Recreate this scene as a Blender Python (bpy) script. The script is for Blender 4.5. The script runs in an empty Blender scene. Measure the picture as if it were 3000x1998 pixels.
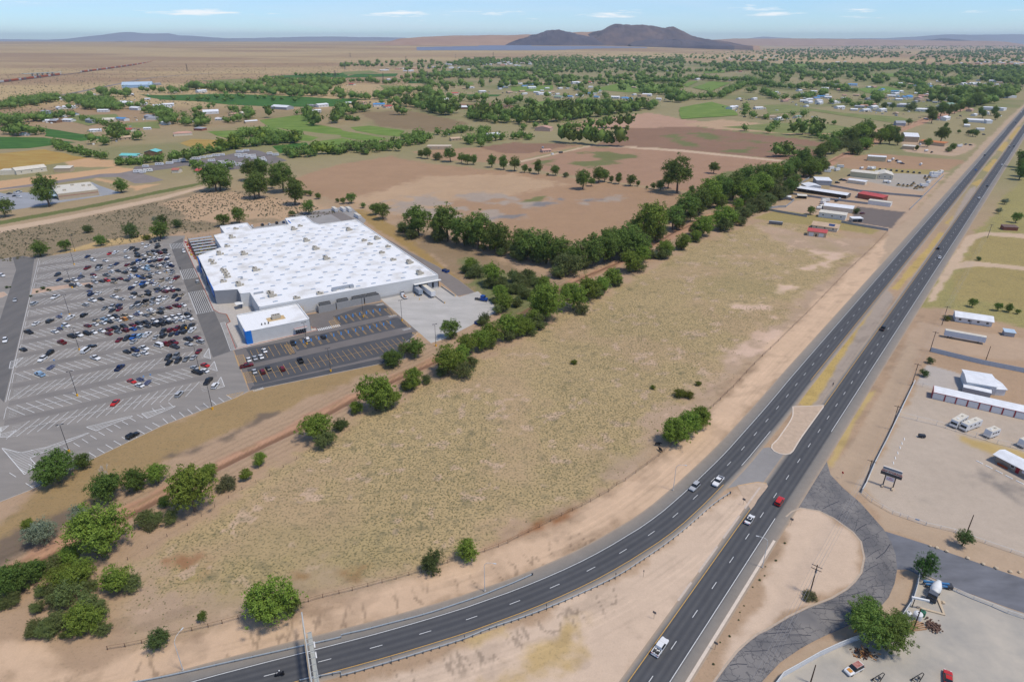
import bpy, bmesh, math, random
import numpy as np
from mathutils import Vector, Matrix
scene = bpy.context.scene
COL = scene.collection
R = math.radians
PI = math.pi
random.seed(7)
# ---------------------------------------------------------------- camera
cam_data = bpy.data.cameras.new('camera')
cam_data.sensor_width = 36.0
cam_data.lens = 36.0 * 1870 / 3000
cam_data.clip_start = 1.0
cam_data.clip_end = 120000.0
cam = bpy.data.objects.new('camera', cam_data)
COL.objects.link(cam)
cam.location = (0, 0, 134)
cam.rotation_euler = (R(90 - 25.25), 0, 0)
scene.camera = cam
# ---------------------------------------------------------------- sky, sun, exposure
SUN_EL = R(64)
SUN_AZ = R(118)          # clockwise from +y: right of the view and a little behind the camera
world = bpy.data.worlds.new('World')
scene.world = world
world.use_nodes = True
wn, wl = world.node_tree.nodes, world.node_tree.links
wn.clear()
def wnode(t, **k):
 n = wn.new(t)
 for a, b in k.items(): setattr(n, a, b)
 return n
def wmath(op, a, b=None, clamp=False):
 n = wn.new('ShaderNodeMath'); n.operation = op; n.use_clamp = clamp
 for i, v in enumerate((a, b)):
  if v is None: continue
  if isinstance(v, (int, float)): n.inputs[i].default_value = v
  else: wl.new(v, n.inputs[i])
 return n.outputs[0]
sky = wnode('ShaderNodeTexSky', sky_type='NISHITA', sun_disc=False, sun_elevation=SUN_EL, sun_rotation=SUN_AZ,
   altitude=1500, air_density=1.0, dust_density=0.05, ozone_density=4.5)
tc = wnode('ShaderNodeTexCoord')
sep = wnode('ShaderNodeSeparateXYZ'); wl.new(tc.outputs['Generated'], sep.inputs[0])
X, Y, Z = sep.outputs
zc = wmath('MAXIMUM', Z, 0.0)
# thin cirrus: a sheet far overhead, so streaks flatten towards the horizon
den = wmath('ADD', zc, 0.035)
comb = wnode('ShaderNodeCombineXYZ')
wl.new(wmath('DIVIDE', X, den), comb.inputs[0]); wl.new(wmath('MULTIPLY', wmath('DIVIDE', Y, den), 1.0), comb.inputs[1])
n1 = wnode('ShaderNodeTexNoise'); n1.inputs['Scale'].default_value = 0.11; n1.inputs['Detail'].default_value = 7; n1.inputs['Roughness'].default_value = .55; n1.inputs['Distortion'].default_value = .8
wl.new(comb.outputs[0], n1.inputs['Vector'])
r1 = wnode('ShaderNodeValToRGB'); r1.color_ramp.elements[0].position = .42; r1.color_ramp.elements[1].position = .70
wl.new(n1.outputs[0], r1.inputs[0])
cirrus = wmath('MULTIPLY', r1.outputs[0], .55)
# small cumulus low over the horizon
az = wmath('ARCTAN2', X, Y)
comb2 = wnode('ShaderNodeCombineXYZ')
wl.new(wmath('MULTIPLY', az, 9.0), comb2.inputs[0]); wl.new(wmath('MULTIPLY', Z, 95.0), comb2.inputs[1])
n2 = wnode('ShaderNodeTexNoise'); n2.inputs['Scale'].default_value = 1.15; n2.inputs['Detail'].default_value = 7; n2.inputs['Roughness'].default_value = .6
wl.new(comb2.outputs[0], n2.inputs['Vector'])
band = wmath('MULTIPLY', wmath('SUBTRACT', 1.0, wmath('MULTIPLY', wmath('ABSOLUTE', wmath('SUBTRACT', Z, .032)), 85.0), True), 1.0)
n2b = wmath('ADD', wmath('MULTIPLY', n2.outputs[0], 1.0), wmath('MULTIPLY', wmath('SUBTRACT', band, 1.0), .16))
cum = wmath('MULTIPLY', wmath('SUBTRACT', n2b, .505), 9.0, True)
cum = wmath('MULTIPLY', cum, .9, True)
mix1 = wnode('ShaderNodeMix', data_type='RGBA'); wl.new(cirrus, mix1.inputs[0]); tint = wnode('ShaderNodeMix', data_type='RGBA', blend_type='MULTIPLY'); tint.inputs[0].default_value = 1.0; wl.new(sky.outputs[0], tint.inputs[6]); tint.inputs[7].default_value = (.78, .94, 1.14, 1); wl.new(tint.outputs[2], mix1.inputs[6]); mix1.inputs[7].default_value = (6.0, 6.8, 7.8, 1)
mix2 = wnode('ShaderNodeMix', data_type='RGBA'); wl.new(cum, mix2.inputs[0]); wl.new(mix1.outputs[2], mix2.inputs[6]); mix2.inputs[7].default_value = (8.2, 8.4, 8.6, 1)
bg = wnode('ShaderNodeBackground'); bg.inputs['Strength'].default_value = 0.12
wl.new(mix2.outputs[2], bg.inputs[0])
wout = wnode('ShaderNodeOutputWorld'); wl.new(bg.outputs[0], wout.inputs[0])
sun_data = bpy.data.lights.new('sun', 'SUN')
sun_data.energy = 3.0
sun_data.angle = R(9.0)
sun_data.color = (1.0, .915, .78)
sun = bpy.data.objects.new('sun', sun_data)
COL.objects.link(sun)
sun.rotation_euler = (PI/2 - SUN_EL, 0, PI - SUN_AZ)
sun.location = (0, 0, 400)
scene.view_settings.view_transform = 'Standard'
scene.view_settings.look = 'None'
scene.view_settings.exposure = 0.1
scene.view_settings.gamma = 1.0
scene.view_settings.use_curve_mapping = False
scene.render.engine = 'CYCLES'
# ---- measured ground positions in metres (camera stands over the origin, north = +y)
CARS=((0,-1,-0.5,'s','u','f'),(0,-1,13.5,'w','u','f'),(0,1,-23.7,'r','c','f'),(0,1,11.4,'k','p','f'),(1,-1,-14.3,'w','c','b'),(1,-1,8.5,'k','p','b'),(1,-1,11.4,'w','c','b'),(1,1,-17,'r','c','b'),(1,1,8,'s','c','b'),(1,1,12.4,'r','c','b'),(2,-1,-1.4,'k','c','f'),(2,-1,2.3,'d','u','f'),(2,-1,5.7,'g','c','f'),(2,-1,8.9,'s','c','f'),(2,1,-20.9,'n','p','f'),(2,1,-1.2,'d','u','f'),(2,1,2,'g','u','f'),(2,1,11.7,'m','c','f'),(3,-1,-51.5,'l','p','b'),(3,-1,-13.9,'s','c','b'),(3,-1,-10.4,'w','c','b'),(3,-1,2.5,'d','p','b'),(3,-1,8.6,'s','c','b'),(3,-1,13.9,'s','u','b'),(3,1,-30.3,'w','p','b'),(3,1,-17.4,'k','c','b'),(3,1,-14,'n','u','b'),(3,1,-10.3,'w','p','b'),(3,1,-4,'w','v','b'),(3,1,-1.1,'m','p','b'),(3,1,2.5,'m','p','b'),(3,1,9.2,'d','p','b'),(3,1,13.1,'m','c','b'),(4,-1,-51.3,'w','u','f'),(4,-1,-34.1,'w','v','f'),(4,-1,-14.1,'s','c','f'),(4,-1,-4.2,'s','c','f'),(4,-1,-1,'d','u','f'),(4,-1,2.7,'d','c','f'),(4,-1,5.7,'n','c','f'),(4,-1,8.6,'d','u','f'),(4,-1,12.2,'w','p','f'),(4,1,-48.8,'k','u','f'),(4,1,-20.2,'m','c','f'),(4,1,-16.9,'d','u','f'),(4,1,-13.8,'b','p','f'),(4,1,-10.9,'l','u','f'),(4,1,-7.8,'w','p','f'),(4,1,-0.7,'d','u','f'),(4,1,2.7,'m','u','f'),(4,1,5.6,'m','u','f'),(4,1,8.6,'k','u','f'),(4,1,12.3,'d','p','f'),(5,-1,-59.8,'k','c','b'),(5,-1,-44.3,'m','p','b'),(5,-1,-24.4,'m','c','b'),(5,-1,-20.3,'g','c','b'),(5,-1,-17.1,'m','u','b'),(5,-1,-13.7,'b','c','b'),(5,-1,-10.6,'s','u','b'),(5,-1,-7.2,'d','c','b'),(5,-1,-3.6,'d','p','b'),(5,-1,-0.8,'d','p','b'),(5,-1,2.3,'d','u','b'),(5,-1,5.3,'s','c','b'),(5,-1,8.7,'w','c','b'),(5,-1,12.5,'w','p','b'),(5,1,-40.1,'k','p','b'),(5,1,-37.4,'w','p','b'),(5,1,-33.7,'k','u','b'),(5,1,-30.9,'w','c','b'),(5,1,-27.4,'w','c','b'),(5,1,-24.2,'m','c','b'),(5,1,-21.1,'d','p','b'),(5,1,-17.4,'d','u','b'),(5,1,-13.6,'m','c','b'),(5,1,-10.6,'d','u','b'),(5,1,-7.4,'d','p','b'),(5,1,-3.3,'w','u','b'),(5,1,-0.5,'d','c','b'),(5,1,2.5,'w','u','b'),(5,1,5.8,'w','u','b'),(5,1,9,'w','u','b'),(5,1,12.8,'d','u','b'),(6,-1,-47.8,'w','c','b'),(6,-1,-33.6,'m','c','b'),(6,-1,-30.3,'w','c','b'),(6,-1,-26.7,'w','c','b'),(6,-1,-23.7,'d','c','b'),(6,-1,-19.8,'w','c','b'),(6,-1,-17.1,'o','u','b'),(6,-1,-14.2,'w','u','b'),(6,-1,-6.8,'g','c','b'),(6,-1,-3.7,'t','c','b'),(6,-1,0,'d','u','b'),(6,1,-59,'k','p','b'),(6,1,-43.1,'w','u','b'),(6,1,-29.7,'t','c','b'),(6,1,-26.3,'l','c','b'),(6,1,-23.2,'w','u','b'),(6,1,-20.5,'d','u','b'),(6,1,-16.7,'t','u','b'),(6,1,-9.8,'w','c','b'),(6,1,-4,'w','p','b'),(6,1,1,'g','u','b'),(6,1,4.8,'m','c','b'),(6,1,8.9,'m','p','b'),(6,1,11.9,'w','c','b'),(7,-1,-56.5,'w','c','f'),(7,-1,-50.5,'d','u','f'),(7,-1,-41.4,'w','p','f'),(7,-1,-35.2,'k','u','f'),(7,-1,-22.1,'d','c','f'),(7,-1,-18.7,'m','c','f'),(7,-1,-12.1,'s','u','f'),(7,-1,-8.7,'s','u','f'),(7,-1,-5.6,'t','c','f'),(7,-1,-2.3,'s','c','f'),(7,-1,0.9,'w','c','f'),(7,-1,10.7,'n','c','f'),(7,1,-25.5,'g','c','f'),(7,1,-22.1,'s','u','f'),(7,1,-18.6,'n','u','f'),(7,1,-9.8,'d','c','f'),(7,1,-5.7,'k','p','f'),(7,1,-2,'g','u','f'),(7,1,1.3,'w','u','f'),(7,1,4.5,'w','c','f'),(7,1,9.3,'d','u','f'),(7,1,12.5,'t','c','f'),(8,-1,-34.5,'s','u','b'),(8,-1,-17.2,'s','c','b'),(8,-1,-11.7,'w','c','b'),(8,-1,-7.5,'t','c','b'),(8,-1,-3.8,'k','u','b'),(8,-1,5.2,'m','u','b'),(8,-1,8.7,'m','c','b'),(8,-1,11.8,'k','c','b'),(8,1,-31.2,'w','p','b'),(8,1,-27.2,'k','c','b'),(8,1,-20.4,'w','p','b'),(8,1,-10.6,'d','u','b'),(8,1,-3.3,'d','c','b'),(8,1,2,'d','p','b'),(8,1,6,'w','p','b'),(8,1,9,'w','c','b'),(9,-1,-59.2,'s','u','f'),(9,-1,-32,'n','u','f'),(9,-1,-28.4,'w','c','f'),(9,-1,-18.8,'t','c','f'),(9,-1,-11.4,'n','u','f'),(9,-1,-4.9,'d','u','f'),(9,-1,1.4,'w','c','f'),(9,-1,10.6,'w','c','f'),(9,1,-49.6,'w','p','f'),(9,1,-8.7,'w','u','f'),(9,1,-5.1,'b','p','f'),(9,1,-1.8,'w','u','f'),(9,1,5,'t','u','f'),(9,1,9,'s','u','f'),(9,1,13.4,'m','p','f'),(10,-1,-33.2,'d','p','b'),(10,-1,-20.1,'t','c','b'),(10,-1,-13.4,'d','c','b'),(10,-1,-4.6,'n','c','b'),(10,-1,-1,'d','c','b'),(10,-1,12.1,'s','c','f'),(10,1,-41.5,'d','u','b'),(10,1,-38.8,'w','p','b'),(10,1,-29.9,'s','u','b'),(10,1,-26.4,'d','c','b'),(10,1,-23.5,'r','u','b'),(10,1,-19.7,'d','c','b'),(10,1,-16.6,'m','c','b'),(10,1,-10.3,'w','p','b'),(10,1,-7.3,'b','c','b'),(10,1,-3.7,'t','c','b'),(10,1,0.6,'s','c','b'),(10,1,4.5,'w','c','b'),(10,1,9.5,'w','u','b'),(10,1,12.2,'g','c','b'),(11,-1,-44.6,'d','c','b'),(11,-1,-40.8,'w','p','b'),(11,-1,-30.4,'w','c','b'),(11,-1,-23.6,'g','p','b'),(11,-1,-13.7,'d','u','b'),(11,-1,-8.3,'d','u','b'),(11,-1,-1.4,'l','p','b'),(11,-1,5.2,'t','u','b'),(11,-1,9.5,'w','c','b'),(11,-1,12.6,'n','p','b'),(11,1,-48.7,'n','c','f'),(11,1,-37.1,'d','c','b'),(11,1,-30.8,'m','c','b'),(11,1,-20.7,'w','u','b'),(11,1,-17.1,'d','c','b'),(11,1,-11.2,'w','c','b'),(11,1,-7.8,'d','p','b'),(11,1,-4.3,'w','p','b'),(11,1,-0.9,'l','u','b'),(11,1,2.1,'d','c','b'),(11,1,6.1,'w','c','b'),(11,1,8.9,'g','p','b'),(11,1,12.4,'w','u','b'),(12,-1,-50,'d','u','f'),(12,-1,-27.5,'s','p','f'),(12,-1,-21.1,'s','u','f'),(12,-1,-11.6,'m','c','f'),(12,-1,-8.3,'d','u','f'),(12,-1,-4.7,'w','c','f'),(12,-1,-1.4,'w','u','f'),(12,-1,2.1,'n','c','f'),(12,-1,5.1,'d','c','f'),(12,-1,8,'m','u','f'),(12,-1,11.9,'n','c','f'),(12,1,-34,'m','p','f'),(12,1,-27.6,'d','p','f'),(12,1,-17.6,'n','c','f'),(12,1,-4.7,'b','u','f'),(12,1,-1.2,'d','p','f'),(12,1,2,'w','u','f'),(12,1,5.4,'w','u','f'),(12,1,8.8,'w','u','f'),(12,1,13.1,'w','u','f'),(13,-1,-23.7,'w','c','b'),(13,-1,-10.9,'w','u','b'),(13,-1,-4.8,'k','u','b'),(13,-1,-1,'w','c','b'),(13,-1,2.3,'t','p','b'),(13,-1,5.6,'w','c','b'),(13,-1,8.9,'m','u','b'),(13,-1,11.9,'d','c','b'),(13,1,-30.6,'w','u','b'),(13,1,-4.5,'d','u','b'),(13,1,2.5,'g','c','b'),(13,1,5.7,'d','u','b'),(13,1,8.5,'d','c','b'),(13,1,12.3,'d','u','b'),(14,-1,-34,'n','c','f'),(14,-1,-20.9,'r','c','f'),(14,-1,-17.3,'w','p','f'),(14,-1,-10.7,'w','u','f'),(14,-1,-4.5,'d','p','f'),(14,-1,8.9,'d','p','f'),(14,1,-7.3,'d','p','f'),(14,1,2.6,'w','p','f'),(14,1,8.9,'g','u','f'),(16,0,(-79.8,489.1),'w','u','b'),(15,0,0.1,'w','c','t'),(15,0,5.6,'d','c','t'),(15,0,8.4,'d','u','t'),(15,0,11.3,'d','c','t'))
NB=((-81.8,-40),(-49.3,0),(-16.9,40),(15.6,80),(48,120),(80.4,160),(112.9,200),(153.4,250),(194,300),(275.1,400),(356.2,500),(518.4,700),(762,1000),(1167,1500),(1735,2200),(2546,3200))
SB=((-106.5,83.2),(-93.2,88.6),(-80.4,93.4),(-68.1,97.8),(-56.3,101.7),(-44.8,105.4),(-33.2,109.2),(-21.8,113.3),(-10.5,117.7),(0.4,122.6),(11.2,128.1),(21.7,134.2),(31.7,141),(41.2,148.2),(50.6,156.5),(58.8,164.9),(75.9,183.6),(83.9,193),(91.8,202.6),(99.9,212.4),(107.6,221.9),(115.3,231.5),(122,240),(154.4,280),(195,330),(251.8,400),(332.9,500),(495.1,700),(738,1000),(1144,1500),(1712,2200),(2523,3200))
JUNCTION=((85.9,191.9),(93.4,193.6),(100.4,189.3),(94.4,180.9),(83.9,169.7),(78.7,172.6),(72.3,170.4),(65.2,167.3),(71.6,175.6))
ISLAND=((113.4,221.8),(110.9,215.5),(107.8,210.6),(104.1,205.7),(98.4,198.4),(95.1,194.9),(94.2,192.9),(94.4,191),(95.8,189.5),(97.6,189),(99.5,189.5),(101.1,191),(107,198.8),(113.8,207.2),(126.6,222.8))
ISLAND2=((74.8,171.3),(82.5,173.3),(85.1,172.6),(85,171.1),(79.2,164.3),(75.3,159.3),(71,159.3))
FR_IN=((85,156.4),(87.9,158.9),(91.5,160.6),(96.8,159.1),(100.1,155.6),(103,149.4),(103.4,145.3),(101.1,138.7),(97.4,133),(90.7,127.2),(85,124),(77.5,121),(71.2,118),(64.4,114.1),(61.6,112.8),(54.8,107.8),(47.5,100.3),(42.9,95.3))
FR_OUT=((111.8,190.4),(110.5,184.4),(108.6,177.4),(109.5,170.4),(111.6,162.5),(112.2,155.1),(112.6,150.6),(111.9,144.9),(110.5,140.1),(107.8,134.3),(104.3,129.2),(100.2,124.5),(93.2,119.3),(83.7,114.8),(77.9,112.4),(70.3,108.7),(63.8,104.8),(58.3,100.3),(53.6,95.3))
FR_EXTRA=((109.5,189.8),(102.2,175.6),(85,156.4))
DRIVEWAY=((111.9,144.9),(112.4,149.8),(121.8,144.2),(126.5,140.7),(136.7,133.7),(144.6,128.5),(136.1,117.2),(129.3,121.2),(120.2,127.3),(114.1,132.5),(112.5,132.3),(110.8,134.3),(107.8,134.3),(110.5,140.1))
GRAVEL=((58.9,96.9),(63.3,101.5),(79.7,109.4),(87.3,112.1),(100,118.2),(104.6,122.7),(112.4,132),(113.9,132.3),(120.1,127.1),(129.2,121),(136,117),(119,94.5),(58,94.5))
STORAGE_YARD=((114.3,167.6),(126.9,183.2),(139.1,197.9),(153.7,216.6),(173.8,241.6),(190.8,254.9),(223.7,233.3),(150.3,136),(139,144.3),(133.5,149.1),(126.1,152.1),(118.8,157.3),(115.3,163.2))
WALL_FENCE=((173.8,241.6),(153.7,216.6),(138.7,197.9),(126.8,183.4),(117.4,171.3),(114.4,167.8))
PIPE_FENCE=((114.3,167.5),(115.3,163.2),(117.1,160.2),(118.9,157.5),(122.2,155))
GATE=((122.2,155),(126.2,152.2))
PIPE_FENCE2=((126.2,152.1),(129.8,150.7),(133.3,149.1),(135.7,147),(139.1,144.5),(144.2,140.9),(146.8,139.1),(150.3,136))
YARD_FENCE=((152.3,214.8),(157.4,211.3),(163,208.1),(165.6,206.2),(167.9,203.9),(170.5,202),(172.8,200),(175.3,197.9),(177.7,195.5),(181.3,193.6),(184.6,191.2),(188.7,188.5))
TOP_FENCE=((172.9,239.8),(175.3,238.3),(177.8,235.9))
METAL_FENCE=((198.6,272.3),(206.7,265.5),(215,258.9),(221.5,254.9),(227.9,251),(233.7,246.5))
CORR_WALL=((57.8,96.1),(62.9,100.9),(68.1,103.5),(73.8,106.4),(79.4,108.8),(83.8,110.5),(87,111.5))
CORR_WALL2=((90.7,113),(94.7,114.8),(99.7,117.5),(102.3,119.9),(105.4,122.7),(109.1,127.3),(112.1,131.5))
DRIVE_FENCE=((113.6,131.8),(115.8,129.6),(119.3,126.3),(122.2,123.8),(125.5,121.4),(128,119.2),(131.1,117.5),(134.1,115.6))
FIELD_FENCE=((-98.2,108.3),(-94.4,109.1),(-90.8,110.1),(-87.3,111.5),(-80.2,113.8),(-76.6,114.9),(-73.5,116),(-70,117.4),(-65.7,118.7),(-61.4,119.8),(-57.7,121.5),(-53.6,122.9),(-50.2,124.3),(-46.2,125.6),(-42.9,126.7),(-39,128.1),(-35.4,129.4),(-31.8,130.7),(-28.5,132.1),(-25.2,133.4),(-22,135),(-18.2,136.7),(-13,138.8),(-7.9,141.1),(-3.9,143),(-1.2,144.6),(1.8,146.9),(5.1,149.2),(8.4,151.3),(11.9,154),(15.4,156.5),(19,158.8),(22.2,161),(25.2,163.2),(28.3,165.7),(31.7,168.2),(34.8,171.6),(38,173.9),(42.3,178.2),(47,182.8),(52.3,188.1),(57.8,194),(63.8,200.6),(70.3,208.1),(78.2,218.8),(81.5,222.3),(85.6,227),(90.2,232.9),(94.4,237.7),(99,243.7),(104.2,250.6),(110.6,258.8),(117.1,266.9),(123.7,274.8),(130.6,283.1),(144.7,300.6),(159.3,318.3),(177.6,341.4),(198.2,367.5),(212.5,385.8),(226.9,403.2),(242.4,422),(259.2,442.4),(290.4,482.1))
CANAL_FENCE=((-110.2,131.5),(-109.4,137.9),(-106.2,142.5),(-102.8,147.3),(-98.9,152.1),(-94.2,160.7),(-88.9,169.4),(-82.3,176.5),(-76,186.2),(-69.6,195.1),(-61.7,204.3),(-55.4,214),(-48.8,225),(-41.1,234.8),(-31.2,244.3),(-20.7,254.2),(-10.4,268.7),(0,282.5),(10.4,293.8),(20.9,305.4),(33.6,323.1),(48.3,340.9),(66.7,367.6))
DITCH=((-144.2,127.9),(-138.8,133.3),(-133.2,139.3),(-127.5,147.2),(-122.5,153.3),(-117.3,159.9),(-112.2,167.1),(-102.3,180.7),(-89.9,196),(-80.9,206.4),(-72.5,217.8),(-65.7,227.7),(-48.5,247.5),(-36.5,260.6),(-16.9,285.7),(3.1,315.9),(24,350.8),(46.5,380.1),(75.1,411.7),(95.5,439),(129.8,487.7),(194.8,559.4),(284.7,666),(323.4,714),(420.5,838),(640,1110),(778,1263),(999,1492))
DITCH2=((-398.2,471.4),(-413.1,506.2),(-396.6,522.5),(-377.7,555.6),(-352,598.4),(-340.2,619),(-317.3,661),(-301.5,697),(-277.4,737),(-228.9,797),(-199.1,838),(-156.5,948),(-82.9,1080),(19.1,1251),(142.5,1410),(273.6,1558),(420.9,1677),(572,1876))
GUARD_S=((-49,99.8),(-40,102),(-39.7,101.1),(-30.6,104.1),(-21.5,107.4),(-12.1,111),(-5.7,114.2),(1.7,117.2),(9,120.5),(19.5,126),(29.8,132.1),(37.6,138),(44.2,143.2),(51.3,149.4),(57.6,155.4),(64.2,161.7),(71.2,167.3))
GUARD_N=((-97.8,97.1),(-86,99.5),(-79.4,101.1),(-73.7,102.7),(-66,104.9),(-58.1,107.1),(-50.7,109.2),(-42.3,111.6),(-42.4,112.2),(-37.1,113.7),(-31.3,115.6),(-25.4,117.5),(-20.7,119.2),(-15.5,121.4),(-8.4,124.5),(-3.8,126.9),(0.9,129.3),(5.6,132.1))
ROAD_LAMPS=((-77.3,102.7,75),(-7.3,126.5,-12),(53,169,-12),(70.3,135.1,160))
GANTRY=((-43.7,94.1),(-50.2,109.9))
LOT_LAMPS=((-288.2,401.6),(-262.5,358.1),(-237.8,316.4),(-206.5,273.8),(-180.8,230.5),(-306.4,431.7),(-219.1,385.3),(-167.2,298.9),(-140.9,254.6),(-120.1,219.9),(-159.2,190.6))
LOT2_LAMPS=((-99.8,280.3),(-79.4,314),(-58,309.2),(-36.8,278.3),(-81,252.2))
FRONTAGE_POLES=((79.7,125.7),(117.1,171.2),(144.3,205.3),(171.4,239.5),(198.6,272.3),(223.4,303.6),(355.6,464.6),(636,815))
YARD_POLES=((136,148.2),(100.3,113.6),(68.8,99.5),(217.8,261.6))
SIGN_SS=((123.4,171.7),(125.7,169.9))
STOPS=((145.6,198.8),(143.2,196),(141,193.3),(138.4,190),(135.8,186.9),(133.6,184),(130.8,180.7))
STOPS2=((164,184.4),(165.4,181.7),(167,178.9),(168.4,176.1),(170,173.2))
ROCKS=((122.3,143.3),(123.8,142.6),(125.8,141.2),(130.2,138.5),(133.1,136.3),(135.7,134.7),(138.7,133.4),(141.2,133.2),(113.4,122.6))
BLD={'storage':((173.5,228.5),(199.8,212.3)),'white_house':((191.5,235.4),(201,231.1)),'white_house_ext':((201.1,231.1),(204.8,230.5)),'shed_long':((189.2,233.6),(197.4,228.5)),'ranch':((232.9,308.1),(247.3,301)),'semi':((215.4,288.1),(230,279.4)),'small_shed':((246.2,290.1),(250.2,288.5)),'office':((169.5,184.8),(174.1,174.8)),'brown_shed':((382.3,485.8),(391.8,483.8)),'billboard':((497.1,635),(501.8,635)),'garage':((222.9,470.8),(234.6,464.6)),'bungalow':((235.2,490.5),(250.2,480.5)),'white_shop':((255.9,526.7),(272.9,515.4)),'white_shop_back':((270.4,550.8),(289.7,538.5)),'long_barn':((278,626),(310.7,593.3)),'barn_cupola':((288.8,629),(302.4,629)),'red_barn':((323.3,598.1),(336.8,579.3)),'red_shop':((320.2,572.5),(334.6,561.5)),'grey_shed':((309.7,656),(323.8,653)),'tan_shop':((365.9,702),(386,686)),'white_gable':((388.2,689),(402.2,683)),'long_white':((347.2,668),(359.4,656)),'small_canopy':((266.4,595.7),(274,593.3)),'pen_shed':((249.8,593.3),(257.6,590)),'bus_stop':((275.9,509.9),(284.4,509.9)),'tan_barn':((434.4,800),(452.3,792)),'big_white':((568.4,961),(585.2,954)),'motel':((528.3,894),(539.9,885)),'orange_shop':((578.5,941),(598.8,915)),'white_long2':((817,1208),(837,1192)),'white_box2':((837,1182),(847,1182)),'row_white':((994,1431),(1020,1402)),'grey_barn':((661,1152),(675,1148)),'blue_roof':((982,1707),(1005,1707)),'trailer_home':((758,1088),(769,1086)),'small_white3':((766,1133),(773,1129)),'white_house4':((1159,1667),(1171,1658)),'big_white5':((1248,1728),(1280,1728)),'farm_store':((-418,588.5),(-392.8,609)),'clinic':((-542.5,710),(-523.4,732)),'clinic_left':((-559.8,708),(-544.6,712)),'tan_shed':((-511.7,726),(-494.6,728)),'teal_roof':((-491,820),(-466.6,817)),'teal_open':((-468.9,838),(-452.8,838)),'blue_warehouse':((-1192,2094),(-1115,2125)),'adobe':((-114.6,887),(-82.4,887)),'pink_barn':((37.1,1083),(61.3,1074)),'hay_barn':((-119.7,1441),(-85.8,1441)),'white_barn':((-187.2,1617),(-150.9,1617)),'red_roof':((-350.6,716),(-338.5,716)),'red_roof2':((-377.4,720),(-369.8,720)),'school':((-612,1336),(-585.8,1348)),'tile_house':((-518.3,1019),(-495.3,1031)),'metal_barn':((-515.3,1446),(-474.7,1424)),'church':((-536.6,1317),(-525.9,1317)),'long_shed':((-469.8,1182),(-453.6,1197)),'grey_house':((-519.1,1088),(-503.8,1084)),'red_house':((-610,1203),(-592.6,1197)),'pavilion':((-829,1197),(-810,1192)),'white_farm':((-735,1203),(-716,1208)),'hip_house':((-676,1240),(-656,1240)),'carport':((-909,1566),(-883,1558))}
RVS=((-425.1,756),(-415.5,769),(-406.7,776),(-405.2,789),(-400.3,795),(-395.6,805),(-388.3,806),(-384.7,816),(-379.4,822),(-374.6,830),(-369.2,836),(-356.1,860),(-350.9,869),(-311.6,845),(-300.8,836),(-364.8,794),(-348.9,783),(-342.2,774),(-336.5,774),(-333.5,778),(-347.4,833),(-339.9,822),(-339.6,833),(-329.5,820),(-329.1,830),(-319.9,812),(-309.6,802),(-301.1,792),(-308,807),(-407.6,728),(-409.5,720),(-415.8,722),(-300.7,740),(-334.1,758),(-320.1,765))
RV_LOT=((-440.9,762),(-423.9,771),(-406.7,795),(-379.9,810),(-364.4,851),(-355.4,891),(-337.3,879),(-275.4,802),(-288.2,776),(-312.7,745),(-334.6,728),(-357.5,758),(-385.4,767),(-393,749),(-407.9,732),(-427.9,732))
RV_ROAD=((-511.3,638),(-488,668),(-464.7,697),(-453.9,716),(-435.8,720),(-427.8,741),(-429,758),(-419.7,749),(-415.1,724),(-367.7,682),(-374.8,668),(-388.5,664),(-423.8,699),(-444.8,697),(-457.8,682),(-474.1,658),(-505.1,633))
FARM_LOT=((-503.4,625),(-488.8,616),(-473.3,622),(-453.3,616),(-472.7,641),(-438.5,668),(-437,671),(-419.8,654),(-377.5,619),(-411.2,579),(-420.7,567.1),(-432.2,553.1),(-445.4,545.8))
FIELD_DARK=(((-782,1120),(-678,1048),(-610,1006),(-630,968),(-681,999),(-716,1022)),((-782,1014),(-710,1006),(-629,954),(-659,899),(-694,893),(-737,919),(-802,1006)),((-880,1193),(-806,1126),(-796,1083),(-841,1130)),((-1004,1838),(-926,1813),(-784,1863),(-583,1789),(-404.8,1677),(-363.6,1500),(-520.7,1490),(-644,1542),(-762,1636),(-870,1677)),((-333.3,919),(-297.1,954),(-275.1,906),(-283.6,868),(-302.6,856)),((-997,2772),(-731,3081),(-647,2717),(-859,2665)),((-667,2949),(-497.6,3014),(-464.3,2772),(-660,2665)),((-429.2,1712),(-379,1699),(-374.3,1628),(-403.4,1605)),((-124,1838),(-26.3,1833),(-36.8,1775),(-112.3,1775)),((-362.1,2429),(-309,2455),(-298.1,2346),(-351.4,2322)),((-358,3180),(-240.1,3300),(-236,3151),(-336.2,3040)))
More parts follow.
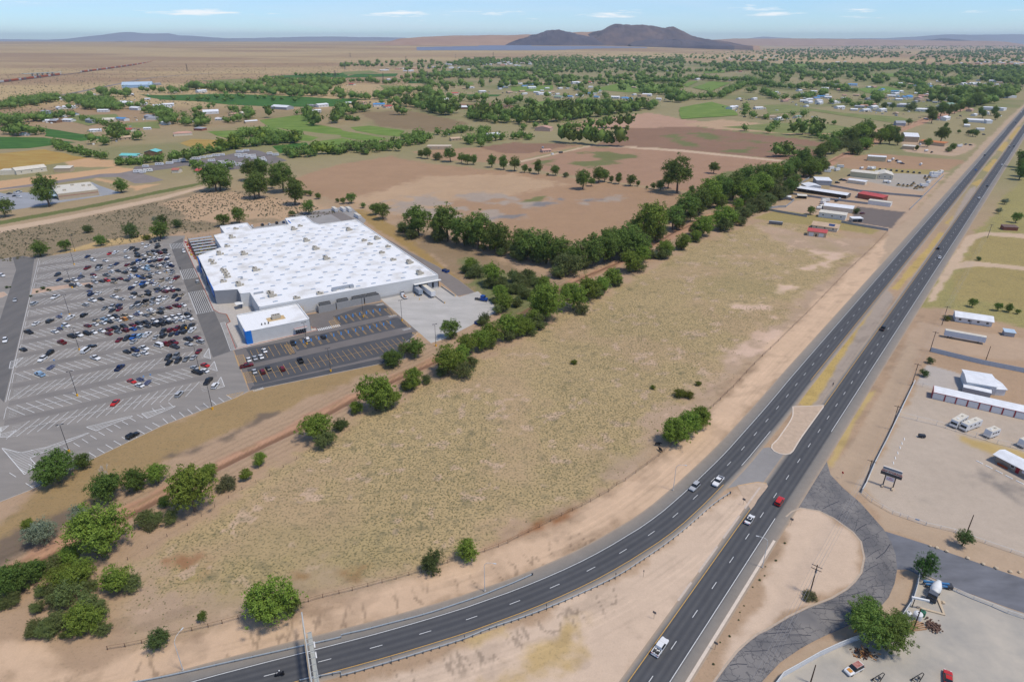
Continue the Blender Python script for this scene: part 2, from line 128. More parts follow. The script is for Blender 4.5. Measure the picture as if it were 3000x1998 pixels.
FIELD_BRIGHT=(((-465.6,1238),(-412.5,1339),(-376.4,1312),(-364.3,1193),(-282.7,1111),(-263.4,1031),(-363.6,1092),(-415.8,1140)),((-461.4,1130),(-415.8,1140),(-292.7,1006),(-292.8,968),(-375,991),(-449,1092)),((-491,1074),(-449,1092),(-402.5,1006),(-415.3,983),(-453.2,1022)),((-292.9,954),(-255.7,999),(-236.5,919),(-268.8,919)),((-273.9,1130),(-244.4,1154),(-173.6,1083),(-172.1,1014),(-210,1039),(-253.6,1083)),((-279.4,1092),(-185.6,991),(-204.1,954),(-260.6,1014)),((-256.8,999),(-218.8,954),(-213.3,919),(-239.2,926)),((-3.4,2160),(133.1,2231),(121.5,2031),(62.9,1944),(-3.1,1972)),((241.9,2031),(367.3,2346),(439.2,2306),(557.1,2231),(523.8,2094),(375,1916),(318.1,1916),(263.9,2001)),((358.1,2455),(446.1,2546),(436.3,2429),(352.5,2346)),((413.8,2387),(462.6,2518),(520.9,2518),(473.2,2306)),((0.8,1426),(26.6,1507),(71,1490),(33,1367)),((39.3,1381),(96.5,1490),(142.9,1441),(99.6,1353),(44.4,1353)),((37.5,1560),(77.7,1636),(128.5,1617),(150.8,1524),(104,1507),(49.2,1507)),((-189.8,2322),(-139.6,2387),(-122.1,2246),(-176.7,2216)),((365.3,1473),(475.2,1617),(479.6,1507),(442.8,1312),(317.5,1250),(315,1262)),((1023,2031),(1127,2160),(1186,2160),(1139,2001),(1034,1889),(985,1889)),((552.6,2094),(705,2429),(746,2346),(563.6,1944)),((1539,2949),(1679,3014),(1517,2717),(1448,2772)),((554.8,2231),(633,2429),(659,2429),(543,2126)),((917,3300),(1038,3381),(948,3081),(839,3014)),((1691,4323),(1816,4194),(1609,3744),(1446,3646)))
FIELD_OLIVE=(((566.4,1524),(619,1542),(669,1367),(742,1287),(734,1215),(678,1193),(643,1312),(622,1396),(511.9,1339)),((354.8,1130),(468.7,1193),(548.7,1193),(585.5,1074),(560.9,1039),(500.6,1056),(429.3,1056),(380.4,1111)),((1315,2665),(1461,2665),(1353,2473),(1250,2518)),((1910,2949),(2010,2988),(1764,2614),(1709,2614)),((-857,1312),(-787,1339),(-735,1262),(-726,1150),(-824,1238)),((-689,1193),(-641,1215),(-586.5,1111),(-650,1130)),((-1111,2473),(-1008,2614),(-876,2473),(-886,2291),(-983,2291)),((-777,3151),(-675,3300),(-592.4,3081),(-695,2888)),((-432.3,2231),(-311.3,2174),(-287.2,2001),(-379.6,2043)))
FIELD_GOLD=(((-667,856),(-635,893),(-533.4,823),(-543.1,781),(-581.9,739),(-598.3,734),(-681,845)),((-476.8,991),(-420.8,976),(-403.6,954),(-403.1,893),(-438.3,906),(-475.4,946)))
SOIL=(('olive',9,((-109.5,130.3),(-105,141.7),(-97.9,152.1),(-87.7,169.2),(-69.5,195.7),(-55,214),(-40.4,234.8),(0,282.5),(49.1,342.5),(69.1,369.5),(119.9,432.5),(190,506.2),(230.7,511.5),(261.3,446.5),(228.6,409.5),(161.7,325.5),(133.1,289.7),(79.4,222.3),(38.3,176.5),(10.6,155.1),(-9.9,142),(-30.1,131.5),(-53.8,122.1),(-76.9,113.6),(-90.2,109.6),(-100.3,115.6))),('bare',10,((-109.5,130.3),(-103.1,137.9),(-92.3,131.5),(-73.9,127.9),(-57.6,135.3),(-42.1,130.3),(-28.3,131.5),(-32.4,127.9),(-53.1,119.9),(-76.5,112.5),(-91.9,109.6),(-100,113.6))),('bare',8,((53.2,212),(80.4,239.2),(107.8,279.8),(144,309),(193.9,372.5),(256.2,436.5),(159.7,320.7),(131.6,285.7),(78.7,219.7),(38.1,175.6),(32.3,175.6),(50.5,197.9))),('pale',5,((155.5,349.1),(202.5,392),(233.1,428.5),(205.4,436.5),(212,413.2),(173.5,385.3))),('pale',5,((117.1,287.7),(140.3,313.6),(134.8,289.7),(110,261.6),(99,261.6))),('pale',6,((105.5,300.2),(127.6,313.6),(140,328),(124.6,333.1),(103.9,313.6))),('bare',8,((192.8,506.2),(232.7,471.4),(269.4,462.2),(243.4,420.7),(225.9,428.5),(196.6,444.8))),('rust',4,((-99.2,137.9),(-89.3,142),(-79.8,137.9),(-65.7,136.6),(-56.5,131.5),(-66.5,127.9),(-79,126.7),(-88,130.3))),('rust',4,((-12.7,137.9),(6.3,153.6),(21.7,161.5),(41.6,175.6),(43.9,175.6),(25.7,158.3),(10.3,149.1),(-2,144.8))),('rust',5,((-46.5,132.8),(-38.9,137.9),(-35.8,131.5),(-43.7,129.1))),('yellowg',5,((-94.3,127.9),(-90.3,135.3),(-82.9,131.5),(-84.2,122.1),(-94.8,119.9))),('yellowg',5,((-69.5,142),(-62.9,143.4),(-61.5,135.3),(-66.7,136.6))),('sand',5,((-101,103.9),(-91.4,108.6),(-69.2,115.6),(-53.1,119.9),(-28.1,130.3),(-7.9,142),(14.7,153.6),(40.1,173.7),(78.6,217.1),(130.9,283.7),(229.2,405.9),(284.4,471.4),(294.8,462.2),(262.7,413.2),(198.1,338.3),(120.6,248.4),(95.8,219.7),(70.8,189.3),(51.1,166.6),(30.8,149.1),(9.6,135.3),(-17.9,122.1),(-42.5,112.5),(-64.7,103.9),(-75.9,98.6),(-92.5,96.1),(-114.4,94.5),(-126.1,110.5),(-112.2,108.6))),('sand2',4,((-37.4,94.5),(-31.6,100.3),(-8.4,110.5),(18.3,125.5),(39.7,142),(60.4,159.9),(73.9,168.3),(84,168.3),(65.4,144.8),(43.8,117.7),(29.3,100.3),(24.1,92.8))),('gold',8,((-1.6,99.5),(5,107.6),(17.4,116.7),(11.4,105.8),(3.1,98.6))),('gold',5,((-16.9,111.5),(0,118.8),(5.3,118.8),(-10,109.6))),('sand2',3,((42.7,94.5),(54,108.6),(86.6,155.1),(91.2,159.9),(96.6,158.8),(102.7,149.1),(100.5,137.9),(96.1,131.5),(84.1,123.8),(71,118),(61.2,112.5),(47.3,99.9))),('wash',5,((-155.6,151.3),(-156.8,168.3),(-147.8,187.3),(-131.9,209.6),(-112.4,234.8),(-89.5,245.3),(-59.7,261.6),(-50.8,265.1),(-52.3,254.9),(-68.6,245.3),(-81.8,233.3),(-92.5,222.3),(-101.1,204.8),(-112.7,195.7),(-122.6,185.2),(-127.3,171.9),(-134.8,161.5),(-140.6,152.1),(-143.9,143.4),(-145.9,137.9),(-149.8,132.8),(-162.2,149.1))),('washdark',5,((-150.9,144.8),(-147.8,152.1),(-139.3,158.3),(-132.8,158.3),(-138.8,144.8),(-144,135.3),(-147.9,132.8))),('washdark',4,((-123.6,187.3),(-108.6,197.9),(-98.5,212),(-94.5,215.8),(-102.8,202.5),(-114.8,189.3))),('washdark',4,((-111.2,197.9),(-99.8,215.8),(-94.5,215.8),(-96.8,207.2),(-105.2,195.7))),('canalroad',2.5,((-146,127.9),(-138.9,142),(-130.6,152.8),(-119.6,165.7),(-103.8,186.2),(-90.8,201.3),(-73.9,225),(-49,253.2),(-32.5,272.3),(-27.3,268.7),(-44.8,245.3),(-64.1,225),(-80.2,204.3),(-89.4,193.6),(-100.5,178.4),(-110.7,165.7),(-115.7,158.3),(-125.7,144.8),(-131.4,136.6),(-142,125))),('canalroad',2.5,((-35.1,266.9),(-17.3,293.8),(3.8,325.5),(24.4,357.6),(47.7,385.3),(77.2,420.7),(132.5,495.8),(199.4,571),(290.6,678),(431.6,857),(657,1138),(803,1298),(1032,1541),(988,1461),(759,1218),(623,1067),(409.2,805),(280.4,653),(191.5,545.8),(130.4,476.1),(95.9,432.5),(74.3,402.3),(46.4,372.5),(23.6,343.6),(3.6,309),(-16.7,281.8),(-32.9,260.9))),('scrub',12,((-403.4,471.4),(-357.5,522.5),(-322.6,584.4),(-301,628),(-267.6,628),(-184.1,571),(-147.3,545.8),(-164.3,522.5),(-222.4,511.5),(-236.8,480.9),(-258.6,471.4),(-292.4,440.6),(-316,420.7),(-323.9,416.9),(-340.3,405.9),(-358.5,405.9))),('tan',8,((-312.9,571),(-301,628),(-255.1,613),(-187.9,584.4),(-144.3,545.8),(-170,522.5),(-215.3,522.5),(-239.1,511.5),(-266.3,522.5))),('gold2',4,((-261.8,283.7),(-330.2,392),(-326.7,405.9),(-308,385.3),(-309.5,363.4))),('gold',3,((-293.9,443.1),(-269.6,457.8),(-263.7,471.4),(-270.1,479),(-302.4,457.8),(-314.2,436.5),(-316.1,424.6))),('palepath',2,((-396.4,462.2),(-403.3,492.7),(-368.1,539.8),(-332.5,604),(-312.9,651),(-306.5,641),(-323.8,589.9),(-359.7,527),(-393.3,479),(-386.5,449.1))),('greenstrip',2,((-425.6,500.9),(-418.5,513.7),(-382.5,564.5),(-346,631),(-321.9,671),(-317.3,661),(-338.4,616),(-374.9,551.9),(-410.8,503))),('orangedirt',4,((-538.1,678),(-456.8,758),(-410,737),(-446.7,706),(-501.7,628),(-510.2,613),(-546.4,661))),('orangedirt',4,((-557.2,830),(-491.1,805),(-456.8,758),(-512.4,758),(-546.3,792))),('orangedirt',4,((-448.5,697),(-384.2,653),(-360.8,661),(-367.9,628),(-406.3,661),(-437.7,678))),('golddrain',2.5,((-136.8,551.9),(-126.4,551.9),(-77.6,471.4),(-44.7,398.8),(-15.7,343.6),(-11.3,325.5),(-21.4,338.3),(-45.5,385.3),(-79.3,449.1),(-107.2,490.7))),('under',8,((-93.5,522.5),(-23.8,428.5),(13,385.3),(29.1,366.4),(27.9,349.1),(11.1,318.3),(-3.5,300.2),(-15.5,338.3),(-44.7,398.8),(-84.2,480.9))),('greenscrub',8,((-32.3,413.2),(-4.3,385.3),(12.5,366.4),(19.9,349.1),(0,313.6),(-11.3,328),(-24.9,366.4))),('brown',8,((-236,688),(-202.4,774),(-156.4,835),(-102.6,785),(0,730),(73,691),(120.3,648),(165.7,609),(187.6,594.1),(158.2,565.8),(118.4,506.2),(75.7,458.6),(36.7,443.1),(-5.1,462.2),(-54.6,500.9),(-93.1,520.3),(-126.2,558.1),(-156.6,584.4),(-196.2,613))),('tan',14,((-156.6,584.4),(-91.9,697),(0,716),(56,661),(0,613),(-62.6,584.4),(-70.8,522.5),(-100.1,528.2))),('alkali',14,((-128.8,571),(-97,606),(-33.4,628),(16.2,606),(44.8,598.4),(30.7,571),(0,522.5),(-47.2,511.5),(-84.2,517))),('alkali',8,((59.5,584.4),(97,606),(110.4,628),(122.4,621),(90.8,584.4),(66.8,564.5))),('alkdark',6,((-14.2,522.5),(6,558.1),(25.1,584.4),(45.3,606),(44.3,591.3),(17.7,545.8),(0,522.5))),('alkdark',5,((65.8,584.4),(80,598.4),(95.6,595.6),(73.9,573.6))),('greenweed',5,((0,571),(25.1,584.4),(32.4,606),(19.2,598.4))),('brown',3,((-131,871),(-47,909),(106.2,935),(-8.2,781),(-92.9,810))),('browndark',3,((-47,909),(0,954),(96.5,935),(22.2,857),(-8.9,857))),('brownpink',4,((0,769),(105.1,915),(224.8,885),(338.4,790),(319.5,762),(227.7,661),(190.9,606),(170.6,628),(107.1,675),(52.8,716))),('greenweed',10,((24.5,781),(90.3,871),(162.6,871),(178,857),(122.4,781),(70.5,747))),('greenweed',6,((270.1,758),(310.2,781),(275.2,716),(215.2,678),(213.2,697))),('browndark',4,((120.7,935),(200.2,1120),(313.7,1138),(459.6,948),(400.9,838),(346.4,800),(229.3,885))),('greenweed',14,((239.8,1039),(326.7,1102),(314.1,1019),(384.8,931),(435.5,915),(372.6,843),(271,871),(235.7,931))),('palepath',1.5,((91.7,935),(156.7,919),(230.1,888),(346.5,795),(339.7,783),(225.2,868),(154.2,903))),('palepath',1.5,((-8.9,776),(105.8,922),(108.9,915),(-4,771))),('pinkdirt',4,((83.6,1172),(278.2,1375),(317.9,1251),(359.7,1197),(313.7,1138),(200.2,1120),(110.6,1080))),('brownolive',6,((-309.5,1375),(-213.7,1410),(-72.6,1187),(-114,1059),(-228.4,1148))),('browndark',4,((-152.9,1558),(-39.8,1584),(22.8,1508),(-14.6,1446),(-86.7,1431))),('tan',6,((298.7,1172),(394.2,1251),(482.2,1138),(552.8,1080),(732,1208),(642,1102),(543.1,1027),(431,1051),(340.6,1110))),('verge',3,((284.4,471.4),(328.6,522.5),(441.3,661),(733,1019),(970,1310),(1302,1707),(1057,1375),(764,1019),(496.3,697),(371.1,545.8),(275.9,428.5),(214.2,354.7))),('yard',4,((198.3,522.5),(234.4,558.1),(307.7,628),(360.3,697),(410,737),(488.8,726),(390.4,598.4),(328.6,522.5),(289.5,480.9),(250.2,511.5))),('drygrass',3,((198.3,522.5),(232.1,551.9),(269.1,522.5),(286.8,485.8),(274.1,471.4),(243.3,495.8))),('yardgrey',3,((364,697),(410,737),(475,716),(401.3,628),(380.8,653))),('asph',1.5,((306.6,564.5),(337.4,543.4),(298.5,492.7),(275.2,511.5))),('brown',4,((394.5,805),(471.6,857),(558.2,805),(495.1,737),(420,726),(384.1,747))),('drygrass',3,((418.8,754),(487.4,737),(468.9,712),(397.1,726))),('yard',4,((591.6,1019),(606,915),(665,948),(619,885),(561.5,830),(519.5,871))),('median',1.2,((116.4,225),(181.1,311.3),(214.5,343.6),(213.6,338.3),(174.8,287.7),(137.5,239.2),(120.4,219.7))),('median',1,((225.2,357),(228.6,353.6),(332.7,477.1),(330.3,480.9))),('median',1,((349.2,506.2),(350.2,499.9),(371.9,527),(371.1,531.6))),('median',1,((472.1,661),(471.8,651),(497.2,680),(497.5,688))),('median',1,((533.8,737),(532.5,724),(599.6,807),(601,817))),('median',1,((651,885),(648,868),(715,951),(718,965))),('median',1,((747,1000),(741,979),(863,1129),(870,1148))),('medgravel',1.2,((123.9,226.3),(200.6,328),(222.3,354.7),(220.4,343.6),(188.1,300.2),(131.6,226.3),(99.3,187.3),(93.6,191.4))),('medgravel',1,((365.4,522.5),(453.3,636),(470.8,653),(422.9,584.4),(371.1,522.5),(349.2,500.9))),('eastgrass',5,((217.6,328),(349.1,471.4),(488.3,628),(738,915),(267.8,291.8),(255.1,313.6),(236.5,328))),('drygrass',6,((340.5,462.2),(362,471.4),(396.4,462.2),(287.8,318.3),(268,338.3),(252.4,338.3))),('yard',3,((214.2,309),(221.4,300.2),(240.3,291.8),(261.8,283.7),(242.5,258.2),(216.7,268.7),(196.9,276),(168.4,242.2),(165.8,248.4))),('palepath',2,((238.2,335.7),(284,392),(345.6,462.2),(362,471.4),(393.1,457.8),(403.4,471.4),(365.8,480.9),(343.9,471.4),(279.6,392),(234.4,335.7))),('palepath',2,((284,392),(304.8,400.2),(338.4,385.3),(344.4,393.3),(310.5,408.8),(294.1,404.5))),('eastgold',1.2,((120.6,197.9),(129.3,209.6),(149.2,233.3),(155,236.2),(137,214.5),(122.7,195.7),(111.2,181.3),(110.6,183.2))),('verge',2,((108.2,177.4),(127.4,200.2),(162.5,242.2),(194.6,283.7),(195.8,279.8),(171.1,239.2),(140.1,200.2),(117.1,171.9),(111.2,166.6))),('concrete',1.2,((189.3,258.9),(196.8,252.3),(201.4,245.3),(184.7,230.5),(173.4,240.7),(177.6,245.3))),('yardtan',3,((114.3,167.6),(126.9,183.2),(139.1,197.9),(153.7,216.6),(173.8,241.6),(179.6,236.2),(213.4,219.7),(150.3,136),(139,144.3),(133.5,149.1),(126.1,152.1),(118.8,157.3),(115.3,163.2))),('yarddark',9,((136.6,168.3),(153.7,181.3),(163.2,181.3),(174.7,168.3),(167.1,158.3),(163.6,170.1),(155.9,175.6),(141.1,168.3))),('eastgold',4,((167.3,202.9),(176.1,196.8),(189,187.3),(185.9,183.2),(171,189.3),(165.5,197.9))),('verge',2.5,((113.2,150.6),(115.3,168.3),(119.3,157),(126.3,151.8),(133.3,148.8),(150,135.6),(144.9,128.8),(137,134),(121.9,144.5))),('verge',2,((106.3,131.5),(112.5,132.3),(109.1,127.3),(102.3,119.9),(94.7,114.8),(87.2,111.7),(79.6,109.1),(63.1,101.2),(57,96.1),(53.9,96.1),(64.2,104.8),(78.1,112.3),(93.6,119.3))))
